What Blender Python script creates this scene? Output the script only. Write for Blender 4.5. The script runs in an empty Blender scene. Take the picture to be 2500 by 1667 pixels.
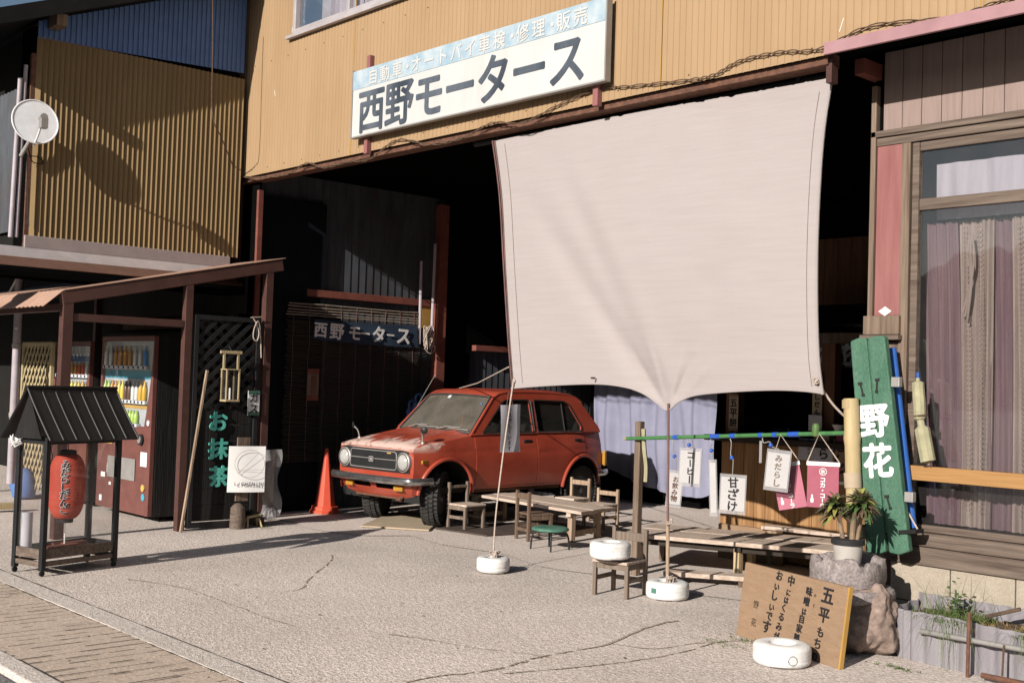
import bpy, bmesh, random
from math import *
from mathutils import Vector as V, Matrix, noise as MN
S = bpy.context.scene
COL = S.collection
R = random.Random(7)
# ---------------------------------------------------------------- camera
FP, PITCH, ROLL, YAW, CH = 2850.0, radians(2.0), radians(1.85), radians(47.4), 1.486
fw = V((-sin(YAW) * cos(PITCH), cos(YAW) * cos(PITCH), sin(PITCH)))
rt = V((cos(YAW), sin(YAW), 0)); up = rt.cross(fw)
rt, up = cos(ROLL) * rt + sin(ROLL) * up, -sin(ROLL) * rt + cos(ROLL) * up
cam = bpy.data.cameras.new('camera'); cam.lens = FP / 2500 * 36; cam.sensor_width = 36
cam.clip_start = 0.05; cam.clip_end = 3000
camo = bpy.data.objects.new('camera', cam); COL.objects.link(camo)
camo.matrix_world = Matrix(((rt.x, up.x, -fw.x, 0), (rt.y, up.y, -fw.y, 0), (rt.z, up.z, -fw.z, CH), (0, 0, 0, 1)))
S.camera = camo
C0 = V((0, 0, CH))
# ---------------------------------------------------------------- light
SD = V((-0.2, 1.0, -0.43)).normalized()
sun = bpy.data.lights.new('sun', 'SUN'); sun.energy = 4.9; sun.angle = radians(0.5); sun.color = (1.0, 0.95, 0.88)
so = bpy.data.objects.new('sun', sun); COL.objects.link(so); so.rotation_euler = SD.to_track_quat('-Z', 'Y').to_euler()
so.location = (2, -8, 9)
W = bpy.data.worlds.new('World'); S.world = W; W.use_nodes = True
wn = W.node_tree; bgn = wn.nodes['Background']; sky = wn.nodes.new('ShaderNodeTexSky'); sky.sky_type = 'NISHITA'
sky.sun_disc = False; sky.sun_elevation = radians(22.9); sky.sun_rotation = radians(168.7)
wn.links.new(sky.outputs[0], bgn.inputs[0]); bgn.inputs[1].default_value = 0.05
S.view_settings.view_transform = 'Standard'; S.view_settings.look = 'None'; S.view_settings.gamma = 1; S.view_settings.exposure = 0.43
try: S.cycles.max_bounces = 8; S.cycles.diffuse_bounces = 1; S.cycles.transparent_max_bounces = 16
except Exception: pass
# ---------------------------------------------------------------- picture measures -> points on real planes
def ray(x, y):
    x, y = x / .9408, y / .9408
    return rt * ((x - 1250) / FP) - up * ((y - 833.5) / FP) + fw
def PX(x, y, X): d = ray(x, y); return C0 + d * (X / d.x)
def PY(x, y, Y): d = ray(x, y); return C0 + d * (Y / d.y)
def PZ(x, y, Z=0): d = ray(x, y); return C0 + d * ((Z - CH) / d.z)
def c8(x, y): return (1400 + x / 2.613) * .9408, (900 + y / 2.613) * .9408
def c5(x, y): return (1030 + x / 4.4377) * .9408, (1150 + y / 4.4377) * .9408
# ---------------------------------------------------------------- object helpers
ROOT = {}
def thing(name, label, cat, loc, group=None, rotz=0, local=False):
    o = bpy.data.objects.new(name, None); COL.objects.link(o); o.empty_display_size = .1
    o.location = loc; o.rotation_euler = (0, 0, rotz); o['label'] = label; o['category'] = cat
    if group: o['group'] = group
    ROOT[o] = V((0, 0, 0)) if local else V(loc)
    return o
def tag(o, label, cat, group=None):
    o['label'] = label; o['category'] = cat
    if group: o['group'] = group
    return o
def struct(o, kind='structure'): o['kind'] = kind; return o
def clone(root, loc, rotz=None, label=None, group=None):
    def rec(o, par):
        c = o.copy(); COL.objects.link(c)
        if par is not None:
            c.parent = par
        for ch in o.children: rec(ch, c)
        return c
    r = rec(root, None); r.location = loc
    if rotz is not None: r.rotation_euler = (0, 0, rotz)
    if label: r['label'] = label
    if group: r['group'] = group
    return r
class MB:
    def __init__(s): s.v = []; s.f = []
    def add(s, vs, fs):
        n = len(s.v); s.v += [V(p) for p in vs]; s.f += [tuple(i + n for i in f) for f in fs]; return s
    def quad(s, a, b, c, d): return s.add([a, b, c, d], [(0, 1, 2, 3)])
    def obox(s, c, X, Y, Z):
        c, X, Y, Z = V(c), V(X), V(Y), V(Z)
        vs = [c + X * i + Y * j + Z * k for k in (-1, 1) for j in (-1, 1) for i in (-1, 1)]
        return s.add(vs, [(0, 2, 3, 1), (4, 5, 7, 6), (0, 1, 5, 4), (2, 6, 7, 3), (0, 4, 6, 2), (1, 3, 7, 5)])
    def box(s, x0, x1, y0, y1, z0, z1):
        return s.obox(((x0 + x1) / 2, (y0 + y1) / 2, (z0 + z1) / 2), ((x1 - x0) / 2, 0, 0), (0, (y1 - y0) / 2, 0), (0, 0, (z1 - z0) / 2))
    def bar(s, p, q, w, h, upv=(0, 0, 1)):
        p, q = V(p), V(q); d = (q - p); L = d.length; d.normalize(); u = V(upv)
        if abs(d.dot(u)) > .98: u = V((0, 1, 0))
        a = d.cross(u).normalized(); b = a.cross(d)
        return s.obox((p + q) / 2, d * L / 2, a * w / 2, b * h / 2)
    def tube(s, pts, r, n=8, closed=False):
        pts = [V(p) for p in pts]; rings = []; N = len(pts); ref = None
        for i, p in enumerate(pts):
            t = (pts[(i + 1) % N if closed else min(i + 1, N - 1)] - pts[i - 1 if (closed or i > 0) else 0]).normalized()
            if ref is None:
                ref = t.orthogonal().normalized()
            a = (ref - t * ref.dot(t))
            a = a.normalized() if a.length > 1e-6 else t.orthogonal().normalized()
            ref = a; b = t.cross(a); rr = r[i] if isinstance(r, (list, tuple)) else r
            rings.append([p + a * (rr * cos(2 * pi * k / n)) + b * (rr * sin(2 * pi * k / n)) for k in range(n)])
        base = [v for rg in rings for v in rg]; fs = []
        for i in range(N if closed else N - 1):
            j = (i + 1) % N
            for k in range(n): fs.append((i * n + k, i * n + (k + 1) % n, j * n + (k + 1) % n, j * n + k))
        if not closed: fs.append(tuple(reversed(range(n)))); fs.append(tuple((N - 1) * n + k for k in range(n)))
        return s.add(base, fs)
    def lathe(s, prof, n=32, c=(0, 0, 0), ax=(0, 0, 1), wob=None):
        ax = V(ax).normalized(); a = ax.orthogonal().normalized(); b = ax.cross(a); c = V(c); vs = []; fs = []
        for i, (r, z) in enumerate(prof):
            for k in range(n):
                t = 2 * pi * k / n; rr = r * (wob(t, i) if wob else 1)
                vs.append(c + ax * z + a * (rr * cos(t)) + b * (rr * sin(t)))
        for i in range(len(prof) - 1):
            for k in range(n): fs.append((i * n + k, i * n + (k + 1) % n, (i + 1) * n + (k + 1) % n, (i + 1) * n + k))
        if prof[0][0] > 1e-4: fs.append(tuple(reversed(range(n))))
        if prof[-1][0] > 1e-4: fs.append(tuple((len(prof) - 1) * n + k for k in range(n)))
        return s.add(vs, fs)
    def prism(s, poly, d):
        n = len(poly); d = V(d); vs = [V(p) for p in poly] + [V(p) + d for p in poly]
        return s.add(vs, [tuple(reversed(range(n))), tuple(range(n, 2 * n))] + [(i, (i + 1) % n, n + (i + 1) % n, n + i) for i in range(n)])
    def grid(s, fn, nu, nv):
        vs = [fn(i / nu, j / nv) for j in range(nv + 1) for i in range(nu + 1)]; w = nu + 1
        return s.add(vs, [(j * w + i, j * w + i + 1, (j + 1) * w + i + 1, (j + 1) * w + i) for j in range(nv) for i in range(nu)])
    def build(s, name, mat, parent=None, smooth=False, bevel=0, solid=0, world=True, origin=None, sub=0, weld=False, seg=2):
        me = bpy.data.meshes.new(name); off = V((0, 0, 0))
        if parent is not None: off = ROOT.get(parent, V((0, 0, 0))) if world else V((0, 0, 0))
        elif origin is not None: off = V(origin)
        elif world:
            mn = [min(p[i] for p in s.v) for i in range(3)]; mx = [max(p[i] for p in s.v) for i in range(3)]
            off = V(((mn[0] + mx[0]) / 2, (mn[1] + mx[1]) / 2, mn[2]))
        me.from_pydata([p - off for p in s.v], [], s.f)
        bm = bmesh.new(); bm.from_mesh(me)
        if weld: bmesh.ops.remove_doubles(bm, verts=bm.verts, dist=1e-4)
        bmesh.ops.recalc_face_normals(bm, faces=bm.faces); bm.to_mesh(me); bm.free()
        if smooth: me.polygons.foreach_set('use_smooth', [True] * len(me.polygons))
        me.materials.append(mat)
        o = bpy.data.objects.new(name, me); COL.objects.link(o); ROOT[o] = off
        if parent is not None: o.parent = parent
        else: o.location = off
        if solid: m = o.modifiers.new('s', 'SOLIDIFY'); m.thickness = solid; m.offset = 0
        if sub: m = o.modifiers.new('u', 'SUBSURF'); m.levels = m.render_levels = sub
        if bevel: m = o.modifiers.new('b', 'BEVEL'); m.width = bevel; m.segments = seg; m.limit_method = 'ANGLE'; m.angle_limit = radians(40)
        if smooth and not sub: m = o.modifiers.new('e', 'EDGE_SPLIT'); m.split_angle = radians(42)
        return o
GC = {}
def glyph(ch, bold, ext):
    k = (ch, bold, ext)
    if k not in GC:
        cu = bpy.data.curves.new('g', 'FONT'); cu.body = ch; cu.offset = bold; cu.extrude = ext; cu.resolution_u = 3
        o = bpy.data.objects.new('g', cu); COL.objects.link(o); dg = bpy.context.evaluated_depsgraph_get()
        me = bpy.data.meshes.new_from_object(o.evaluated_get(dg))
        xs = [v.co.x for v in me.vertices] or [0]
        cx = .5 if ord(ch) > 0x2000 else (min(xs) + max(xs)) / 2
        GC[k] = ([(v.co.x - cx, v.co.y - .38, v.co.z + ext) for v in me.vertices], [tuple(p.vertices) for p in me.polygons])
        bpy.data.objects.remove(o); bpy.data.meshes.remove(me); bpy.data.curves.remove(cu)
    return GC[k]
def text(mb, s, size, vertical=False, step=1.0, bold=0.0, ext=.0012, jit=0, asp=1.0, at=None, off=.0015):
    """at(u, v, n) -> point; the first character is centred on (0, 0)."""
    rr = random.Random(len(s) * 7 + 1)
    for i, ch in enumerate(s):
        if ch == ' ': continue
        vs, fs = glyph(ch, 0, ext / size)
        k_ = bold * .8; cps = [(0, 0)] if not bold else [(k_, 0), (-k_, 0), (0, k_), (0, -k_), (k_ * .7, k_ * .7), (-k_ * .7, k_ * .7), (k_ * .7, -k_ * .7), (-k_ * .7, -k_ * .7)]
        u0, v0 = (0, -i * step * size) if vertical else (i * step * size, 0)
        a = rr.uniform(-jit, jit); sc = 1 + rr.uniform(-jit, jit)
        if vertical and ch == 'ー': a += -pi / 2
        for ci, (kx, ky) in enumerate(cps):
            pts = []
            for x, y, z in vs:
                x += kx; y += ky
                x, y = (x * cos(a) - y * sin(a)) * sc, (x * sin(a) + y * cos(a)) * sc
                pts.append(at(u0 + x * size * asp, v0 + y * size, z * size + off + ci * .00008))
            mb.add(pts, fs)
    return mb
def plane(O, U, Vv):
    O, U, Vv = V(O), V(U).normalized(), V(Vv).normalized(); N = U.cross(Vv)
    return lambda u, v, n=0: O + U * u + Vv * v + N * n
def smooth_path(pts, k=6):
    pts = [V(p) for p in pts]; out = []
    for i in range(len(pts) - 1):
        p0, p1, p2, p3 = pts[max(i - 1, 0)], pts[i], pts[i + 1], pts[min(i + 2, len(pts) - 1)]
        for j in range(k):
            t = j / k
            out.append(.5 * ((2 * p1) + (p2 - p0) * t + (2 * p0 - 5 * p1 + 4 * p2 - p3) * t * t + (3 * p1 - p0 - 3 * p2 + p3) * t ** 3))
    return out + [pts[-1]]
# ---------------------------------------------------------------- materials
def newmat(name):
    m = bpy.data.materials.new(name); m.use_nodes = True; return m, m.node_tree, m.node_tree.nodes, m.node_tree.links
def mat(name, c, c2=None, sc=6, stretch=(1, 1, 1), rough=.7, bump=0, bsc=40, metal=0, spec=.3, dirt=0, dcol=(.05, .04, .03), dsc=2.0, lo=.35, hi=.65, dst=None, coat=0, rr=0, fine=0, alpha=1):
    m, nt, N, L = newmat(name); P = N['Principled BSDF']
    P.inputs['Roughness'].default_value = rough; P.inputs['Metallic'].default_value = metal
    P.inputs['Specular IOR Level'].default_value = spec
    if c2 is None: c2 = tuple(x * .82 for x in c)
    tc = N.new('ShaderNodeTexCoord'); mp = N.new('ShaderNodeMapping'); mp.inputs['Scale'].default_value = stretch
    L.new(tc.outputs['Object'], mp.inputs[0])
    n1 = N.new('ShaderNodeTexNoise'); n1.inputs['Scale'].default_value = sc; n1.inputs['Detail'].default_value = 6; n1.inputs['Roughness'].default_value = .62
    L.new(mp.outputs[0], n1.inputs['Vector'])
    r = N.new('ShaderNodeValToRGB'); r.color_ramp.elements[0].position = lo; r.color_ramp.elements[1].position = hi
    r.color_ramp.elements[0].color = (*c2, 1); r.color_ramp.elements[1].color = (*c, 1); L.new(n1.outputs['Fac'], r.inputs[0])
    out = r.outputs[0]
    def mix(col, fac, c):
        x = N.new('ShaderNodeMix'); x.data_type = 'RGBA'; L.new(fac, x.inputs['Factor']); L.new(col, x.inputs[6]); x.inputs[7].default_value = (*c, 1); return x.outputs[2]
    if dirt:
        n2 = N.new('ShaderNodeTexNoise'); n2.inputs['Scale'].default_value = dsc; n2.inputs['Detail'].default_value = 8; n2.inputs['Roughness'].default_value = .7
        if dst:
            m3 = N.new('ShaderNodeMapping'); m3.inputs['Scale'].default_value = dst; L.new(tc.outputs['Object'], m3.inputs[0]); L.new(m3.outputs[0], n2.inputs['Vector'])
        else: L.new(tc.outputs['Object'], n2.inputs['Vector'])
        mr = N.new('ShaderNodeMapRange'); mr.inputs[1].default_value = .5; mr.inputs[2].default_value = .75; mr.inputs[4].default_value = dirt
        L.new(n2.outputs['Fac'], mr.inputs[0]); out = mix(out, mr.outputs[0], dcol)
    if fine:
        n3 = N.new('ShaderNodeTexNoise'); n3.inputs['Scale'].default_value = bsc * 2; n3.inputs['Detail'].default_value = 2
        L.new(mp.outputs[0], n3.inputs['Vector'])
        hv = N.new('ShaderNodeHueSaturation'); mr = N.new('ShaderNodeMapRange'); mr.inputs[1].default_value = .25; mr.inputs[2].default_value = .75
        mr.inputs[3].default_value = 1 - fine; mr.inputs[4].default_value = 1 + fine
        L.new(n3.outputs['Fac'], mr.inputs[0]); L.new(mr.outputs[0], hv.inputs['Value']); L.new(out, hv.inputs['Color']); out = hv.outputs[0]
    L.new(out, P.inputs['Base Color'])
    if rr:
        mr = N.new('ShaderNodeMapRange'); mr.inputs[3].default_value = rough - rr; mr.inputs[4].default_value = rough + rr
        L.new(n1.outputs['Fac'], mr.inputs[0]); L.new(mr.outputs[0], P.inputs['Roughness'])
    if bump:
        nb = N.new('ShaderNodeTexNoise'); nb.inputs['Scale'].default_value = bsc; nb.inputs['Detail'].default_value = 5
        L.new(mp.outputs[0], nb.inputs['Vector']); b = N.new('ShaderNodeBump'); b.inputs['Strength'].default_value = bump; b.inputs['Distance'].default_value = .01
        L.new(nb.outputs['Fac'], b.inputs['Height']); L.new(b.outputs[0], P.inputs['Normal'])
    if alpha < 1: P.inputs['Alpha'].default_value = alpha
    return m
def wood(name, c, c2, axis, **k):
    st = {'x': (1.2, 22, 22), 'y': (22, 1.2, 22), 'z': (22, 22, 1.2)}[axis]
    return mat(name, c, c2, sc=1.6, stretch=st, rough=.8, bump=.5, bsc=4, spec=.2, lo=.3, hi=.7, **k)
def glass(name, tint=(1, 1, 1), dust=0.0, dcol=(.35, .33, .3), rough=.02, ior=1.5, haze=0):
    m, nt, N, L = newmat(name); N.remove(N['Principled BSDF']); out = N['Material Output']
    t = N.new('ShaderNodeBsdfTransparent'); t.inputs[0].default_value = (*tint, 1)
    g = N.new('ShaderNodeBsdfGlossy'); g.inputs['Roughness'].default_value = rough
    lw = N.new('ShaderNodeLayerWeight'); lw.inputs[0].default_value = .5; pw_ = N.new('ShaderNodeMath'); pw_.operation = 'POWER'; L.new(lw.outputs['Facing'], pw_.inputs[0]); pw_.inputs[1].default_value = 5
    f0 = ((ior - 1) / (ior + 1)) ** 2; fr = N.new('ShaderNodeMath'); fr.operation = 'MULTIPLY_ADD'; L.new(pw_.outputs[0], fr.inputs[0]); fr.inputs[1].default_value = 1 - f0; fr.inputs[2].default_value = f0
    mx = N.new('ShaderNodeMixShader'); L.new(fr.outputs[0], mx.inputs[0]); L.new(t.outputs[0], mx.inputs[1]); L.new(g.outputs[0], mx.inputs[2])
    last = mx
    if dust:
        d = N.new('ShaderNodeBsdfDiffuse'); d.inputs[0].default_value = (*dcol, 1)
        tc = N.new('ShaderNodeTexCoord'); n = N.new('ShaderNodeTexNoise'); n.inputs['Scale'].default_value = 5; n.inputs['Detail'].default_value = 8
        L.new(tc.outputs['Object'], n.inputs['Vector']); mr = N.new('ShaderNodeMapRange'); mr.inputs[1].default_value = .3; mr.inputs[2].default_value = .7
        mr.inputs[3].default_value = dust * .6; mr.inputs[4].default_value = dust; L.new(n.outputs['Fac'], mr.inputs[0])
        m2 = N.new('ShaderNodeMixShader'); L.new(mr.outputs[0], m2.inputs[0]); L.new(last.outputs[0], m2.inputs[1]); L.new(d.outputs[0], m2.inputs[2]); last = m2
    L.new(last.outputs[0], out.inputs[0]); return m
M = dict(
 yellow=mat('yellow_paint', (.36, .237, .132), (.325, .212, .116), sc=3, stretch=(1, 1, .25), rough=.55, dirt=.38, dcol=(.25, .15, .075), dsc=1.5, dst=(3, 3, .35)),
 olive=mat('olive_paint', (.275, .18, .08), (.23, .15, .066), sc=3, stretch=(1, 1, .3), rough=.6, dirt=.4, dcol=(.13, .08, .035), dsc=2, dst=(3, 3, .35)),
 bluewall=mat('blue_panel', (.09, .165, .36), (.075, .14, .31), rough=.6),
 darkwall=mat('dark_wall', (.018, .017, .016), rough=.95, spec=.05), vdark=mat('shade_black', (.004, .004, .004), rough=.98, spec=0),  # near-black: the deep shade of the interior is put into the colour
 shadewall=mat('shade_sheet', (.008, .009, .013), rough=.8, spec=.1), greysheet=mat('grey_sheet', (.068, .076, .088), (.04, .04, .046), sc=8, stretch=(1, 1, .2), rough=.6, dirt=.35, dcol=(.10, .05, .03), dsc=5),
 redsteel=mat('red_oxide_steel', (.22, .075, .053), (.16, .05, .038), rough=.6, dirt=.3, dcol=(.10, .035, .025), dsc=5),
 brownsteel=mat('brown_steel', (.085, .038, .031), (.06, .027, .022), rough=.55, dirt=.3, dcol=(.07, .03, .02), dsc=6),
 pink=mat('pink_trim', (.34, .19, .20), (.29, .16, .17), rough=.6, dirt=.2, dcol=(.2, .1, .1)),
 redpaint=mat('red_wash_wood', (.275, .115, .108), (.21, .08, .075), sc=2, stretch=(9, 9, .8), rough=.75, lo=.3, hi=.7, bump=.15),
 weather=wood('weathered_wood', (.24, .175, .13), (.10, .07, .05), 'z'), weatherx=wood('weathered_beam', (.19, .145, .115), (.075, .053, .042), 'x'),
 darkwoodx=wood('dark_wood_beam', (.05, .038, .03), (.025, .02, .016), 'x'), blackwood=wood('black_wood', (.022, .02, .019), (.01, .009, .009), 'z'),
 siding=wood('grey_siding', (.29, .215, .19), (.23, .168, .148), 'z'),
 tablex=wood('table_board', (.60, .49, .41), (.34, .25, .19), 'x', dirt=.25, dcol=(.12, .08, .05), dsc=6), woodz=wood('table_leg_wood', (.42, .31, .22), (.21, .14, .095), 'z'),
 brownz=wood('brown_chair_wood', (.17, .115, .08), (.085, .055, .04), 'z'), greyz=wood('grey_chair_wood', (.24, .185, .145), (.12, .09, .07), 'z'),
 paleline=wood('pale_wood', (.52, .40, .25), (.33, .23, .13), 'z'), palex=wood('pale_beam', (.36, .20, .08), (.29, .15, .055), 'x'),
 boardz=wood('stall_boards', (.40, .225, .10), (.19, .095, .042), 'z'), ply=wood('plywood', (.28, .185, .118), (.235, .15, .092), 'x'), interiorwood=wood('old_boards', (.16, .08, .045), (.08, .04, .024), 'z'),
 white=mat('white_paint', (.78, .76, .74), (.72, .70, .68), rough=.45, dirt=.35, dcol=(.42, .37, .32), dsc=14), paper=mat('paper', (.74, .72, .70), (.70, .68, .66), rough=.7),
 shadedpaper=mat('shaded_paper', (.50, .48, .52), rough=.8), cloth=mat('sailcloth', (.365, .322, .31), (.343, .300, .29), sc=2.2, stretch=(1, 1, 26), rough=.95, bump=.25, bsc=60, spec=.05, fine=.09, lo=.3, hi=.7, dirt=.14, dcol=(.30, .24, .21), dsc=1.2),  # shaded paper: a greyer copy of the paper with shade in its colour
 hem=mat('hem_strip', (.20, .11, .10), (.12, .07, .065), rough=.9), rope=mat('rope', (.50, .415, .35), (.38, .30, .25), sc=60, rough=.9),
 black=mat('black_paint', (.018, .018, .019), (.012, .012, .013), rough=.5, fine=.2), ink=mat('ink', (.018, .016, .018), rough=.7), letter=mat('sign_black', (.035, .045, .06), (.10, .115, .14), sc=3.2, rough=.5, lo=.38, hi=.66, stretch=(1, 1, .5)),
 signwhite=mat('sign_white', (.52, .515, .50), (.48, .475, .46), sc=1.5, rough=.35, dirt=.30, dcol=(.36, .33, .29), dsc=2.2, dst=(3, 3, .3)), signblue=mat('sign_faded_blue', (.27, .37, .44), (.46, .50, .52), sc=7, rough=.4, lo=.3, hi=.62),
 alu=mat('aluminium', (.52, .47, .47), rough=.4, metal=.3), steel=mat('steel_pipe', (.42, .37, .40), (.33, .29, .31), rough=.45, dirt=.25, dcol=(.2, .12, .08)), galv=mat('galvanised', (.36, .34, .32), rough=.5, metal=.4, dirt=.3, dcol=(.2, .14, .1)),
 rust=mat('rusty_iron', (.16, .075, .045), (.08, .04, .03), sc=20, rough=.9), chrome=mat('chrome', (.55, .55, .56), (.35, .33, .32), sc=9, rough=.22, metal=.9, dirt=.4, dcol=(.12, .09, .07), dsc=8),
 lamp=mat('lamp_glass', (.42, .41, .39), (.32, .31, .3), sc=30, rough=.12, spec=.8), amber=mat('amber_lens', (.42, .21, .03), rough=.3, spec=.5),
 rubber=mat('tyre_rubber', (.025, .024, .024), (.045, .041, .038), sc=10, rough=.9, bump=.3, bsc=60), rim=mat('black_rim', (.16, .155, .15), (.05, .05, .05), sc=12, rough=.4, metal=.5),
 curtain=mat('purple_pattern', (.23, .14, .15), (.175, .10, .115), sc=3, stretch=(6, 6, .4), rough=.95, fine=.2, bsc=60), sheer=mat('sheer_curtain', (.55, .49, .52), (.47, .41, .45), sc=3, stretch=(6, 6, .5), rough=.95), beigestripe=mat('beige_stripe', (.41, .31, .26), (.31, .23, .195), sc=6, stretch=(6, 6, .4), rough=.95, fine=.25, bsc=70),
 lilac=mat('lilac_sheet', (.235, .235, .315), (.20, .20, .275), sc=4, rough=.95), navy=mat('navy_cloth', (.03, .05, .085), (.022, .038, .065), rough=.9), reed=mat('reed', (.055, .045, .034), (.022, .019, .016), sc=4, stretch=(4, 1, 30), rough=.9),
 red=mat('lantern_paper', (.44, .07, .042), (.36, .05, .032), sc=4, rough=.7), orange=mat('cone_plastic', (.66, .095, .05), (.58, .08, .042), rough=.5, dirt=.2, dcol=(.25, .07, .05), dsc=4),
 teal=mat('teal_paint', (.14, .58, .48), (.10, .46, .38), rough=.6, dirt=.25, dcol=(.02, .1, .08), dsc=14), green=mat('green_board_paint', (.068, .150, .098), (.04, .108, .068), sc=5, stretch=(3, 3, .5), rough=.7, dirt=.35, dcol=(.17, .235, .185), dsc=9, fine=.35, bsc=40), blue=mat('blue_paint', (.03, .12, .42), (.02, .09, .33), rough=.6, dirt=.2, dcol=(.1, .15, .3), dsc=9),
 stoolgreen=mat('green_vinyl', (.085, .20, .15), (.055, .15, .11), rough=.6, dirt=.4, dcol=(.35, .30, .18), dsc=12), bamboo=mat('bamboo', (.44, .345, .19), (.36, .27, .14), sc=3, stretch=(8, 8, 1), rough=.5), greentape=mat('green_tape', (.07, .20, .07), (.05, .15, .055), sc=20, rough=.45), bluetape=mat('blue_tape', (.03, .10, .45), rough=.35),
 banner=mat('crimson_banner', (.34, .095, .13), (.29, .078, .11), rough=.75), stone=mat('granite', (.30, .255, .245), (.19, .16, .15), sc=25, rough=.95, bump=.8, bsc=35, fine=.35, dirt=.3, dcol=(.12, .10, .09), dsc=4), boulder=mat('boulder_rock', (.29, .215, .18), (.17, .125, .10), sc=7, rough=.95, bump=1.0, bsc=14, fine=.25), block=mat('concrete_block', (.37, .315, .25), (.31, .262, .205), sc=12, rough=.95, bump=.4, bsc=60, fine=.15), pot=mat('grey_pot', (.46, .42, .38), rough=.5),
 slate=mat('planter_sheet', (.25, .232, .245), (.195, .178, .19), sc=3, stretch=(3, 3, .8), rough=.85, dirt=.35, dcol=(.18, .14, .13), dsc=5, fine=.1), soil=mat('dry_soil', (.12, .08, .05), (.05, .035, .025), sc=20, rough=1, bump=.8), straw=mat('dry_straw', (.34, .23, .10), (.2, .12, .05), sc=10, rough=.9), leaf=mat('leaf_green', (.10, .17, .05), (.055, .10, .03), sc=10, rough=.5), grass=mat('grass_blade', (.13, .17, .055), (.07, .11, .035), sc=10, rough=.6), dleaf=mat('dark_leaf', (.085, .095, .05), (.15, .075, .06), sc=16, rough=.4), yleaf=mat('yellow_leaf', (.30, .28, .07), (.2, .2, .05), sc=12, rough=.5), bark=mat('plant_stem', (.27, .19, .12), (.15, .1, .07), sc=14, rough=.9),
 brownvm=mat('machine_brown', (.17, .065, .055), (.13, .05, .042), rough=.4, dirt=.3, dcol=(.04, .02, .02), dsc=4), vmwhite=mat('machine_white', (.55, .57, .60), rough=.3), cyan=mat('cyan_panel', (.06, .36, .48), rough=.4), ochre=mat('ochre_panel', (.62, .38, .10), rough=.4), amat=mat('floor_mat', (.085, .06, .048), (.055, .04, .033), rough=.9, fine=.2), umb=mat('umbrella_cloth', (.38, .35, .22), (.26, .24, .15), sc=9, rough=.8), lightwood=wood('light_lath', (.45, .35, .2), (.33, .25, .14), 'z'), beigelat=mat('beige_lattice', (.42, .34, .19), (.34, .27, .15), rough=.7), plastic=glass('clear_bag', (.93, .92, .92), dust=.45, dcol=(.5, .48, .48), rough=.15), acrylic=glass('acrylic', (.95, .95, .95), dust=.06, dcol=(.45, .43, .41)), pane=glass('window_pane', (.93, .94, .95), dust=.03, dcol=(.4, .36, .34), ior=1.9), wscreen=glass('dusty_screen', (.6, .6, .58), dust=.36, dcol=(.30, .27, .22)), carglass=glass('car_glass', (.55, .57, .57), dust=.10, dcol=(.25, .24, .22)),
 coal=mat('dark_trim', (.02, .02, .02), rough=.7), seat=mat('car_seat', (.04, .035, .03), rough=.8), wire=mat('old_wire', (.13, .075, .045), (.07, .045, .03), sc=30, rough=.8), darkwire=mat('black_wire', (.03, .03, .03), rough=.8), tile=mat('brown_ribbed_metal', (.16, .088, .064), (.13, .07, .05), rough=.5, dirt=.3, dcol=(.1, .05, .04)), lip=mat('roof_lip', (.42, .26, .19), rough=.6), roofdark=mat('dark_eave', (.018, .017, .017), rough=.95, spec=.05), ochrep=mat('ochre_board', (.42, .24, .06), rough=.7), dish=mat('dish_white', (.86, .86, .88), rough=.4, dirt=.15, dcol=(.45, .42, .4)), cardb=mat('cardboard', (.42, .33, .23), rough=.9), pinkflower=mat('pink_petals', (.5, .1, .16), rough=.7), crimsonflower=mat('dried_petals', (.13, .03, .03), (.05, .02, .02), sc=30, rough=.9))
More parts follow.
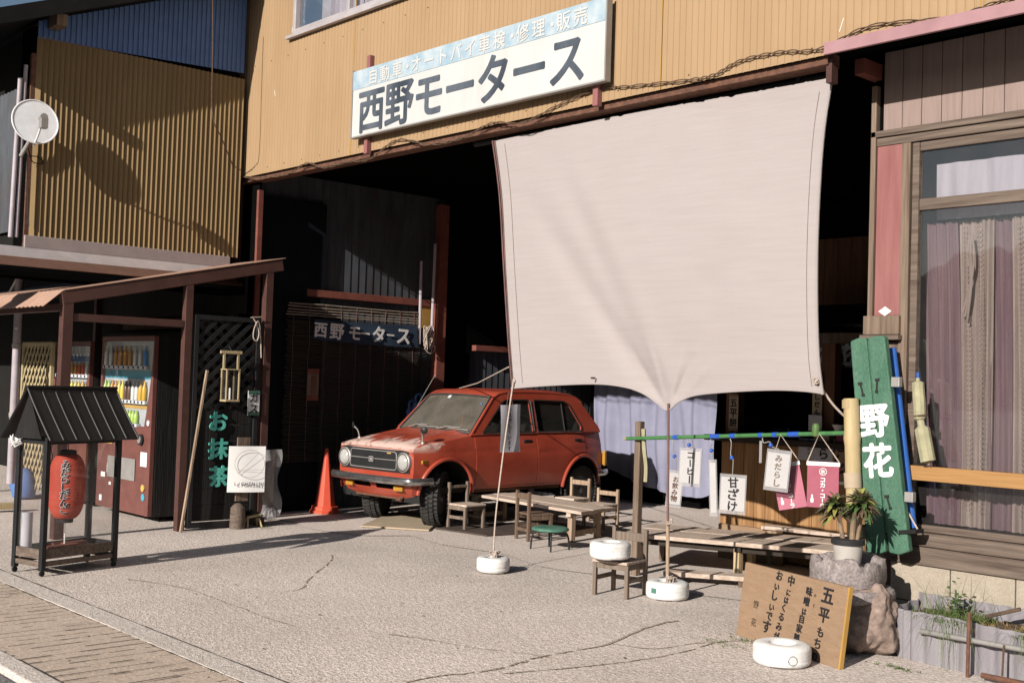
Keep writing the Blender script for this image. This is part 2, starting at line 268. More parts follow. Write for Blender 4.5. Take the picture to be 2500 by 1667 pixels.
def carpaint():
    m, nt, N, L = newmat('faded_red_paint'); P = N['Principled BSDF']; tc = N.new('ShaderNodeTexCoord')
    n = N.new('ShaderNodeTexNoise'); n.inputs['Scale'].default_value = 3; n.inputs['Detail'].default_value = 8
    L.new(tc.outputs['Object'], n.inputs['Vector']); r = N.new('ShaderNodeValToRGB')
    r.color_ramp.elements[0].color = (.31, .050, .028, 1); r.color_ramp.elements[0].position = .3
    r.color_ramp.elements[1].color = (.405, .070, .039, 1); r.color_ramp.elements[1].position = .7; L.new(n.outputs['Fac'], r.inputs[0])
    # peeled paint and rust spread over the front of the bonnet
    sp = N.new('ShaderNodeSeparateXYZ'); L.new(tc.outputs['Object'], sp.inputs[0])
    wob = N.new('ShaderNodeTexNoise'); wob.inputs['Scale'].default_value = 3.2; wob.inputs['Detail'].default_value = 7; wob.inputs['Roughness'].default_value = .6
    mp = N.new('ShaderNodeMapping'); mp.inputs['Scale'].default_value = (3.4, .7, 1); L.new(tc.outputs['Object'], mp.inputs[0]); L.new(mp.outputs[0], wob.inputs['Vector'])
    def mrange(inp, a, b, c, d):
        x = N.new('ShaderNodeMapRange'); x.inputs[1].default_value = a; x.inputs[2].default_value = b; x.inputs[3].default_value = c; x.inputs[4].default_value = d; L.new(inp, x.inputs[0]); return x.outputs[0]
    def mth(op, a, b):
        x = N.new('ShaderNodeMath'); x.operation = op
        for i, q in enumerate((a, b)):
            if isinstance(q, (int, float)): x.inputs[i].default_value = q
            else: L.new(q, x.inputs[i])
        return x.outputs[0]
    fy = mrange(sp.outputs[1], .02, .66, .20, -.36)
    up_ = mrange(sp.outputs[2], .745, .80, 0, 1)
    k = mth('ADD', wob.outputs['Fac'], fy); k = mth('MULTIPLY', mrange(k, .50, .58, 0, 1), up_)
    k = mth('MULTIPLY', k, mrange(sp.outputs[1], .45, .78, 1, .0))
    def mix(fac, a, c):
        x = N.new('ShaderNodeMix'); x.data_type = 'RGBA'; L.new(fac, x.inputs['Factor']); L.new(a, x.inputs[6]); x.inputs[7].default_value = (*c, 1); return x.outputs[2]
    col = mix(k, r.outputs[0], (.62, .44, .38))
    n2 = N.new('ShaderNodeTexNoise'); n2.inputs['Scale'].default_value = 9; n2.inputs['Detail'].default_value = 9; n2.inputs['Roughness'].default_value = .7; L.new(tc.outputs['Object'], n2.inputs['Vector'])
    ru = mth('MULTIPLY', mrange(n2.outputs['Fac'], .55, .62, 0, 1), mth('MULTIPLY', up_, mrange(sp.outputs[1], .5, .9, .9, 0)))
    col = mix(ru, col, (.15, .05, .035))
    L.new(col, P.inputs['Base Color']); P.inputs['Specular IOR Level'].default_value = .5; P.inputs['Coat Weight'].default_value = .25; P.inputs['Coat Roughness'].default_value = .12
    L.new(mrange(n.outputs['Fac'], .3, .7, .25, .5), P.inputs['Roughness']); return m
M['flash'] = mat('flashing_mauve', (.36, .295, .285), (.30, .245, .24), rough=.6, dirt=.2, dcol=(.2, .15, .14)); M['weightwhite'] = mat('scuffed_white', (.74, .72, .70), (.68, .66, .63), sc=8, rough=.55, dirt=.6, dcol=(.40, .34, .28), dsc=11, bump=.25, bsc=30)
M['banner2'] = mat('sunlit_banner', (.44, .15, .20), (.38, .125, .17), rough=.75)  # lighter, pinker copy of the banner red, sunlight painted into it
M['car'] = carpaint()
def ground_mat(name, ca, cb, peb=95, amt=.5, big=(.9, .12), warm=(.25, .20, .16)):
    m, nt, N, L = newmat(name); P = N['Principled BSDF']; P.inputs['Roughness'].default_value = .95; P.inputs['Specular IOR Level'].default_value = .15
    g = N.new('ShaderNodeNewGeometry'); tc = g.outputs['Position']
    n = N.new('ShaderNodeTexNoise'); n.inputs['Scale'].default_value = big[0]; n.inputs['Detail'].default_value = 7; L.new(tc, n.inputs['Vector'])
    r = N.new('ShaderNodeValToRGB'); r.color_ramp.elements[0].color = (*ca, 1); r.color_ramp.elements[0].position = .35; r.color_ramp.elements[1].color = (*cb, 1); r.color_ramp.elements[1].position = .65; L.new(n.outputs['Fac'], r.inputs[0])
    v = N.new('ShaderNodeTexVoronoi'); v.inputs['Scale'].default_value = peb; L.new(tc, v.inputs['Vector'])
    sp = N.new('ShaderNodeSeparateColor'); L.new(v.outputs['Color'], sp.inputs[0])
    mr = N.new('ShaderNodeMapRange'); mr.inputs[3].default_value = 1 - amt; mr.inputs[4].default_value = 1 + amt * .55; L.new(sp.outputs[0], mr.inputs[0])
    n2 = N.new('ShaderNodeTexNoise'); n2.inputs['Scale'].default_value = 38; n2.inputs['Detail'].default_value = 4; L.new(tc, n2.inputs['Vector'])
    m2 = N.new('ShaderNodeMapRange'); m2.inputs[1].default_value = .35; m2.inputs[2].default_value = .65; m2.inputs[3].default_value = 1 - amt * .45; m2.inputs[4].default_value = 1 + amt * .25; L.new(n2.outputs['Fac'], m2.inputs[0])
    mu = N.new('ShaderNodeMath'); mu.operation = 'MULTIPLY'; L.new(mr.outputs[0], mu.inputs[0]); L.new(m2.outputs[0], mu.inputs[1])
    hv = N.new('ShaderNodeHueSaturation'); L.new(r.outputs[0], hv.inputs['Color']); L.new(mu.outputs[0], hv.inputs['Value'])
    n4 = N.new('ShaderNodeTexNoise'); n4.inputs['Scale'].default_value = 2.6; n4.inputs['Detail'].default_value = 9; n4.inputs['Roughness'].default_value = .72; L.new(tc, n4.inputs['Vector'])
    m4 = N.new('ShaderNodeMapRange'); m4.inputs[1].default_value = .54; m4.inputs[2].default_value = .72; m4.inputs[4].default_value = .55; L.new(n4.outputs['Fac'], m4.inputs[0])
    mx = N.new('ShaderNodeMix'); mx.data_type = 'RGBA'; L.new(m4.outputs[0], mx.inputs['Factor']); L.new(hv.outputs[0], mx.inputs[6]); mx.inputs[7].default_value = (*warm, 1)
    L.new(mx.outputs[2], P.inputs['Base Color'])
    b = N.new('ShaderNodeBump'); b.inputs['Strength'].default_value = .55; b.inputs['Distance'].default_value = .006; L.new(v.outputs['Distance'], b.inputs['Height']); 
    b2 = N.new('ShaderNodeBump'); b2.inputs['Strength'].default_value = .5; b2.inputs['Distance'].default_value = .012; L.new(n2.outputs['Fac'], b2.inputs['Height']); L.new(b.outputs[0], b2.inputs['Normal'])
    L.new(b2.outputs[0], P.inputs['Normal']); return m
M['asphalt'] = ground_mat('worn_forecourt', (.60, .515, .455), (.70, .605, .54), amt=.33, warm=(.52, .435, .365))
M['road'] = ground_mat('road_asphalt', (.17, .16, .16), (.22, .21, .205), warm=(.2, .18, .17))
M['slab'] = ground_mat('gutter_slab', (.55, .44, .355), (.62, .50, .41), peb=160, amt=.22, warm=(.36, .28, .22))
M['kerb'] = ground_mat('kerb_concrete', (.60, .53, .47), (.68, .60, .54), peb=130, amt=.3, warm=(.50, .42, .35))
M['apron'] = ground_mat('smooth_floor', (.60, .51, .455), (.65, .56, .50), peb=60, amt=.12, warm=(.38, .31, .26))
M['crack'] = ground_mat('crack_dirt', (.34, .275, .20), (.44, .36, .28), warm=(.30, .26, .15))
M['hill'] = mat('hill_forest', (.035, .05, .025), (.02, .03, .015), sc=.15, rough=1, spec=0)
# ================================================================ SETTING
KY0, KY1 = 2.93, 3.09            # kerb between the grooved slabs and the forecourt
FY = 6.2                          # face of the yellow upper wall
def sheet(name, mt, x0, x1, y0, y1, z=0.0, nx=1, ny=1):
    b = MB(); b.grid(lambda u, v: V((x0 + (x1 - x0) * u, y0 + (y1 - y0) * v, z)), nx, ny)
    return struct(b.build(name, M[mt], world=False))
sheet('ground', 'asphalt', -400, 400, KY1, 400)
sheet('road', 'road', -400, 400, -400, 2.1, -.02)
b = MB(); x = -16.0; rs = random.Random(3)
while x < 6:                      # kerb cast in lengths with open joints, edges a little uneven
    w = 1.2
    pts = [(x, KY0, -.06), (x + w - .008, KY0, -.06), (x + w - .008, KY1, -.06), (x, KY1, -.06)]
    b.prism(pts, (0, 0, .066 + rs.uniform(-.001, .002))); x += w
struct(b.build('kerb', M['kerb'], world=False, bevel=.004))
b = MB(); x = -16.0
while x < 6:
    b.prism([(x, 2.12, -.06), (x + 1.19, 2.12, -.06), (x + 1.19, 2.24, -.06), (x, 2.24, -.06)], (0, 0, .068)); x += 1.2
struct(b.build('road_kerb', M['kerb'], world=False, bevel=.01))
b = MB(); x = -16.0; P_ = .105
while x < 4:
    d = .003 * sin(x * 1.7)
    b.quad((x, 2.24, .002 + d), (x + P_ - .03, 2.24, .002 + d), (x + P_ - .03, KY0, .002 + d), (x, KY0, .002 + d))
    b.quad((x + P_ - .03, 2.24, .002 + d), (x + P_ - .012, 2.24, -.016), (x + P_ - .012, KY0, -.016), (x + P_ - .03, KY0, .002 + d))
    d2 = .003 * sin((x + P_) * 1.7)
    b.quad((x + P_ - .012, 2.24, -.016), (x + P_, 2.24, .002 + d2), (x + P_, KY0, .002 + d2), (x + P_ - .012, KY0, -.016)); x += P_
struct(b.build('gutter_cover', M['slab'], world=False))
b = MB(); rs = random.Random(14); x = -16.0       # dark dirt lying in the grooves of the cover slabs
while x < 4:
    y = 2.25
    while y < KY0 - .01:
        L = rs.uniform(.03, .16); y2 = min(y + L, KY0 - .008); k = rs.uniform(.002, .010); c = x + P_ - .0125 + rs.uniform(-.003, .003)
        if rs.random() < .8: b.quad((c - k, y, .0062), (c + k * .7, y, .0062), (c + k * .7, y2, .0062), (c - k, y2, .0062))
        y = y2
    x += P_
M['jointdirt'] = mat('joint_dirt', (.09, .075, .06), (.05, .042, .035), rough=1)
struct(b.build('groove_dirt', M['jointdirt'], world=False))
def edge_line(y, w, seed):        # dirt packed into the joints beside the kerb
    b = MB(); rs = random.Random(seed); q = []
    for i in range(260): x = -14 + i * .075; k = w * rs.uniform(.2, 1); q += [V((x, y - k, .0045)), V((x, y + k * .6, .0045))]
    b.add(q, [(2 * i, 2 * i + 1, 2 * i + 3, 2 * i + 2) for i in range(259)]); struct(b.build('joint_dirt', M['jointdirt'], world=False))
edge_line(KY1 + .006, .013, 1); edge_line(KY0 - .006, .012, 2); edge_line(2.245, .012, 3)
# smooth concrete floor of the garage, with a soft uneven front edge
b = MB(); pts = []
for i in range(60):
    x = -12.0 + i * .2; pts.append((x, 6.42 + .07 * sin(i * .9) + .05 * sin(i * .37 + 1) + (0.35 if x > -8.9 else 0), .006))
b.add(pts + [(p[0], 14.2, .006) for p in pts], [(i, i + 1, 61 + i, 60 + i) for i in range(59)])
struct(b.build('garage_floor', M['apron'], world=False))
def crack(pts, w, moss=False):
    b = MB(); pts = smooth_path([PZ(*p) for p in pts], 8); rs = random.Random(len(pts)); q = []
    for i, p in enumerate(pts):
        t = (pts[min(i + 1, len(pts) - 1)] - pts[max(i - 1, 0)]).normalized(); n = V((-t.y, t.x, 0)); k = w * rs.uniform(.35, 1) * (.25 if i in (0, len(pts) - 1) else 1)
        p = p + n * rs.uniform(-w, w) * .5 + V((0, 0, .004)); q += [p + n * k, p - n * k * rs.uniform(.3, 1)]
    b.add(q, [(2 * i, 2 * i + 1, 2 * i + 3, 2 * i + 2) for i in range(len(pts) - 1) if rs.random() > .10])
    return struct(b.build('pavement_crack', M['crack'], world=False))
crack([(760, 1273), (762, 1285), (742, 1303), (722, 1318), (705, 1335), (695, 1350), (668, 1358)], .008)
crack([(930, 1568), (1010, 1553), (1090, 1545), (1150, 1535), (1230, 1512), (1290, 1500), (1400, 1478), (1490, 1440), (1560, 1425)], .014)
crack([(880, 1455), (990, 1470), (1080, 1487), (1200, 1500), (1270, 1512)], .006)
crack([(1400, 1478), (1500, 1490), (1590, 1478), (1660, 1475)], .007)
crack([(1150, 1548), (1300, 1535), (1440, 1520), (1560, 1500), (1650, 1475), (1725, 1472)], .008)
crack([(290, 1330), (420, 1350), (520, 1385), (560, 1398), (600, 1415), (680, 1440)], .008)
crack([(1230, 1270), (1300, 1248), (1330, 1243)], .005)
# hill behind the camera, seen only as a reflection in the shop window
b = MB(); hp = []; rs = random.Random(5)
for i in range(240):
    a = radians(-30 - i * .5); d = 190; hz = 25 + 4 * sin(i * .05 + 1) + 2.5 * sin(i * .13) + rs.uniform(0, 3.5)
    hp.append((d * cos(a), d * sin(a), hz))
b.add([(x, y, -1) for x, y, z in hp] + hp + [(x * 1.5, y * 1.5, z * .8) for x, y, z in hp], [(i, i + 1, 241 + i, 240 + i) for i in range(239)] + [(240 + i, 241 + i, 481 + i, 480 + i) for i in range(239)])
struct(b.build('hills', M['hill'], world=False))

# ================================================================ CORRUGATED SHEET
def corr(b, fn, u0, u1, pitch, prof, spans):
    """prof: list of (fraction of pitch, depth); fn(u, z, depth) -> point; spans(u) -> list of (z0, z1)."""
    u = u0; cols = []
    while u < u1:
        for f, d in prof: cols.append((u + f * pitch, d))
        u += pitch
    for (ua, da), (ub, db) in zip(cols[:-1], cols[1:]):
        for z0, z1 in spans((ua + ub) / 2):
            b.quad(fn(ua, z0, da), fn(ub, z0, db), fn(ub, z1, db), fn(ua, z1, da))
    return b
# ================================================================ GARAGE BUILDING
G = thing('garage_building', 'old repair garage with ochre ribbed metal upper wall, wide dark opening and shopfront beside it', 'building', (-7, 6.4, 0))
WX0, WX1, WZ0, WZ1 = -10.12, -8.25, 4.9, 6.15
ZL = 3.56
sp = lambda u: [(ZL, WZ0), (WZ1, 6.9)] if WX0 < u < WX1 else [(ZL, 6.9)]
prof = [(0, 0), (.72, 0), (.8, .006), (.9, .006), (.98, 0)]
b = corr(MB(), lambda u, z, d: V((u, FY + d, z)), -11.28, 4.0, .054, prof, sp)
yw = b.build('upper_wall', M['yellow'], G)
b = MB(); b.box(-11.28, 4, FY + .012, FY + .03, WZ1, 6.9); b.box(WX1, 4, FY + .012, FY + .03, ZL, WZ1); b.box(-11.28, WX0, FY + .012, FY + .03, ZL, WZ1); b.box(WX0, WX1, FY + .012, FY + .03, ZL, WZ0)
b.build('wall_backing', M['vdark'], G)
b = MB(); b.box(-11.34, -11.285, FY - .004, FY + .3, ZL - .01, 6.9); b.build('corner_trim', M['yellow'], G)
b = MB()   # sheet joints and a few rivet stains
for x in (-9.06, -5.3, -3.0): b.box(x, x + .008, FY - .004, FY + .002, ZL, 6.85)
b.build('sheet_joint', M['ochrep'], G)
b = MB(); b.box(-11.2, -3.98, FY + .035, FY + .17, ZL - .05, ZL + .12); b.build('eave_beam', M['rust'], G, bevel=.006)
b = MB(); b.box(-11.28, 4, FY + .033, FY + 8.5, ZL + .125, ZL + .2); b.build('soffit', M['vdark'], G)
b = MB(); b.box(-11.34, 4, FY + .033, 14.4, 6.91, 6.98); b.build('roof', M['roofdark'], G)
# upper window
wf = MB(); t = .05
for x0, x1, z0, z1 in ((WX0, WX0 + t, WZ0, WZ1), (WX1 - t, WX1, WZ0, WZ1), (WX0 + t, WX1 - t, WZ1 - t, WZ1), (WX0 + t, WX1 - t, WZ0, WZ0 + t)): wf.box(x0, x1, FY - .03, FY + .05, z0, z1)
wf.box(-9.2, -9.15, FY - .015, FY + .03, WZ0 + t, WZ1 - t); wf.box(WX0 - .09, WX1 + .05, FY - .055, FY - .004, WZ0 - .035, WZ0 - .002)
wo = wf.build('window', M['alu'], G, bevel=.004)
MB().box(WX0 + t, WX1 - t, FY + .02, FY + .026, WZ0 + t, WZ1 - t).build('pane', M['pane'], wo)
def drape(name, mt, parent, x0, x1, y, z0, z1, folds, amp, seed=1, nz=8, skew=0):
    rs = random.Random(seed); ph = [rs.uniform(0, 6) for _ in range(4)]
    def fn(u, v):
        a = amp * (.6 * sin(u * folds * 2 * pi + ph[0] + .5 * sin(v * 3 + ph[1])) + .4 * sin(u * folds * 4.7 * pi + ph[2] + v))
        return V((x0 + (x1 - x0) * u + skew * v * v, y + a * (1.1 - .5 * v), z0 + (z1 - z0) * v))
    return MB().grid(fn, int(folds * 14), nz).build(name, M[mt], parent, smooth=True)
drape('curtain', 'sheer', wo, WX0 + .42, WX1 - .06, FY + .12, WZ0 + .03, WZ1, 12, .03, 4)
MB().box(WX0 + .02, WX1 - .02, FY + .3, FY + .32, WZ0, WZ1).build('dark_interior', M['shadedpaper'], wo)
b = MB()
for x_, y_, x2, y2, w_ in ((1938, 42, 1928, 74, .004), (631, 208, 632, 222, .006), (672, 63, 671, 76, .005)):
    p, q = PY(x_, y_, FY - .002), PY(x2, y2, FY - .002); b.bar(p, q, w_, .002, (0, 1, 0))
b.build('paint_scratch', M['white'], G)
b = MB(); rs = random.Random(41)
for zz in (3.62, 4.72, 5.6):
    x = -11.2
    while x < 1:
        if not (WX0 - .1 < x < WX1 + .1 and zz > WZ0 - .1): b.tube([(x, FY - .004, zz + rs.uniform(-.006, .006)), (x, FY + .002, zz)], .006, 6)
        x += .324
b.build('sheet_screws', M['rust'], G)
# posts at the left end of the opening
MB().box(-11.32, -11.2, FY + .04, FY + .16, 0, ZL + .04).build('corner_post', M['brownsteel'], G, bevel=.005)
MB().box(-11.195, -10.86, FY + .1, FY + .13, 0, ZL - .02).build('side_panel', M['vdark'], G)  # dark panel added to block the sun and edge the wall's shadow
MB().box(-10.86, -10.82, FY + .07, FY + .13, 0, 3.42).build('door_rail', M['redsteel'], G, bevel=.004)
# inside walls
prof2 = [(0, .014), (.08, .014), (.16, .006), (.92, 0), (1, .014)]
b = corr(MB(), lambda u, z, d: V((-11.05 - d, u, z)), 6.37, 13.2, .105, prof2, lambda u: [(0.0, 3.7)])
b.build('inner_wall', M['greysheet'], G)
b = MB(); b.box(-11.03, -10.995, 6.37, 7.24, 0, 3.4); b.build('shade_lining', M['shadewall'], G)  # dark sheet added to paint the shaded front end of the wall
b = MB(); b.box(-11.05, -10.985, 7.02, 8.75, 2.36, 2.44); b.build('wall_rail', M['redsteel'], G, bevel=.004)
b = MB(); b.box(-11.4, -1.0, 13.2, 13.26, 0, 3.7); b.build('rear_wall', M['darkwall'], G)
b = MB(); b.box(-11.03, -10.92, 8.82, 8.95, 0, 3.6); b.build('inner_post', M['redsteel'], G, bevel=.004)
b = MB(); b.box(-11.045, -11.0, 8.62, 8.8, 2.1, 2.44); b.build('ochre_panel', M['ochrep'], G)
b = MB(); b.box(-11.04, -10.93, 9.45, 10.15, 1.86, 1.93); b.build('wall_ledge', M['redsteel'], G, bevel=.004)
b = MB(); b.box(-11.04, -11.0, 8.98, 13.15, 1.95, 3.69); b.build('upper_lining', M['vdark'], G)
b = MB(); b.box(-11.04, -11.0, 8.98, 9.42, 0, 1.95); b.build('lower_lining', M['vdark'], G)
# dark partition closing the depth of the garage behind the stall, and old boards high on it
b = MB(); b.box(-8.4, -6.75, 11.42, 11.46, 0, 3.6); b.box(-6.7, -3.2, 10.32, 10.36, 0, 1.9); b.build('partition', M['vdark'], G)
b = MB(); x = -6.7
while x < -3.2: b.box(x, x + .148, 10.05, 10.07, 1.92, 3.0); x += .15
b.build('old_boards', M['interiorwood'], G, bevel=.003)
b = MB(); b.box(-6.7, -3.2, 10.0, 10.08, 1.84, 1.92); b.build('board_rail', M['interiorwood'], G)
# pipe and electrical line under the eave
b = MB(); b.tube([(-7.5, 6.4, 3.49), (-4.05, 6.4, 3.485)], .022, 8)
for x in (-7.2, -6.2, -5.2, -4.3): b.box(x, x + .03, 6.37, 6.43, 3.46, 3.57)
b.build('eave_pipe', M['darkwire'], G)
# ---- shopfront on the right
SY = 6.7
MB().box(-3.97, 4, FY - .03, FY - .006, 3.553, 3.63).build('eave_trim', M['pink'], G, bevel=.004)
MB().box(-4.0, -3.96, FY + .05, FY + .12, 3.40, 3.55).build('eave_bracket', M['brownsteel'], G)
p = PY(1974, 153, 6.5); MB().box(p.x - .035, p.x + .035, 6.5, 7.2, p.z - .05, p.z + .05).build('beam_end', M['redsteel'], G, bevel=.004)
MB().box(-3.97, 4, 6.32, 6.4, 3.585, 3.68).build('inner_beam', M['vdark'], G)
b = MB(); x = -3.86
while x < 2: b.box(x, x + .126, SY + .0, SY + .018, 3.16, 3.66); x += .13
b.build('siding', M['siding'], G, bevel=.003)
MB().box(-3.93, 2, SY + .02, SY + .1, 3.0, 3.7).build('siding_backing', M['vdark'], G)
b = MB(); b.box(-3.93, 2, SY - .03, SY + .019, 3.115, 3.155); b.box(-3.93, 2, SY - .012, SY + .019, 3.06, 3.113); b.build('window_head', M['weatherx'], G, bevel=.004)
MB().box(-3.93, -3.895, SY - .03, SY + .1, 1.96, 3.45).build('post_edge', M['weather'], G, bevel=.004)
MB().box(-3.893, -3.72, SY - .01, SY + .09, 1.98, 3.058).build('post', M['redpaint'], G, bevel=.005)
MB().box(-3.718, -3.66, SY - .02, SY + .06, .62, 3.058).build('window_jamb', M['weather'], G, bevel=.004)
b = MB(); b.box(-3.945, -3.70, SY - .05, SY + .12, 1.86, 1.978); b.build('post_capital', M['weather'], G, bevel=.004)
b = MB(); b.box(-3.96, -3.69, SY - .07, SY + .12, 1.825, 1.857); b.build('capital_moulding', M['weatherx'], G, bevel=.005)
MB().box(-3.92, -3.722, SY - .005, SY + .1, .46, 1.82).build('lower_post', M['weather'], G, bevel=.005)
MB().box(-3.80, -3.68, SY + .03, SY + .13, -.02, .455).build('post_foot', M['brownsteel'], G, bevel=.005)
dm = MB(); c = PY(2033, 715, SY - .013); dm.prism([(c.x - .045, c.y, c.z), (c.x, c.y, c.z - .03), (c.x + .045, c.y, c.z), (c.x, c.y, c.z + .03)], (0, -.003, 0)); dm.build('diamond_plate', M['white'], G)
sw = MB()
sw.box(-3.655, -3.61, SY - .0, SY + .05, .70, 3.055); sw.box(-3.608, 2, SY + .005, SY + .05, 2.63, 2.70); sw.box(-3.608, 2, SY + .005, SY + .05, 3.0, 3.055); sw.box(-3.608, 2, SY + .0, SY + .05, .66, .70)
swo = sw.build('shop_window', M['weatherx'], G, bevel=.004)
MB().box(-3.606, 1.9, SY + .024, SY + .03, .701, 2.629).box(-3.606, 1.9, SY + .024, SY + .03, 2.701, 2.999).build('pane', M['pane'], swo)
MB().box(-3.96, 2, SY - .05, SY + .06, .575, .656).build('sill', M['weatherx'], G, bevel=.008)
MB().box(-3.74, 2, SY - .035, SY + .06, .46, .572).build('sill_beam', M['weatherx'], G, bevel=.006)
b = MB(); x = -3.74; i = 0
while x < 2: b.box(x, x + .385, SY - .015, SY + .05, .235, .458); b.box(x - .2, x + .185, SY - .015, SY + .05, -.02, .228); x += .391
b.build('block_base', M['block'], G, bevel=.006)
MB().box(-3.7, 2, SY + .9, SY + .92, 0, 3.6).build('shop_rear', M['vdark'], G)
MB().box(-3.72, -3.69, SY + .14, 13, 0, 3.6).build('shop_side', M['vdark'], G)
MB().box(-3.64, 2, SY - .09, SY - .04, PY(2100, 1102, SY - .09).z, PY(2100, 1069, SY - .09).z).build('hand_rail', M['palex'], G, bevel=.004)
# curtains behind the shop window
ct = tag(drape('net_curtain', 'sheer', None, -3.57, .8, SY + .14, 2.58, 2.93, 16, .018, 3), 'short pale net curtain across the top pane of the shop window', 'curtain')
ctb = thing('patterned_curtain', 'long purple and beige striped curtain behind the lower shop window', 'curtain', (-2.6, SY + .18, .72))
xs = [-3.62, -3.41, -3.27, -3.21, -3.07, -2.98, -2.88, -2.80, -2.72, -2.60, -2.45, -2.3, -2.1, -1.9, -1.6, -1.2, -.6]
for i in range(len(xs) - 1):
    k = 'beigestripe' if i in (1, 2, 4, 6, 7, 10, 12) else 'curtain'
    drape('curtain_panel', k, ctb, xs[i], xs[i + 1] + .02, SY + .17 + .02 * (i % 2), .70, 2.57, 1.6 + (xs[i + 1] - xs[i]) * 8, .022, i + 3, 14, skew=-.05 + .02 * (i % 3))
cb = MB(); rs = random.Random(12)
for x0 in (-3.245, -3.0, -2.93, -2.84, -2.76, -3.33):     # rows of little woven dots
    for j in range(58):
        z = .80 + j * .03; x = x0 - .05 * ((z - .74) / 1.83) ** 2
        for dx in (0, .018): cb.box(x + dx, x + dx + .006, SY + .125, SY + .127, z, z + .009)
cb.build('woven_dots', M['curtain'], ctb)
b = MB(); p0 = PY(2228, 540, SY + .12); p1 = PY(2232, 640, SY + .12); p2 = PY(2222, 735, SY + .12)
for k in range(3): b.tube(smooth_path([p0 + V((.008 * k, 0, 0)), (p0 + p1) / 2 + V((.02 * k - .02, 0, 0)), p1, p2 + V((-.015 * k, 0, .02 * k))]), .007, 6)
b.build('tie_cord', M['beigestripe'], ctb)
# downpipe at the left corner
dp = thing('downpipe', 'slim pinkish white downpipe at the left corner of the ochre wall', 'pipe', (-11.33, 6.12, 2.4))
b = MB(); b.tube([(-11.32, 6.13, 6.8), (-11.335, 6.13, 2.35)], .034, 12); b.build('tube', M['steel'], dp, smooth=True)
for z in (5.15, 4.4, 3.7, 3.0): MB().tube([(-11.33, 6.13, z), (-11.33, 6.13, z + .035)], .040, 12).build('clamp', M['galv'], dp)
# twisted old cable along the lower edge of the yellow wall
cbp = [(545, 405), (600, 408), (660, 400), (705, 375), (745, 385), (800, 372), (850, 365), (912, 322), (990, 332), (1060, 318), (1130, 283), (1200, 282), (1290, 238), (1375, 205), (1450, 198), (1580, 184), (1640, 172), (1700, 140), (1790, 120), (1885, 112), (2000, 60), (2180, 40), (2290, 5), (2400, -30)]
path = smooth_path([PY(x, y, FY - .02) for x, y in cbp], 10); b = MB()
for k in (0, 1):
    b.tube([p + V((0, .005 * cos(i * .9 + k * pi), .0075 * sin(i * .9 + k * pi))) for i, p in enumerate(path)], .0042, 5)
tag(b.build('twisted_cable', M['wire'], smooth=True), 'old twisted brown cable strung along the lower edge of the ochre wall', 'cable')
# ================================================================ SIGNBOARD
SGY = 6.10
sTL, sBL, sBR, sTR = PY(809, 166, SGY), PY(807, 319, SGY), PY(1388, 179, SGY), PY(1388, -4, SGY)
z0, z1, x0, x1 = (sBL.z + sBR.z) / 2, (sTL.z + sTR.z) / 2, sBL.x, sBR.x; zb = z1 - (z1 - z0) * .285
sg = thing('shop_signboard', 'long white signboard with faded blue top band and big black Japanese lettering', 'sign', ((x0 + x1) / 2, SGY + .05, z0))
MB().box(x0, x1, SGY, SGY + .05, z0, z1).build('board', M['signwhite'], sg, bevel=.004)
MB().box(x0, x1, SGY - .003, SGY - .0005, zb, z1).build('blue_band', M['signblue'], sg)
b = MB(); b.box(x0 - .012, x0 - .001, SGY - .006, SGY + .05, z0 - .012, z1 + .012); b.box(x1 + .001, x1 + .014, SGY - .006, SGY + .05, z0 - .012, z1 + .012); b.box(x0, x1, SGY - .004, SGY + .05, z0 - .012, z0 - .001); b.build('edge_trim', M['galv'], sg)
lm = (x1 - x0); cell = lm * .906 / 7; hh = zb - z0
b = MB(); xa, xb = PY(853, 252, SGY).x, PY(1303, 137, SGY).x; cell = (xb - xa) / 6; text(b, '西野モータース', cell * 1.02, step=1 / 1.02, bold=.028, at=plane((xa, SGY - .0005, z0 + hh * .5), (1, 0, 0), (0, 0, 1.0)), asp=1.0)
b.build('main_lettering', M['letter'], sg)
t2 = '自動車·オートバイ車検·修理·販売'
b = MB(); c2 = .150; pl = plane((x0 + lm * .10, SGY - .003, (zb + z1) / 2 - .006), (1, 0, 0), (0, 0, 1)); u = 0
for ch in t2:
    if ch == '·': text(b, '・', c2 * 1.1, bold=.01, at=lambda a, c, n, u=u: pl(a + u - c2 * .18, c, n)); u += c2 * .62
    else: text(b, ch, c2, bold=.022, at=lambda a, c, n, u=u: pl(a + u, c, n)); u += c2 * 1.19
b.build('top_lettering', M['signwhite'], sg)
for x in (x0 + .13, x1 - .16): MB().box(x, x + .05, SGY + .051, FY - .001, z0 - .16, z1 + .14).build('bracket', M['redpaint'], sg)
# ================================================================ NEIGHBOUR HOUSE (left)
N_ = thing('neighbour_house', 'neighbouring house with olive ribbed side wall under a dark overhanging roof', 'house', (-12.5, 5, 0))
prof3 = [(0, 0), (.80, .026), (.86, .026), (.93, -.002), (1, 0)]
b = corr(MB(), lambda u, z, d: V((-11.0 - d * 0 + d, u, z)), 3.98, 6.1, .0515, prof3, lambda u: [(2.70, 4.565 + .012 * (u - 4))])
b.build('olive_wall', M['olive'], N_)
b = corr(MB(), lambda u, z, d: V((-10.985 + d, u, z)), 3.98, 6.12, .0515, [(0, 0), (.5, 0), (.6, -.01), (.9, -.01)], lambda u: [(4.55 + .05 * (u - 4.08), 4.51 + .41 * (u - 3.5))]); b.build('upper_panel', M['bluewall'], N_)
b = MB(); b.box(-11.3, -11.02, 3.95, 4.6, 2.5, 4.66); b.box(-11.3, -11.02, 4.601, 6.1, 2.5, 4.95); b.build('side_core', M['vdark'], N_)
MB().box(-11.0, -10.97, 3.94, 6.05, 2.585, 2.70).build('wall_flashing', M['flash'], N_, bevel=.004)
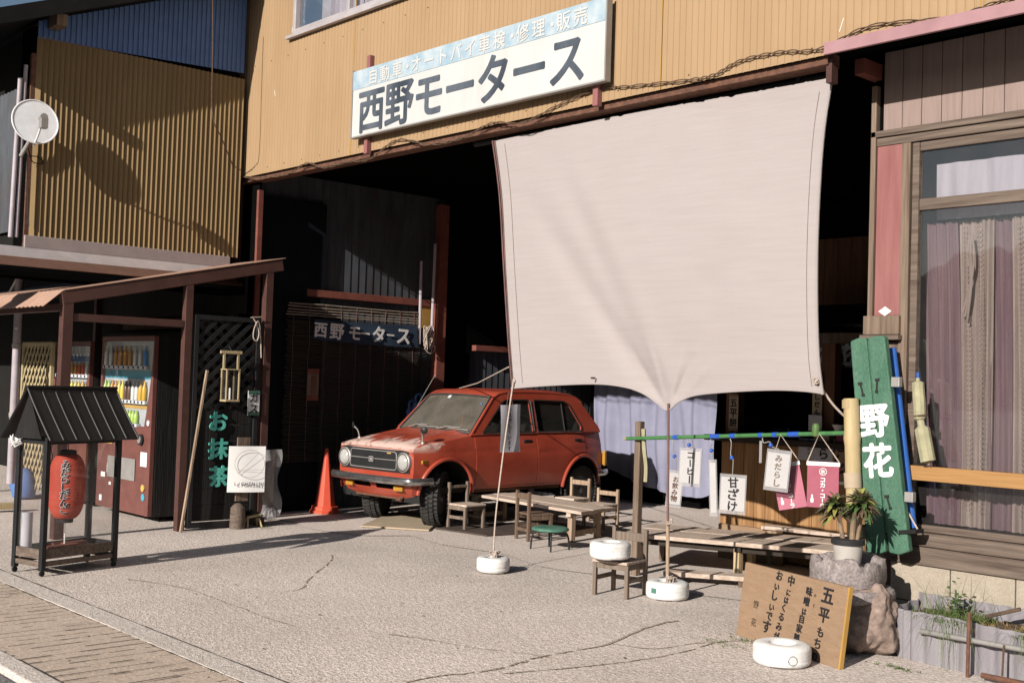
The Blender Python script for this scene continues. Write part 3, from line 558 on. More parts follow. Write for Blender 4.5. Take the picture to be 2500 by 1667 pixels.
MB().box(-11.04, -10.999, 3.94, 3.978, 2.6, 4.4).build('corner_strip', M['rust'], N_)
# ribbed pent roof
def pent(u, v):
    return V((-10.985 + .33 * v, 2.9 + (6.06 - 2.9) * u, 2.585 - .20 * v - .02 * sin(pi * v) + .008 * sin(v * 2 * pi * 9)))
b = MB(); b.grid(lambda u, v: pent(u, v * .44), 1, 48); b.build('pent_sheen', M['alu'], N_, solid=.003)  # upper ribs coloured pale to carry the sky's reflection
b = MB(); b.grid(lambda u, v: pent(u, .445 + v * .555), 1, 60); b.build('pent_roof', M['tile'], N_, solid=.003)
MB().box(-11.0, -10.62, 2.9, 6.06, 2.29, 2.335).build('pent_fascia', M['vdark'], N_)
# roof with a verge that overhangs the olive wall
dz_ = lambda y: 4.53 + .41 * (y - 3.5)
b = MB(); b.prism([(-10.72, 3.3, dz_(3.3)), (-10.72, 7.2, dz_(7.2)), (-10.72, 7.2, dz_(7.2) + .1), (-10.72, 3.3, dz_(3.3) + .1)], (-6, 0, 0)); b.build('roof_deck', M['roofdark'], N_)
b = MB(); b.prism([(-10.69, 3.28, dz_(3.28) - .03), (-10.69, 7.2, dz_(7.2) - .03), (-10.69, 7.2, dz_(7.2) + .12), (-10.69, 3.28, dz_(3.28) + .12)], (-.028, 0, 0)); b.build('verge_board', M['roofdark'], N_)
MB().bar((-11.6, 3.42, 4.385), (-10.66, 3.42, 4.385), .09, .09).build('purlin', M['roofdark'], N_)
MB().bar((-11.6, 4.12, dz_(4.12) - .075), (-10.78, 4.12, dz_(4.12) - .075), .10, .11).build('purlin', M['weather'], N_)
MB().box(-60, -11.3, 3.95, 4.1, 2.5, 4.62).build('front_wall', M['darkwall'], N_)  # dark colour stands in for the shade under the eave overhang
prof4 = [(0, 0), (.5, .02), (1, 0)]
b = corr(MB(), lambda u, z, d: V((u, 3.9 + d, z)), -13.2, -11.25, .09, prof4, lambda u: [(2.75, 4.1)]); b.build('front_sheet', M['greysheet'], N_)
MB().box(-60, -11.3, 6.3, 6.36, 0, 5).build('ground_floor_wall', M['darkwall'], N_)
b = MB(); 
for z, a, c in ((1.98, -13.9, -11.6), (1.62, -13.8, -12.2)): b.box(a, c, 6.23, 6.29, z, z + .12)
b.build('wall_boards', M['interiorwood'], N_, bevel=.004)
# pipes on the corner of the neighbour house
cp = thing('corner_pipes', 'two thin white pipes on the near corner of the olive wall', 'pipe', (-10.97, 3.9, 2.4))
for x0_, y0_, r in ((60, 150, .018), (47, 180, .022)):
    a, c = PX(x0_, y0_, -11.03), PX(x0_ - 23, 545, -11.03); MB().tube([a, c], r, 10).build('tube', M['steel'], cp, smooth=True)
gp = thing('grey_drainpipe', 'grey drainpipe standing left of the beige lattice', 'pipe', PZ(26, 1120))
g0, g1 = PY(46, 632, 4.62), PY(24, 1110, 4.62)
MB().tube([g0, (g0 + g1) / 2, g1], .042, 12).build('tube', M['steel'], gp, smooth=True)
for k in (.33, .66): p = g0.lerp(g1, k); MB().tube([p, p - V((0, 0, .05))], .05, 12).build('socket', M['galv'], gp)
MB().bar(g0 + V((-.02, 0, -.02)), g0 + V((-.22, -.02, -.2)), .04, .03).build('gutter_arm', M['white'], gp)
# satellite dish
dc = PX(78, 283, -10.86); sdh = thing('satellite_dish', 'white round satellite dish on the corner of the olive wall', 'satellite dish', PX(62, 345, -10.9))
ax = (V((.98, -.06, .15))).normalized()
pr = [(.001, 0.045)] + [(.2 * i / 10, .045 * (1 - (i / 10) ** 2) * -1 + .09) for i in range(1, 11)]
pr = [(.205 * i / 12 + .0005, .04 * (i / 12) ** 2) for i in range(13)]
MB().lathe(pr, 40, dc, ax).build('reflector', M['dish'], sdh, smooth=True, solid=.008)
rim = []; a1 = ax.orthogonal().normalized(); a2 = ax.cross(a1)
MB().tube([dc + ax * .04 + a1 * .205 * cos(k * pi / 20) + a2 * .205 * sin(k * pi / 20) for k in range(40)], .007, 6, True).build('rim', M['dish'], sdh, smooth=True)
lo_ = dc - V((0, 0, .22)) + ax * .03; fe = dc + ax * .26 + V((.02, 0, -.03))
MB().tube([lo_, (lo_ + fe) / 2 + V((0, 0, -.02)), fe], .009, 6).build('feed_arm', M['dish'], sdh)
b = MB(); b.tube([fe + ax * .02, fe - ax * .05], .034, 12); b.obox(fe + V((0, 0, -.055)), (.035, 0, 0), (0, .03, 0), (0, 0, .045)); b.build('receiver', M['galv'], sdh)
bk = dc - ax * .05; pm = PX(47, 360, -10.93)
b = MB(); b.tube([bk, bk - V((0, 0, .12)), pm], .018, 8); b.build('mount', M['galv'], sdh)
MB().tube(smooth_path([pm, PX(85, 360, -10.95), PX(100, 375, -10.97), PX(75, 372, -10.96), PX(62, 345, -10.95), PX(66, 520, -10.96)]), .005, 5).build('coax_lead', M['darkwire'], sdh)
# overhead wire drooping in front of the olive wall
wp = [PX(488, -20, -10.6), PX(489, 100, -10.6), PX(488, 260, -10.6), PX(510, 320, -10.7), PX(540, 400, -10.9)]
wp[-1] = PY(545, 405, FY - .03)
tag(MB().tube(smooth_path(wp, 8), .006, 6).build('hanging_wire', M['wire']), 'thin frayed wire hanging down in front of the olive wall', 'wire')
# ================================================================ SAIL AND ROPES
def curve_at(pts, t):
    L_ = [0]
    for i in range(len(pts) - 1): L_.append(L_[-1] + ((pts[i + 1][0] - pts[i][0]) ** 2 + (pts[i + 1][1] - pts[i][1]) ** 2) ** .5)
    d = t * L_[-1]
    for i in range(len(pts) - 1):
        if d <= L_[i + 1] or i == len(pts) - 2:
            k = (d - L_[i]) / (L_[i + 1] - L_[i]); return V(((pts[i][0] + (pts[i + 1][0] - pts[i][0]) * k), pts[i][1] + (pts[i + 1][1] - pts[i][1]) * k))
def dens(pts): return [tuple(p)[:2] for p in smooth_path([(a, c, 0) for a, c in pts], 8)]
eL = dens([(1130, 325), (1146, 450), (1156, 620), (1166, 780), (1175, 893)])
eR = dens([(1915, 178), (1897, 290), (1886, 420), (1880, 560), (1879, 690), (1883, 820), (1893, 906)])
eT = dens([(1130, 325), (1300, 291), (1480, 255), (1700, 217), (1915, 178)])
eB = dens([(1175, 893), (1270, 886), (1370, 883), (1435, 890), (1478, 905), (1510, 927), (1535, 944), (1560, 924), (1600, 909), (1680, 901), (1780, 897), (1850, 900), (1893, 906)])
SAILY = 6.33
def sailY(px, py):
    def seg(ax_, ay, bx, by, w, amp):
        t = max(0, min(1, ((px - ax_) * (bx - ax_) + (py - ay) * (by - ay)) / ((bx - ax_) ** 2 + (by - ay) ** 2)))
        d = ((px - ax_ - t * (bx - ax_)) * (by - ay) - (py - ay - t * (by - ay)) * (bx - ax_)) / ((bx - ax_) ** 2 + (by - ay) ** 2) ** .5
        return amp * exp(-(d / w) ** 2) * min(1, t * 3.2) * min(1, (1 - t) * 8 + .25)
    y = SAILY + .0
    y += seg(1265, 330, 1535, 944, 26, .021) - seg(1300, 340, 1550, 944, 32, .012) + seg(1195, 420, 1520, 935, 30, .03) + seg(1680, 520, 1540, 944, 34, .022) + seg(1340, 640, 1525, 940, 18, .012)
    y -= seg(1620, 640, 1540, 944, 22, .012)
    for bx_, by_, am in ((1440, 780, .010), (1480, 760, -.008), (1505, 800, .008), (1570, 790, -.009), (1600, 800, .010), (1650, 820, -.007)): y += seg(bx_, by_, 1536, 946, 7, am)
    u = (px - 1150) / 760; v = (py - 250) / 650
    y -= .10 * sin(pi * min(1, max(0, u))) * sin(pi * min(1, max(0, v))) * (.6 + .4 * v)
    y += .0016 * MN.noise(V((px * .006, py * .11, 3.1))) + .004 * MN.noise(V((px * .011, py * .012, 8)))
    return y
def sail(u, v):
    a, c, d, e = curve_at(eT, u), curve_at(eB, u), curve_at(eL, v), curve_at(eR, v)
    p = a * (1 - v) + c * v + d * (1 - u) + e * u - (V(eT[0]) * (1 - u) * (1 - v) + V(eT[-1]) * u * (1 - v) + V(eB[0]) * (1 - u) * v + V(eB[-1]) * u * v)
    return PY(p.x, p.y, sailY(p.x, p.y))
rs = random.Random(2); tat = [0] * 161
for i in range(161):
    if rs.random() < .3: tat[i] = rs.uniform(-.004, .005)
    if i in (60, 61, 96, 97, 98, 99, 112, 113): tat[i] = rs.uniform(-.012, -.004)
def sailt(u, v):
    p = sail(u, v)
    if v == 0: p.z += tat[int(round(u * 160))]
    return p
sl = thing('sun_sail', 'big square of pale pinkish sailcloth hung across the garage opening, pinched down at its middle', 'sun sail', sail(.5, 1))
MB().grid(sailt, 160, 110).build('canvas', M['cloth'], sl, smooth=True)
b = MB()
for v0, v1, o in ((0.0, .985, 0),):
    b.grid(lambda u, v: sail(0, v0 + (v1 - v0) * v) + V((.004 + .042 * u * (1 - .3 * v), -.006 - .004 * sin(u * 9), 0)), 4, 40)
b.build('hem_strip', M['hem'], sl, smooth=True)
b = MB(); b.tube([sail(.0, k / 40) + V((.022, -.014, 0)) for k in range(41)], .006, 6); b.build('hem_cord', M['hem'], sl, smooth=True)
b = MB(); b.tube([sail(.965, k / 50) + V((0, -.003, 0)) for k in range(2, 50)], .0013, 4); b.build('stitch_line', M['hem'], sl); b = MB(); b.tube([sail(.036, k / 50) + V((0, -.003, 0)) for k in range(1, 50)], .0013, 4); b.build('stitch_line', M['hem'], sl)
b = MB(); b.tube([sail(1, k / 40) + V((-.008, -.006, 0)) for k in range(41)], .009, 6); b.tube([sail(k / 80, 1) + V((0, -.004, .006)) for k in range(81)], .007, 6); b.build('seam', M['cloth'], sl, smooth=True)
b = MB(); gpt = [sail(.985, .965), sail(.012, .97)]
for p in gpt: b.tube([p + V((.012 * cos(k * pi / 6), -.01, .012 * sin(k * pi / 6))) for k in range(12)], .004, 5, True)
b.build('grommet', M['galv'], sl)
p = PY(1362, 868, SAILY - .05); MB().tube([p + V((0, -.02, 0)), p + V((0, .02, .0))], .007, 8).build('rust_spot', M['rust'], sl)
# white tyre weights
def weight_mesh(r, h, seed):
    rs = random.Random(seed)
    pr = [(.001, h * .62), (r * .33, h * .62), (r * .42, h * .8), (r * .47, h * .96), (r * .55, h), (r * .78, h * .99), (r * .93, h * .93), (r * .99, h * .84), (r, h * .76), (r * .99, h * .745), (r * 1.003, h * .73), (r * 1.005, h * .55), (r * .993, h * .535), (r * 1.005, h * .52), (r * 1.003, h * .34), (r * .991, h * .325), (r * 1.0, h * .31), (r, h * .2), (r * .95, h * .07), (r * .86, 0)]
    q = [rs.uniform(0, 6) for _ in range(3)]
    b = MB().lathe(pr, 48, wob=lambda t, i: 1 + .008 * sin(2 * t + q[0]) + .005 * sin(5 * t + q[1]))
    return b
def weight(px, py, z, r, h, label, seed, Y=None):
    c = PZ(px, py, z) if Y is None else PY(px, py, Y); f = V((c.x, c.y, 0)).normalized(); c = c + f * r
    t = thing('tyre_weight', label, 'weight', (c.x, c.y, z), 'white painted tyre weights', rotz=seed, local=True)
    weight_mesh(r, h, seed).build('tyre', M['weightwhite'], t, smooth=True, world=False)
    b = MB(); b.lathe([(r * .86, 0), (r * .955, h * .075), (r * .95, h * .08), (r * .84, .004)], 40); b.build('worn_edge', M['stone'], t, world=False)
    return t, c
wA, cA = weight(1132, 1318, .006, .130, .115, 'small white tyre weight alone on the forecourt with a rope tied to it', 1)
wC, cC = weight(1532, 1382, .0, .150, .125, 'white tyre weight with a green sticker at the foot of the thin pole', 2)
wD, cD = weight(1795, 1538, .0, .155, .118, 'large white tyre weight lying in front of the leaning wooden menu board', 3)
wE, cE = weight(1401, 1288, .272, .145, .118, 'white tyre weight resting on the seat of a small grey wooden chair', 4)
wF, cF = weight(1628, 1153, .006, .13, .10, 'far white tyre weight on the garage floor at the right end of the lilac sheet', 5)
def dirv(c): return V((-c.x, -c.y, 0)).normalized()
d = dirv(cC); s_ = V((-d.y, d.x, 0)); pc = cC + (d * .78 - s_ * .62).normalized() * .152
n_ = (pc - cC).normalized(); tt = V((-n_.y, n_.x, 0))
b = MB(); b.prism([pc - tt * .02 + V((0, 0, .05)), pc + tt * .02 + V((0, 0, .05)), pc + tt * .02 + V((0, 0, .085)), pc - tt * .02 + V((0, 0, .085))], n_ * .002)
o = b.build('green_sticker', M['stoolgreen'], None); o.parent = wC; o.matrix_parent_inverse = (Matrix.Translation(wC.location) @ wC.rotation_euler.to_matrix().to_4x4()).inverted()
d = dirv(cD); s_ = V((-d.y, d.x, 0)); n_ = (d * .9 + s_ * .35).normalized(); tt = V((-n_.y, n_.x, 0)); pc = cD + n_ * .156 + V((0, 0, .05))
b = MB(); b.tube([pc + tt * .024 * cos(k * pi / 12) + V((0, 0, .024 * sin(k * pi / 12))) for k in range(24)], .0025, 5, True)
o = b.build('ring_mark', M['galv'], None); o.parent = wD; o.matrix_parent_inverse = (Matrix.Translation(wD.location) @ wD.rotation_euler.to_matrix().to_4x4()).inverted()
# ropes
def knot(b, c, n, r, seed):
    rs = random.Random(seed)
    for i in range(n):
        q = [c + V((rs.uniform(-r, r), rs.uniform(-r, r), rs.uniform(-r * .3, r * 1.6))) for _ in range(5)]
        b.tube(smooth_path([c] + q, 4), .0045, 5)
b = MB(); cBL = sail(0.01, .985); rb = cA + V((.0, 0, .10))
m1 = PZ(1135, 1240, .14); b.tube(smooth_path([cBL + V((0, -.01, .05)), cBL.lerp(rb, .35) + V((0, -.03, 0)), cBL.lerp(rb, .75) + V((-.01, -.02, 0)), rb + V((0, 0, .05)), rb]), .0065, 6)
knot(b, rb + V((.01, 0, 0)), 7, .04, 3)
rpA = tag(b.build('sail_rope', M['rope'], smooth=True), 'pale rope from the left lower corner of the sail down to a tyre weight', 'rope')
b = MB(); cT = sail(.46, 1.0); cT = PY(1535, 940, SAILY); ft = cC + V((0, 0, .09))
pt = PZ(1541, 1345, .09)
b.tube([cT + V((0, 0, .03)), cT.lerp(pt, .65)], .010, 8); b.build('x', M['brownz'], None)
bpy.data.objects.remove(bpy.data.objects['x'])
sp_ = thing('support_pole', 'thin pole under the pinched middle of the sail, footed in a tyre weight', 'pole', ft)
jn = cT.lerp(ft, .66)
MB().tube([cT + V((0, 0, .04)), jn], .009, 8).build('upper_rod', M['hem'], sp_, smooth=True)
MB().tube([jn + V((0, 0, .05)), ft], .013, 8).build('lower_rod', M['woodz'], sp_, smooth=True)
b = MB(); knot(b, jn + V((.01, 0, .02)), 3, .02, 5); knot(b, ft + V((.03, 0, .02)), 6, .035, 6); b.build('binding', M['rope'], sp_, smooth=True)
b = MB(); cR = sail(.985, .965); bp = PY(1950, 965, 6.5)
b.tube(smooth_path([cR, cR.lerp(bp, .5) + V((0, 0, -.02)), bp]), .0075, 6); knot(b, cR + V((0, -.02, 0)), 4, .02, 8)
tag(b.build('sail_rope', M['rope'], smooth=True), 'short pale rope from the right lower corner of the sail to the bamboo post', 'rope')
b = MB(); r0 = PY(1168, 843, 6.4); r1 = PX(1050, 893, -10.9); b.tube([r0, r0.lerp(r1, .5) + V((0, 0, -.03)), r1], .006, 6)
tag(b.build('sail_rope', M['rope'], smooth=True), 'thin pale rope running back from the sail to the dark inner wall', 'rope')
# hanging notice on the rope in front of the car
nt = thing('hanging_notice', 'tall pale cloth notice with vertical writing hanging beside the rope in front of the car', 'notice', PY(1170, 1040, 6.28))
def nf(u, v):
    a = PX(1148, 930, -6.86).lerp(PX(1195, 928, -6.86), u); c = PX(1149, 1039, -6.86).lerp(PX(1195, 1037, -6.86), u)
    return a.lerp(c, v) + V((.010 * sin(u * 5 + 1) * (1 - v) + .006 * sin(v * 4 + u * 2), 0, 0))
MB().grid(nf, 12, 20).build('cloth', M['shadedpaper'], nt, smooth=True)
c = nf(.42, .1); b = MB(); text(b, '一人でしています', .044, vertical=True, step=1.0, bold=.01, jit=.08, at=plane(c + V((.014, 0, 0)), nf(1, .5) - nf(0, .5), (0, 0, 1))); b.build('lettering', M['ink'], nt)
b = MB(); b.tube([nf(.3, 0), PX(1168, 900, -6.86)], .002, 5); b.tube([nf(.65, 0), PX(1170, 900, -6.86)], .002, 5); b.build('string', M['hem'], nt)
# ================================================================ SMALL CHAIRS, TABLES, STOOL
def chair(name, label, mt, loc, rotz, w=.25, dp=.27, sh=.255, bh=.46, rail=(.385, .435)):
    t = thing(name, label, 'chair', loc, "small wooden children's chairs", rotz, True); k = .0145
    mz, mx_ = M[mt + 'z'], M[mt + 'z']
    MB().box(-w / 2 - .012, w / 2 + .012, -dp / 2 - .012, dp / 2 - .03, sh - .02, sh).build('seat', M['chairseat' if mt == 'brown' else 'tablex'], t, bevel=.004, world=False)
    for sx in (-1, 1):
        MB().box(sx * w / 2 - k, sx * w / 2 + k, -dp / 2 - k + .014, -dp / 2 + k + .014, 0, sh - .021).build('leg', mz, t, bevel=.003, world=False)
        MB().obox((sx * w / 2, dp / 2 - .014, bh / 2), (k, 0, 0), (0, k, 0), (0, 0.0, bh / 2)).build('leg', mz, t, bevel=.004, world=False)
        MB().box(sx * w / 2 - .008, sx * w / 2 + .008, -dp / 2 + .03, dp / 2 - .03, .105, .135).build('side_stretcher', mz, t, bevel=.002, world=False)
        MB().box(sx * w / 2 - .009, sx * w / 2 + .009, -dp / 2 + .03, dp / 2 - .03, sh - .06, sh - .022).build('apron', mz, t, bevel=.002, world=False)
    MB().box(-w / 2 + k, w / 2 - k, -dp / 2 + .005, -dp / 2 + .022, sh - .06, sh - .022).build('apron', mz, t, bevel=.002, world=False)
    MB().box(-w / 2 + k, w / 2 - k, dp / 2 - .024, dp / 2 - .006, .085, .115).build('back_stretcher', mz, t, bevel=.002, world=False)
    MB().box(-w / 2 + k, w / 2 - k, dp / 2 - .023, dp / 2 - .005, *rail).build('backrest', mz, t, bevel=.003, world=False)
    return t
M['chairseat'] = M['brownz']
# the thing's +y is the side of the backrest
chair('small_chair', 'grey brown small wooden chair at the left end of the low table', 'grey', (-8.93, 7.66, .006), radians(93), rail=(.40, .428))
chair('small_chair', 'dark brown small wooden chair standing just behind the green stool', 'brown', (-8.01, 7.72, .006), radians(167), w=.22)
pC = PZ(*c5(1560, 300), .25); pD = PZ(*c5(1855, 365), .25)
chair('small_chair', 'small wooden chair behind the low table nearest the rear wheel of the car', 'wood', (pC.x - .03, pC.y + .14, .006), radians(4))
chair('small_chair', 'small wooden chair mostly hidden behind the right end of the low table', 'wood', (pD.x - .02, pD.y + .14, .006), radians(6), bh=.40, rail=(.33, .375))
chair('small_chair', 'grey small wooden chair carrying a white tyre weight on its seat', 'grey', (-5.615, 6.285, 0), radians(12), w=.26, dp=.29, rail=(.37, .43))
# low table
TZ = .315; ta = [PZ(*c5(440, 222), TZ), PZ(*c5(1725, 440), TZ), PZ(*c5(2095, 388), TZ), PZ(*c5(830, 190), TZ)]
tb = thing('low_table', 'long low weathered plank table set in front of the red car', 'table', ((ta[0] + ta[2]) / 2) * 1 - V((0, 0, TZ)))
ta[0] = ta[0] + V((.25, 0, 0)) * 0 
for i in range(3):
    f0, f1 = i / 3 + .004, (i + 1) / 3 - .004
    a, c_, e, d = ta[0].lerp(ta[3], f0), ta[1].lerp(ta[2], f0), ta[1].lerp(ta[2], f1), ta[0].lerp(ta[3], f1)
    dz = V((0, 0, (.0, .003, -.002)[i])); MB().prism([a + dz - V((0, 0, .028)), c_ + dz - V((0, 0, .028)), e + dz - V((0, 0, .028)), d + dz - V((0, 0, .028))], (0, 0, .028)).build('board', M['tablex'], tb, bevel=.003)
cx = lambda u, v: ta[0].lerp(ta[1], u).lerp(ta[3].lerp(ta[2], u), v)
for u in (.10, .90):
    for v in (.12, .86):
        p = cx(u, v); MB().box(p.x - .028, p.x + .028, p.y - .028, p.y + .028, .006, TZ - .03).build('leg', M['woodz'], tb, bevel=.004)
    MB().bar(cx(u, .02) - V((0, 0, .05)), cx(u, .98) - V((0, 0, .05)), .05, .04).build('bearer', M['tablex'], tb, bevel=.004)
    MB().bar(cx(u, .14) - V((0, 0, .23)), cx(u, .84) - V((0, 0, .23)), .03, .05).build('stretcher', M['woodz'], tb, bevel=.003)
# long bench
BZ = .30
bf = [PZ(*c8(310, 1045), BZ), PZ(*c8(1690, 1165), BZ), PZ(*c8(1700, 1085), BZ), PZ(*c8(520, 985), BZ)]
bn = thing('long_bench', 'long low plank bench in front of the stall, ending behind the carved stone basin', 'bench', V(((bf[0].x + bf[2].x) / 2, (bf[0].y + bf[2].y) / 2, 0)))
bx = lambda u, v: bf[0].lerp(bf[1], u).lerp(bf[3].lerp(bf[2], u), v)
dn = V((0, 0, .03))
for i, (f0, f1) in enumerate(((0, .27), (.277, .52), (.528, .76), (.768, 1))):
    MB().prism([bx(0, f0) - dn, bx(1, f0) - dn, bx(1, f1) - dn, bx(0, f1) - dn], dn + V((0, 0, (.002, 0, .003, -.001)[i]))).build('board', M['tablex'], bn, bevel=.003)
for u in (.07, .55, .95):
    for v in (.1, .9):
        p = bx(u, v); MB().box(p.x - .027, p.x + .027, p.y - .027, p.y + .027, 0, BZ - .031).build('leg', M['paleline' if u > .5 else 'brownz'], bn, bevel=.003)
    MB().bar(bx(u, .04) - V((0, 0, .055)), bx(u, .96) - V((0, 0, .055)), .05, .045).build('bearer', M['darkwoodx'], bn, bevel=.003)
MB().bar(bx(.06, .1) - V((0, 0, .06)), bx(.97, .1) - V((0, 0, .06)), .03, .05).build('front_rail', M['darkwoodx'], bn, bevel=.003)
pk = thing('foot_plank', 'narrow weathered plank lying low in front of the long bench', 'plank', PZ(*c8(830, 1320), 0))
a, c_ = PZ(*c8(572, 1290), .09), PZ(*c8(1130, 1330), .09); nn = V((-(c_ - a).y, (c_ - a).x, 0)).normalized()
MB().prism([a - V((0, 0, .035)), c_ - V((0, 0, .035)), c_ + nn * .17 - V((0, 0, .035)), a + nn * .17 - V((0, 0, .035))], (0, 0, .035)).build('board', M['tablex'], pk, bevel=.004)
for k in (.08, .9): p = a.lerp(c_, k); MB().bar(p + nn * .02 - V((0, 0, .064)), p + nn * .15 - V((0, 0, .064)), .05, .052).build('foot', M['brownz'], pk)
# short slatted bench behind
rz = .33; rf = [PZ(*c8(1195, 1000), rz), PZ(*c8(1780, 1062), rz), PZ(*c8(1790, 1000), rz), PZ(*c8(1330, 968), rz)]
rbn = thing('slatted_bench', 'short slatted wooden bench standing close against the stall boards', 'bench', V((rf[0].x, rf[0].y, 0)))
rx = lambda u, v: rf[0].lerp(rf[1], u).lerp(rf[3].lerp(rf[2], u), v)
for i in range(4):
    f0, f1 = i / 4 + .012, (i + 1) / 4 - .012; MB().prism([rx(0, f0) - dn, rx(1, f0) - dn, rx(1, f1) - dn, rx(0, f1) - dn], dn).build('slat', M['woodz' if i % 2 else 'tablex'], rbn, bevel=.003)
for u in (.1, .9):
    for v in (.1, .9): p = rx(u, v); MB().box(p.x - .025, p.x + .025, p.y - .025, p.y + .025, 0, rz - .03).build('leg', M['woodz'], rbn)
a, c_ = PZ(*c8(925, 985), .3), PZ(*c8(1335, 1036), .3)
tag(MB().prism([a - V((0, 0, .3)), c_ - V((0, 0, .3)), c_ + V((-.02, .05, -.3)), a + V((-.02, .05, -.3))], (0, 0, .3)).build('kick_board', M['ply'], bevel=.003), 'orange brown board on edge along the foot of the stall', 'board')
# green stool
sc_ = (PZ(*c5(1060, 850)) + PZ(*c5(1520, 855))) / 2; sc_ = V((-7.46, 7.40, 0))
st = thing('round_stool', 'low round stool with worn green vinyl seat and bent black legs', 'stool', sc_, local=True)
MB().lathe([(.001, .205), (.12, .207), (.15, .205), (.165, .196), (.168, .186), (.162, .176), (.14, .172), (.001, .172)], 40).build('seat', M['stoolgreen'], st, smooth=True, world=False)
for k in range(4):
    a = radians(-42 + 90 * k); e = V((cos(a), sin(a), 0)); MB().tube(smooth_path([e * .05 + V((0, 0, .166)), e * .10 + V((0, 0, .166)), e * .145 + V((0, 0, .15)), e * .165 + V((0, 0, .1)), e * .172]), .0085, 8).build('leg', M['black'], st, smooth=True, world=False)
# dark mat and sheet under the table
m_ = [PZ(975, 1209), PZ(1117, 1234), V((-7.95, 8.25, 0)), V((-8.9, 8.4, 0))]; m_ = [V((-9.05, 7.36, 0)), PZ(*c5(700, 715)), V((-8.2, 8.9, 0)), V((-9.0, 8.8, 0))]
tag(MB().prism([p + V((0, 0, .01)) for p in m_], (0, 0, .012)).build('floor_mat', M['amat'], bevel=.003), 'dark brown plywood mat on the floor under the small chair and table', 'mat')
q = [PZ(828, 1212), PZ(985, 1222), PZ(1018, 1192), PZ(900, 1180)]
tag(MB().prism([p + V((0, 0, .01)) for p in q], (0, 0, .016)).build('plywood_sheet', M['cardb'], bevel=.003), 'pale thin sheet of plywood lying on the garage floor before the car', 'sheet')
# traffic cone
tc_ = PZ(742, 1179, .006) + V((-.06, .06, 0)); tc_.z = .006
cn = thing('traffic_cone', 'plain orange traffic cone standing beside the front bumper of the car', 'cone', tc_, local=True)
zc = .70
MB().lathe([(.145, .03), (.12, .045), (.022, zc - .02), (.018, zc - .004), (.008, zc), (.001, zc)], 8).build('body', M['orange'], cn, world=False, bevel=.006)
MB().lathe([(.172, 0), (.172, .025), (.15, .04), (.146, .07), (.138, .075)], 8).build('base', M['orange'], cn, world=False, bevel=.004)
# ================================================================ LANTERN STAND
A0, A1 = V((-8.35, 3.22, 0)), V((-8.53, 3.86, 0)); e1 = (A1 - A0).normalized(); e2 = V((-e1.y, e1.x, 0)); wl = (A1 - A0).length; dl = .345
ls = thing('lantern_stand', 'black roofed display stand with clear sides holding a red paper lantern', 'lantern stand', A0 + e1 * wl / 2 + e2 * dl / 2)
P3 = lambda u, v, z: A0 + e1 * u + e2 * v + V((0, 0, z))
EZ, RZ = .985, 1.335; pw = .019
for u in (pw, wl - pw):
    for v in (pw, dl - pw): MB().obox(P3(u, v, EZ / 2 + .02), e1 * pw, e2 * pw, (0, 0, EZ / 2 - .02)).build('post', M['black'], ls, bevel=.003)
def rail(u0, v0, u1, v1, z, h, name='rail', mt='black'): return MB().bar(P3(u0, v0, z), P3(u1, v1, z), .026, h).build(name, M[mt], ls, bevel=.003)
for z, h in ((.155, .07), (.085, .035), (EZ - .03, .04)):
    mt_ = 'weatherx' if z < .5 else 'black'; rail(.04, pw, wl - .04, pw, z, h, 'rail', mt_); rail(.04, dl - pw, wl - .04, dl - pw, z, h); rail(pw, .04, pw, dl - .04, z, h, 'rail', mt_); rail(wl - pw, .04, wl - pw, dl - .04, z, h)
MB().obox(P3(wl / 2, dl / 2, .145), e1 * (wl / 2 - .05), e2 * (dl / 2 - .05), (0, 0, .01)).build('floor_board', M['tablex'], ls)
b = MB()
for u, v, l in ((.25, .12, .14), (.42, .2, .1), (.34, .25, .08)): b.obox(P3(u, v, .175), e1 * l, e2 * .03, (0, 0, .018))
b.build('loose_bricks', M['redsteel'], ls)
for a, c_ in (((.04, pw), (wl - .04, pw)), ((.04, dl - pw), (wl - .04, dl - pw)), ((pw, .04), (pw, dl - .04)), ((wl - pw, .04), (wl - pw, dl - .04))):
    p, q = P3(*a, 0), P3(*c_, 0); MB().quad(p + V((0, 0, .195)), q + V((0, 0, .195)), q + V((0, 0, EZ - .055)), p + V((0, 0, EZ - .055))).build('clear_panel', M['acrylic'], ls)
ov, oe = .055, .11
def slope(sg_):                       # roof slopes, slightly concave, with standing seams
    def f(u, v):
        w = dl / 2 + sg_ * (dl / 2 + oe) * v; z = RZ - (RZ - EZ + .02) * (v ** .92); return P3(-ov + (wl + 2 * ov) * u, w, z)
    return f
for sg_ in (-1, 1):
    f = slope(sg_); MB().grid(f, 14, 6).build('roof_slope', M['black'], ls, solid=.012)
    b = MB()
    for k in range(8): u = k / 7; b.tube([f(u, j / 8) + V((0, 0, .008)) for j in range(9)], .0075, 6)
    b.build('roof_seam', M['black'], ls, smooth=True)
MB().bar(P3(-ov - .01, dl / 2, RZ + .008), P3(wl + ov + .01, dl / 2, RZ + .008), .04, .02).build('roof_ridge', M['black'], ls, bevel=.004)
for u in (-ov + .02, wl + ov - .02):
    b = MB(); b.prism([P3(u, 0.02, EZ - .01), P3(u, dl - .02, EZ - .01), P3(u, dl / 2, RZ - .04)], e1 * .012); b.build('gable_board', M['blackwood'], ls)
for u in (pw, wl - pw):
    for v in (pw, dl - pw):
        b = MB(); c = P3(u, v, .021); b.tube([c - e2 * .009, c + e2 * .009], .02, 12); b.build('caster', M['coal'], ls)
b = MB(); p = P3(.0, dl - pw, EZ - .07); knot(b, p, 7, .05, 21); tag(b.build('tied_rag', M['white'], smooth=True), 'white rag knotted round the rear corner post of the black lantern stand', 'rag')
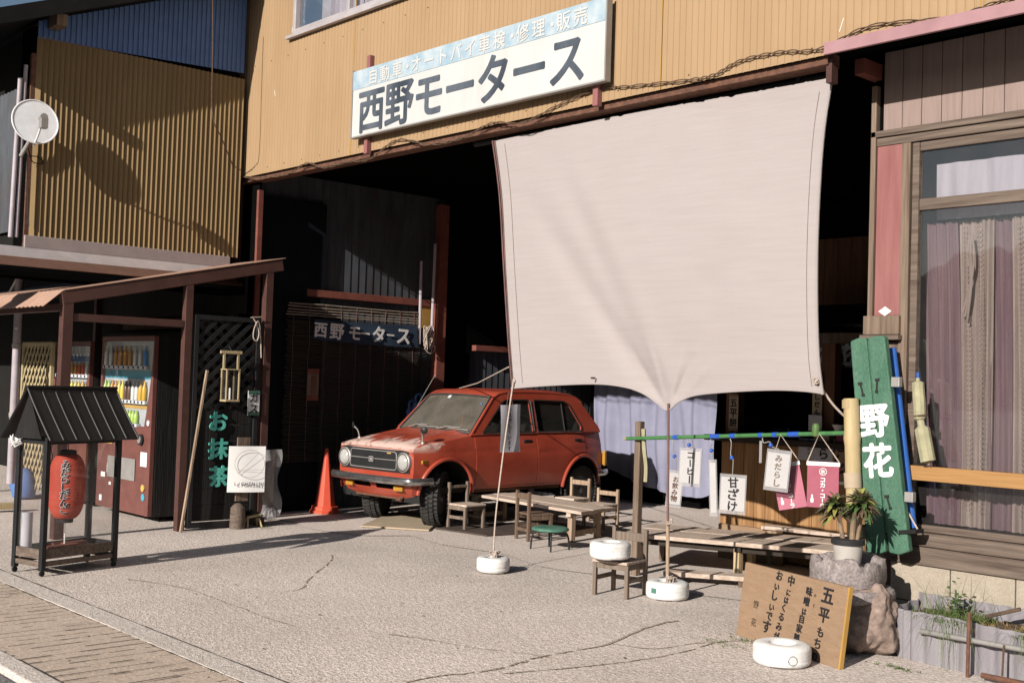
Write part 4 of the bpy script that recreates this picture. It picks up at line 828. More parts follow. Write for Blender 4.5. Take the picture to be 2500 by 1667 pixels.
LC = P3(wl * .475, dl * .5, 0); lt = thing('paper_lantern', 'long red paper lantern with black Japanese lettering inside the clear stand', 'lantern', LC + V((0, 0, .37)))
def lrad(z): # z in 0..1
    return .105 * (1 - abs(2 * z - 1) ** 3.6) ** .5 * .62 + .105 * .38 * (1 - abs(2 * z - 1) ** 8) ** .5 + .0
LZ0, LH = .375, .475
def lrad(z):
    k = abs(2 * z - 1); return .058 + .070 * (1 - k ** 3.4) ** .62
pr = []
for i in range(0, 145): z = i / 144; pr.append((lrad(min(.999, max(.001, z))) + (.0016 if i % 4 in (1, 2) else 0), LZ0 + LH * z))
MB().lathe(pr, 48, LC).build('paper_body', M['red'], lt, smooth=True)
MB().lathe([(.058, LZ0 + LH), (.06, LZ0 + LH + .025), (.045, LZ0 + LH + .03)], 32, LC).build('top_ring', M['black'], lt)
MB().lathe([(.045, LZ0 - .03), (.056, LZ0 - .028), (.057, LZ0 + .0)], 32, LC).build('bottom_ring', M['black'], lt)
fa = atan2(-LC.y, -LC.x) - .12
def lmap(r0):
    def f(u, v, n):
        z = .5 + (v + r0) / LH; r = lrad(min(.999, max(.001, z))) + .0025 + n; t = fa + u / .125
        return LC + V((cos(t) * r, sin(t) * r, LZ0 + LH * z))
    return f
b = MB(); text(b, 'みだらしだんご', .066, True, .84, bold=.075, ext=.0004, at=lmap(.17)); b.build('lettering_outline', M['white'], lt)
b = MB(); text(b, 'みだらしだんご', .066, True, .84, bold=.02, ext=.001, at=lambda u, v, n: lmap(.17)(u, v, n + .0012)); b.build('lettering', M['ink'], lt)
b = MB(); b.tube([LC + V((0, 0, LZ0 - .03)), LC + V((.005, 0, LZ0 - .11))], .0015, 5); b.build('tassel_cord', M['darkwire'], lt)
b = MB()
for k in range(6): b.lathe([(.001, -.007), (.006, -.004), (.007, 0), (.006, .004), (.001, .007)], 10, LC + V((.005, 0, LZ0 - .117 - .0135 * k)))
b.build('beads', M['white'], lt, smooth=True)
MB().tube([LC + V((0, 0, LZ0 + LH + .03)), LC + V((0, 0, EZ + .1))], .003, 6).build('hanger', M['darkwire'], lt)
MB().tube([P3(wl * .12, dl * .85, .16), P3(wl * .12, dl * .85, .43)], .04, 16).build('paper_tube', M['shadedpaper'], ls, smooth=True)
# ================================================================ SHELTER WITH VENDING MACHINES
XS = -10.1
sh = thing('machine_shelter', 'lean-to shelter of rust brown steel posts over the vending machines', 'shelter', (-11.5, 5, 0))
roofz = lambda y: 2.155 + (y - 3.98) * .222
for y0, w_ in ((4.03, .09), (5.17, .075), (6.02, .08)):
    MB().box(XS - w_, XS, y0 - w_ / 2, y0 + w_ / 2, 0, roofz(y0) - .10).build('post', M['brownsteel'], sh, bevel=.004)
for y0 in (4.03, 6.02): MB().box(-14.2, -14.12, y0 - .04, y0 + .04, 0, roofz(y0) - .1).build('post', M['brownsteel'], sh, bevel=.004)
MB().bar((XS - .04, 3.97, roofz(3.97) - .06), (XS - .04, 6.16, roofz(6.16) - .06), .085, .115).build('roof_beam', M['brownsteel'], sh, bevel=.005)
MB().box(XS - 4.1, XS - .095, 4.0, 4.06, 1.985, 2.05).build('front_beam', M['brownsteel'], sh, bevel=.004)
MB().box(XS - .07, XS - .01, 4.08, 5.125, 1.90, 1.965).build('side_rail', M['brownsteel'], sh, bevel=.004)
b = MB(); b.grid(lambda u, v: V((XS + .01 - 4.2 * u, 3.98 + 2.2 * v, roofz(3.98 + 2.2 * v) + .006)), 2, 2); b.build('roof_sheet', M['lip'], sh, solid=.006)
b = MB()
def lipf(u, v): return V((XS + .0 - 4.2 * u, 3.975 - .17 * v, roofz(3.98) + .005 - .15 * v + (.006 if int(u * 84 + .01) % 2 else -.004)))
b.grid(lipf, 84, 2); b.build('roof_lip', M['lip'], sh, solid=.004)
b = MB()
for x in (-11, -12, -13): b.bar((x, 4.0, roofz(4) - .05), (x, 6.1, roofz(6.1) - .05), .05, .06)
b.build('rafter', M['brownsteel'], sh)
b = MB(); b.box(-14.1, -10.62, 6.04, 6.07, 0, 1.92); b.box(-14.1, -10.62, 6.04, 6.07, 2.1, 2.5); b.build('rear_panel', M['blackwood'], sh)
def vending(name, label, x0, x1, y0, z1, mt, seed, full):
    t = thing(name, label, 'vending machine', ((x0 + x1) / 2, y0 + .3, 0)); w = x1 - x0; rs = random.Random(seed)
    y1 = y0 + .68
    b = MB(); b.box(x0, x1, y0 + .02, y1, .05, z1); b.build('cabinet', M['blackwood'], t, bevel=.01)
    # door: a rim around a display recess, lower body plain
    zs0 = .93 if full else 1.0
    xr = x1 - .10; b = MB(); b.box(x0, x1, y0 - .03, y0 + .018, .06, zs0); b.box(x0, x0 + .04, y0 - .03, y0 + .018, zs0, z1)
    b.box(x0 + .04, x1, y0 - .03, y0 + .018, z1 - .05, z1)
    # curved right rim
    pts = [(x1, zs0), (x1, z1 - .05)] + [(x1 - .015 - .14 * (k / 12) ** 1.7 if k else x1 - .015, z1 - .05 - (z1 - .05 - zs0) * k / 12) for k in range(13)]
    b.prism([(p, y0 - .03, q) for p, q in pts], (0, .048, 0)); b.build('door', M[mt], t, bevel=.004)
    xl = x0 + .045; xr = x1 - .02
    MB().box(xl, xr, y0 + .001, y0 + .012, zs0, z1 - .052).build('display_back', M['vmwhite'], t)
    rows = [(1.50, 12, True), (1.17, 12, True), (.97, 9, False)] if full else [(1.42, 9, True), (1.22, 9, True), (1.04, 9, True)]
    cols = [(.5, .1, .05), (.55, .35, .06), (.6, .5, .1), (.35, .5, .12), (.6, .2, .3), (.12, .07, .05), (.1, .25, .5), (.6, .6, .58), (.5, .25, .08)]
    if not hasattr(vending, 'mm'): vending.mm = [mat('drink_%s' % n_, c_, rough=.3) for n_, c_ in zip(('red', 'orange', 'yellow', 'green', 'pink', 'brown', 'blue', 'white', 'amber'), cols)]; vending.me = {}
    if full:
        MB().box(xl, xr, y0 - .004, y0, 1.40, 1.48).build('cyan_strip', M['cyan'], t); MB().box(xl, xr - .08, y0 - .004, y0, 1.10, 1.16).build('ochre_strip', M['ochre'], t)
    else: MB().box(xl, xr, y0 - .004, y0, 1.56, 1.62).build('top_strip', M['bluewall'], t)
    for zr, n, tall in rows:
        if full and zr > 1.3: zr, hb = 1.185, .19
        elif full and zr > 1.0: zr, hb = .955 - .0, .13
        elif full: zr, hb = 1.53, .2
        else: hb = .13
        xe = xr - (.30 if not full or zr < 1.1 else .14) if full else xr - .03
        for i in range(n):
            px = xl + .07 + (xe - xl - .1) * i / (n - 1); r = .026 if full else .022; k = rs.randrange(9) if i % 2 == 0 else k
            key = (k, hb, r)
            if key not in vending.me:
                ob = MB().lathe([(r * .9, 0), (r, hb * .05), (r, hb * .62), (r * .55, hb * .8), (r * .4, hb * .86), (r * .42, hb)], 10).build('bottle', vending.mm[k], t, smooth=True, world=False); vending.me[key] = ob.data
            else: ob = bpy.data.objects.new('bottle', vending.me[key]); COL.objects.link(ob); ob.parent = t
            ob.location = V((px, y0 - .022 + .0, zr)) - ROOT[t]
        b = MB(); b.box(xl + .03, xe + .03, y0 - .045, y0 - .001, zr - .035, zr - .002)
        b.build('shelf_strip', M['vmwhite'], t); b = MB()
        for i in range(n):
            px = xl + .07 + (xe - xl - .1) * i / (n - 1); b.tube([(px, y0 - .045, zr - .018), (px, y0 - .05, zr - .018)], .013, 10)
        b.build('button_row', M['coal'], t)
    MB().quad((xl, y0 - .028, zs0 + .01), (xr, y0 - .028, zs0 + .01), (xr, y0 - .028, z1 - .06), (xl, y0 - .028, z1 - .06)).build('front_glass', M['pane'], t)
    f = y0 - .032
    if full:
        b = MB(); b.box(x0 + .28, x1 - .3, f - .012, f, .38, .60); b.build('dispensing_flap', M['galv'], t, bevel=.006)
        MB().tube([(x1 - .19, f, .80), (x1 - .19, f - .02, .80)], .055, 20).build('coin_panel', M['coal'], t, smooth=True); MB().tube([(x1 - .19, f - .02, .80), (x1 - .19, f - .03, .80)], .035, 16).build('coin_return', M['galv'], t, smooth=True)
        MB().box(x1 - .19, x1 - .05, f - .004, f, .54, .68).build('price_sticker', M['paper'], t)
        MB().tube([(x1 - .105, f, .33), (x1 - .105, f - .012, .33)], .035, 16).build('change_cup', M['ochre'], t); MB().tube([(x1 - .105, f, .24), (x1 - .105, f - .004, .24)], .035, 16).build('round_sticker', M['cyan'], t)
        MB().tube([(x1 - .05, f, .97), (x1 - .05, f - .008, .97)], .03, 14).build('lock_plate', M['vmwhite'], t)
        for x, z, w_, h_ in ((x0 + .12, .37, .1, .05), (x0 + .26, .42, .03, .1), (x0 + .32, .3, .05, .03), (x0 + .1, .12, .06, .06), (x0 + .2, .72, .16, .12)): MB().box(x, x + w_, f - .004, f, z, z + h_).build('sticker', M['paper' if z < .7 else 'ochre'], t)
    return t
vending('vending_machine', 'brown drinks vending machine with curved edge, right of the pair', -12.02, -10.80, 5.2, 1.83, 'brownvm', 3, True)
vending('vending_machine', 'narrower vending machine of blue labelled drinks behind the first shelter post', -13.3, -12.32, 5.2, 1.78, 'brownvm', 5, False)
# lattice panel at the right side of the shelter
lp = thing('lattice_panel', 'black stained lattice and plank panel closing the side of the shelter', 'panel', (XS - .03, 5.5, 0))
ly0, ly1, lz1 = 5.235, 5.94, 2.03
b = MB()
for y0, y1, z0_, z1_ in ((ly0, ly0 + .045, 0.02, lz1), (ly1 - .045, ly1, .02, lz1), (ly0 + .045, ly1 - .045, lz1 - .045, lz1), (ly0 + .045, ly1 - .045, .02, .07)): b.box(XS - .05, XS + .0, y0, y1, z0_, z1_)
b.build('frame', M['black'], lp, bevel=.003)
b = MB()
for k in range(-8, 10):
    for sgn, xx in ((1, XS - .018), (-1, XS - .032)):
        yc = ly0 + .1 * k * 1.3; p = V((xx, yc, 1.15)); q = V((xx, yc + sgn * .9, 2.0))
        # clip to the panel
        ts = [0, 1]; dy = q.y - p.y; lo_t, hi_t = 0, 1
        for lim, s_ in ((ly0 + .05, 1), (ly1 - .05, -1)):
            v0, v1 = (p.y - lim) * s_, (q.y - lim) * s_
            if v0 < 0 and v1 < 0: lo_t, hi_t = 1, 0
            elif v0 < 0: lo_t = max(lo_t, v0 / (v0 - v1))
            elif v1 < 0: hi_t = min(hi_t, v0 / (v0 - v1))
        if hi_t - lo_t > .03: b.bar(p.lerp(q, lo_t), p.lerp(q, hi_t), .012, .03, (1, 0, 0)) if False else b.obox((p.lerp(q, lo_t) + p.lerp(q, hi_t)) / 2, (q - p).normalized() * (p.lerp(q, hi_t) - p.lerp(q, lo_t)).length / 2, V((.005, 0, 0)), (q - p).normalized().cross(V((1, 0, 0))) * .02)
b.build('lattice', M['black'], lp)
b = MB()
for k in range(7): b.box(XS - .045, XS - .022, ly0 + .05, ly1 - .05, .08 + k * .152, .08 + k * .152 + .148)
b.build('planks', M['blackwood'], lp, bevel=.003)
b = MB(); cl = PX(500, 967, XS - .015); sz = .205
for i, ch in enumerate('お抹茶'):
    c = PX((500, 500, 502)[i], (967, 1036, 1084)[i], XS - .015); c.z = cl.z - i * .262
    text(b, ch, sz, bold=.04, ext=.008, at=plane(c, (0, 1, 0), (0, 0, 1)), off=.0)
b.build('raised_lettering', M['teal'], lp)
tag(MB().bar(PX(415, 1221, XS + .055), PX(476, 850, XS + .03), .024, .024).build('leaning_stick', M['woodz'], bevel=.004), 'thin weathered stick leaning against the black lattice panel', 'stick')
# hanging wooden lamp on the lattice
c = PX(530, 850, XS + .06); hl = thing('hanging_lamp', 'small wooden framed hanging lamp box on the black lattice', 'lamp', c - V((0, 0, .25)))
MB().box(c.x - .01, c.x + .01, c.y - .115, c.y + .115, c.z + .155, c.z + .185).build('top_bar', M['lightwood'], hl, bevel=.003)
for s_ in (-1, 1): MB().box(c.x - .008, c.x + .008, c.y + s_ * .075 - .009, c.y + s_ * .075 + .009, c.z - .0, c.z + .154).build('upright', M['lightwood'], hl)
b = MB()
for s_ in (-1, 1):
    for t_ in (-1, 1): b.box(c.x + t_ * .05 - .007, c.x + t_ * .05 + .007, c.y + s_ * .065 - .007, c.y + s_ * .065 + .007, c.z - .28, c.z)
b.box(c.x - .06, c.x + .06, c.y - .075, c.y + .075, c.z - .30, c.z - .281); b.box(c.x - .06, c.x + .06, c.y - .075, c.y + .075, c.z + .001, c.z + .012); b.build('lamp_frame', M['lightwood'], hl, bevel=.002)
MB().box(c.x - .045, c.x + .045, c.y - .058, c.y + .058, c.z - .28, c.z - .002).build('lamp_panes', M['pane'], hl); MB().tube([(c.x, c.y, c.z - .28), (c.x, c.y, c.z - .17)], .01, 8).build('candle', M['white'], hl)
MB().tube([(c.x, c.y, c.z + .185), (c.x - .05, c.y, c.z + .23)], .004, 6).build('hook', M['darkwire'], hl)
# rope loop hung on the shelter post
b = MB(); a = PX(580, 728, XS + .02); pts = [a, PX(590, 745, XS + .02), PX(595, 765, XS + .03), PX(590, 783, XS + .03), PX(582, 775, XS + .03), PX(584, 755, XS + .03), PX(593, 738, XS + .03), PX(598, 765, XS + .02), PX(600, 822, XS + .02)]
b.tube(smooth_path(pts), .006, 6); b.tube([PX(576, 729, XS + .02), PX(600, 728, XS + .02)], .005, 5); b.build('q', M['rope'], None); o = bpy.context.scene.objects['q']; o.name = 'rope_loop'; tag(o, 'pale rope looped on the rear post of the rust brown shelter', 'rope')
# gas sign
c0, c1 = PX(572, 897, XS + .02), PX(596, 954, XS + .02); gs = thing('gas_sign', 'narrow white sign with green ends fixed right of the lattice panel', 'sign', (XS, c0.y, c1.z))
MB().box(XS - .0, XS + .012, c0.y, c1.y, c1.z, c0.z).build('plate', M['paper'], gs, bevel=.002)
for z in (c1.z, c0.z - .035): MB().box(XS + .0125, XS + .014, c0.y, c1.y, z, z + .035).build('green_band', M['stoolgreen'], gs)
b = MB(); text(b, 'ガス', (c1.y - c0.y) * .8, True, 1.05, bold=.02, at=plane((XS + .0125, (c0.y + c1.y) / 2, (c0.z + c1.z) / 2 + (c1.y - c0.y) * .42), (0, 1, 0), (0, 0, 1))); b.build('lettering', M['ink'], gs)
# white poster with a circle
Xp = XS + .09; a, c_ = PX(525, 1024, Xp), PX(592, 1127, Xp); pk_ = .13; po = thing('event_poster', 'white poster with a thin drawn circle hung below the gas sign', 'poster', (Xp, a.y, c_.z))
MB().grid(lambda u, v: V((Xp + .012 * sin(u * 4 + v) + pk_ * u, a.y + (c_.y - a.y) * u, c_.z + (a.z - c_.z) * v)), 8, 8).build('sheet', M['paper'], po, smooth=True)
cc = V((Xp + .034 + pk_ * .52, (a.y + c_.y) / 2 + .01, c_.z + (a.z - c_.z) * .62)); rr_ = (c_.y - a.y) * .39
b = MB(); cw = lambda y, z: cc + V((pk_ * y / (c_.y - a.y), y, z)); b.tube([cw(rr_ * cos(k * pi / 20), rr_ * sin(k * pi / 20)) for k in range(40)], .0016, 4, True); b.tube([cw(-rr_ * .75, -rr_ * .7), cw(rr_ * .55, rr_ * .75)], .0014, 4); b.tube([cw(-rr_ * .85, -rr_ * .45), cw(rr_ * 1.0, -rr_ * .42)], .0012, 4); b.build('drawing', M['redsteel'], po)
b = MB(); text(b, 'LIGHTNING', .042, step=.80, bold=.015, at=plane((Xp + .034 + pk_ * .15, a.y + .06, c_.z + (a.z - c_.z) * .19), (pk_, c_.y - a.y, 0), (0, 0, 1))); b.build('lettering', M['ink'], po)
MB().box(Xp - .02, Xp - .005, a.y + .1, c_.y - .1, c_.z - .09, a.z + .08).build('backing_board', M['weather'], po)
# clear bag of papers hung beside it and clutter at the foot
Xb = XS + .03; q = [PX(595, 1030, Xb), PX(632, 1033, Xb), PX(643, 1080, Xb), PX(640, 1150, Xb), PX(600, 1180, Xb)]
bg = thing('paper_bag', 'crumpled clear plastic bag of printed sheets hanging next to the white poster', 'bag', PX(615, 1195, Xb))
b = MB(); rs = random.Random(4); y0_, y1_ = PX(597, 1100, Xb).y, PX(640, 1100, Xb).y; zt_, zb_ = PX(615, 1032, Xb).z, PX(615, 1185, Xb).z
b.grid(lambda u, v: V((Xb + .03 * sin(u * 7 + v * 3) * sin(v * 5 + 1) + .02, y0_ + (y1_ - y0_) * u + .02 * sin(v * 9), zb_ + (zt_ - zb_) * v)), 14, 20); b.build('sheet', M['plastic'], bg, smooth=True)
MB().box(Xb - .012, Xb - .006, y0_ + .01, y1_ - .05, zb_ + .1, zt_ - .02).build('papers', M['weather'], bg)
b = MB(); b.lathe([(.001, .0), (.05, .01), (.075, .05), (.06, .1), (.03, .13), (.001, .14)], 14, PX(618, 1195, Xb), wob=lambda t, i: 1 + .22 * sin(3 * t + i * 2)); b.build('knot', M['plastic'], bg)
rs = random.Random(9)
c = PX(545, 1202, XS + .06); tag(MB().lathe([(.07, 0), (.075, .02), (.07, .2), (.03, .24), (.001, .245)], 14, V((c.x, c.y, 0))).build('grey_jug', M['weatherx'], smooth=True), 'grey jug on the ground at the foot of the lattice panel', 'jug')
c = PX(575, 1204, XS + .05); tk = thing('toy_stool', 'tiny pale wooden stool on the ground beside the grey jug', 'stool', V((c.x, c.y, 0)))
MB().bar((c.x, c.y - .05, .10), (c.x, c.y + .1, .12), .05, .02).build('seat', M['lightwood'], tk)
for yy in (-.04, .08):
    for xx in (-.02, .02): MB().bar((c.x + xx, c.y + yy, .09), (c.x + xx * 2.2, c.y + yy * 1.3, 0), .016, .016).build('leg', M['lightwood'], tk)
# beige lattice and left clutter
bl = thing('beige_lattice', 'beige wooden lattice screen standing behind the grey drainpipe', 'lattice', PY(80, 1000, 5.0))
a, c_ = PY(57, 786, 5.0), PY(122, 786, 5.0); zlo = .12
b = MB(); 
for x in (a.x, c_.x): b.box(x - .02, x + .02, 4.98, 5.02, zlo, a.z)
b.box(a.x + .021, c_.x - .021, 4.98, 5.02, a.z - .04, a.z); b.build('frame', M['beigelat'], bl, bevel=.003)
b = MB(); wd = c_.x - a.x; hh_ = a.z - zlo
for k in range(-30, 12):
    for sgn, yy in ((1, 4.992), (-1, 5.006)):
        x_ = a.x + .105 * k; p = V((x_, yy, zlo)); q = V((x_ + hh_ * .62, yy, a.z)) 
        if sgn < 0: p, q = V((a.x + c_.x - p.x, yy, zlo)), V((a.x + c_.x - q.x, yy, a.z))
        lo_t, hi_t = 0, 1
        for lim, s_ in ((a.x, 1), (c_.x, -1)):
            v0, v1 = (p.x - lim) * s_, (q.x - lim) * s_
            if v0 < 0 and v1 < 0: lo_t, hi_t = 1, 0
            elif v0 < 0: lo_t = max(lo_t, v0 / (v0 - v1))
            elif v1 < 0: hi_t = min(hi_t, v0 / (v0 - v1))
        if hi_t - lo_t > .02: d_ = (q - p).normalized(); b.obox((p.lerp(q, lo_t) + p.lerp(q, hi_t)) / 2, d_ * (p.lerp(q, hi_t) - p.lerp(q, lo_t)).length / 2, V((0, .004, 0)), d_.cross(V((0, 1, 0))) * .013)
b.build('lattice', M['beigelat'], bl)
c = PZ(32, 1142); tag(MB().lathe([(.001, 0), (.07, .01), (.10, .06), (.105, .11), (.08, .18), (.04, .21), (.001, .215)], 18, c + V((-.03, .1, 0)), wob=lambda t, i: 1 + .05 * sin(2 * t + i)).build('round_stone', M['stone'], smooth=True), 'round pale stone on the ground left of the lantern stand', 'stone')
c = PZ(8, 1150); tag(MB().lathe([(.06, 0), (.12, .03), (.14, .15), (.11, .28), (.05, .34), (.001, .35)], 14, c + V((-.1, .25, 0)), wob=lambda t, i: 1 + .12 * sin(3 * t + i * 1.3)).build('blue_bag', M['bluewall'], smooth=True), 'slumped blue bag at the far left edge of the forecourt', 'bag')
a, c_ = PZ(-30, 1163, .06), PZ(46, 1160, .06); tag(MB().bar(a, c_, .1, .06).build('timber_length', M['lightwood'], bevel=.004), 'length of pale timber on the ground at the far left', 'timber')
# ================================================================ THE RED CAR   local x = left side, y = rearward, z = up
CAR = thing('parked_car', 'small faded red hatchback with peeling bonnet and chunky tyres parked in the garage mouth', 'car', (-9.662, 7.007, .006), rotz=.061, local=True)
def cb(b, name, mt, par=None, **k): return b.build(name, M[mt] if isinstance(mt, str) else mt, par or CAR, world=False, **k)
def pln(a):  # plan half width
    w = .632
    if a < .55: w -= .062 * ((.55 - a) / .55) ** 2.2
    if a > 2.3: w -= .075 * ((a - 2.3) / .7) ** 2
    return w
def hw(a, z):
    w = pln(a)
    if z < .66: w -= .030 * ((.66 - z) / .33) ** 2
    else: w -= .062 * ((z - .66) / .28) ** 1.6
    if .742 < z < .768: w -= .005
    return w
def ztop(a):
    if a < .85: return .775 + .145 * (a / .85) ** .8
    return .92 + .03 * max(0, (a - .85) / 2.1)
def zbot(a):
    if a < .14: return .335
    if a > 2.9: return .40
    return .37
ARCH = ((.475, .34, .345), (2.575, .34, .335))
def a_of(u): return .06 + 2.91 * u
def side_panel(sg, u0, u1, nu, nz, off=0.0, clip=None, z0f=None, z1f=None):
    """surface patch with round wheel openings"""
    b = MB(); g = {}
    for i in range(nu + 1):
        for j in range(nz + 1):
            a = u0 + (u1 - u0) * i / nu; lo_, hi_ = (z0f or zbot)(a), (z1f or ztop)(a)
            g[i, j] = [a, lo_ + (hi_ - lo_) * j / nz]
    inside = set()
    for k, p in g.items():
        for (ca, cz, r) in (clip or ARCH):
            if (p[0] - ca) ** 2 + (p[1] - cz) ** 2 < r * r: inside.add(k)
    fs = []; used = set()
    for i in range(nu):
        for j in range(nz):
            q = [(i, j), (i + 1, j), (i + 1, j + 1), (i, j + 1)]
            if all(k in inside for k in q): continue
            fs.append(q); used.update(q)
    for k in used & inside:
        a, z = g[k]
        for (ca, cz, r) in (clip or ARCH):
            d = ((a - ca) ** 2 + (z - cz) ** 2) ** .5
            if d < r: g[k] = [ca + (a - ca) / max(d, 1e-4) * r, cz + (z - cz) / max(d, 1e-4) * r]
    idx = {k: n for n, k in enumerate(sorted(used))}
    vs = [V((sg * (hw(g[k][0], g[k][1]) + off), g[k][0], g[k][1])) for k in sorted(used)]
    return b.add(vs, [tuple(idx[k] for k in q) for q in fs])
for sg in (1, -1): cb(side_panel(sg, .06, 2.97, 110, 22), 'body_side', 'car', smooth=True, solid=.004)
# bonnet with rounded shoulders, cowl
def hood(u, v):
    a = .04 + .80 * v; s_ = 2 * u - 1; w = hw(max(.06, a), ztop(a)); x = w * s_
    z = ztop(a) + .035 * (1 - abs(s_) ** 3.5) + .022 * (1 - abs(s_) ** 2) * v
    z += .012 * (exp(-((abs(s_) - .62) / .08) ** 2)) * min(1, v * 3)
    if v < .12: z -= .035 * ((.12 - v) / .12) ** 2
    return V((x, a - .035 * (1 - s_ * s_) * (1 - v), z))
cb(MB().grid(hood, 40, 34), 'bonnet', 'car', smooth=True)
b = MB(); b.grid(lambda u, v: hood(u, 1) + V((0, .004 + .10 * v, .002 - .0 * v)), 30, 2); cb(b, 'cowl', 'car', smooth=True)
# nose
def nose(z, s_, d=0): # front surface point
    w = hw(.07, max(.4, min(.77, z))); cr = .05 * (1 - s_ * s_); return V((w * s_, .055 - cr * .75 + d, z))
b = MB(); b.grid(lambda u, v: nose(.50 + .285 * v, 2 * u - 1), 24, 8); cb(b, 'nose_panel', 'car', smooth=True)
# lower valance with two openings
b = MB()
def val(s_, z): p = nose(z, s_); return V((p.x * (1 - .10 * max(0, (.45 - z) / .14)), p.y - .012 + .09 * max(0, (.47 - z) / .16) ** 1.5, z))
cols = [-1, -.82, -.60, -.08, .08, .60, .82, 1]; rows_ = [.275, .365, .375, .445, .455, .50]
for i in range(7):
    for j in range(5):
        if i in (2, 4) and j in (2,): continue
        n = 4
        for k in range(n):
            s0, s1 = cols[i] + (cols[i + 1] - cols[i]) * k / n, cols[i] + (cols[i + 1] - cols[i]) * (k + 1) / n
            b.quad(val(s0, rows_[j]), val(s1, rows_[j]), val(s1, rows_[j + 1]), val(s0, rows_[j + 1]))
cb(b, 'front_valance', 'car', smooth=True, weld=True, solid=.006)
b = MB(); b.box(-.48, .48, .12, .14, .33, .47); cb(b, 'valance_recess', 'coal')
b = MB(); b.tube([(-.34, .10, .285), (.36, .10, .285)], .012, 8); b.tube([(-.2, .1, .285), (-.15, .5, .27)], .014, 6); b.tube([(.30, .08, .28), (.34, .12, .27), (.36, .1, .30)], .02, 6); cb(b, 'crossmember', 'rust')
for s_ in (-1, 1):
    c = val(s_ * .71, .392); b = MB(); b.obox(c + V((0, -.016, .0)), (.062, s_ * .004, 0), (0, .014, 0), (0, 0, .026)); cb(b, 'indicator', 'amber', bevel=.006)
# black grille mask with chrome trim
b = MB(); b.grid(lambda u, v: nose(.548 + .222 * v, (2 * u - 1) * (.925 - .03 * v), -.006), 24, 4); cb(b, 'grille_mask', 'coal', smooth=True, solid=.004)
def gl(s_, z): return nose(z, s_, -.013)
b = MB(); rect = []
for s_, z in [(-.62, .585), (-.585, .572), (.585, .572), (.62, .585), (.62, .735), (.585, .75), (-.585, .75), (-.62, .735)]: rect.append((s_, z))
pts = []
for i in range(8):
    (s0, z0_), (s1, z1_) = rect[i], rect[(i + 1) % 8]; n = 10 if abs(s1 - s0) > .2 else 2
    for k in range(n): pts.append(gl(s0 + (s1 - s0) * k / n, z0_ + (z1_ - z0_) * k / n))
b.tube(pts, .0055, 6, True); b.tube([gl(-.6 + 1.2 * k / 10, .668) for k in range(11)], .0045, 6); cb(b, 'grille_trim', 'galv', smooth=True)
b = MB()
for k in range(13): z = .583 + k * .0128; b.tube([nose(z, -.6 + 1.2 * i / 10, -.009) for i in range(11)], .003, 4)
cb(b, 'grille_bars', 'black')
c = gl(0, .662); b = MB(); b.obox(c + V((0, -.006, 0)), (.036, 0, 0), (0, .004, 0), (0, 0, .026)); em = cb(b, 'grille_emblem', 'coal', bevel=.004)
b = MB(); 
for x0_, x1_, z0_, z1_ in ((-.034, .034, .021, .026), (-.034, .034, -.026, -.021), (-.034, -.029, -.021, .021), (.029, .034, -.021, .021), (-.017, -.008, -.016, .016), (.008, .017, -.016, .016), (-.008, .008, -.004, .004)): b.box(c.x + x0_, c.x + x1_, c.y - .013, c.y - .0105, c.z + z0_, c.z + z1_)
cb(b, 'emblem_letter', 'alu', em)
c = gl(.44, .735); b = MB(); b.obox(c, (.03, 0, 0), (0, .002, 0), (0, 0, .005)); cb(b, 'grille_script', 'ochre')
for s_ in (-1, 1):
    c = V((s_ * .462, nose(.66, s_ * .78).y - .012, .655)); b = MB(); b.lathe([(.100, .03), (.098, -.012), (.088, -.018), (.084, -.005)], 32, c, (0, 1, 0)); hl_ = cb(b, 'headlight', 'galv', smooth=True)
    b = MB(); b.tube([c + V((.083 * cos(k * pi / 14), -.014, .083 * sin(k * pi / 14))) for k in range(28)], .006, 6, True); cb(b, 'bezel', 'coal', hl_, smooth=True)
    b = MB(); b.lathe([(.086, .0), (.078, -.018), (.05, -.034), (.02, -.040), (.001, -.041)], 32, c + V((0, .0, 0)), (0, 1, 0)); cb(b, 'lens', 'lamp', hl_, smooth=True)
# bumper
path = [(-.66, .24, .475), (-.655, .12, .475), (-.63, .03, .475), (-.57, -.025, .475), (-.3, -.06, .475), (0, -.07, .475), (.3, -.06, .475), (.57, -.025, .475), (.63, .03, .475), (.655, .12, .475), (.66, .24, .475)]
path = smooth_path(path, 6); b = MB(); prf = [(-.035, 0), (-.03, .012), (-.012, .022), (.012, .022), (.03, .012), (.035, 0)]; vs = []; fs = []
for i, p in enumerate(path):
    t = (path[min(i + 1, len(path) - 1)] - path[max(i - 1, 0)]).normalized(); n = V((t.y, -t.x, 0))
    for z, o in prf: vs.append(p + n * o + V((0, 0, z)))
m_ = len(prf)
for i in range(len(path) - 1):
    for j in range(m_ - 1): fs.append((i * m_ + j, (i + 1) * m_ + j, (i + 1) * m_ + j + 1, i * m_ + j + 1))
cb(b.add(vs, fs), 'front_bumper', 'chrome', smooth=True, solid=.004)
b = MB(); vs2 = [V((v.x * .96, 3.03 - v.y * .9, v.z)) for v in vs]; cb(b.add(vs2, fs), 'rear_bumper', 'chrome', smooth=True, solid=.004)
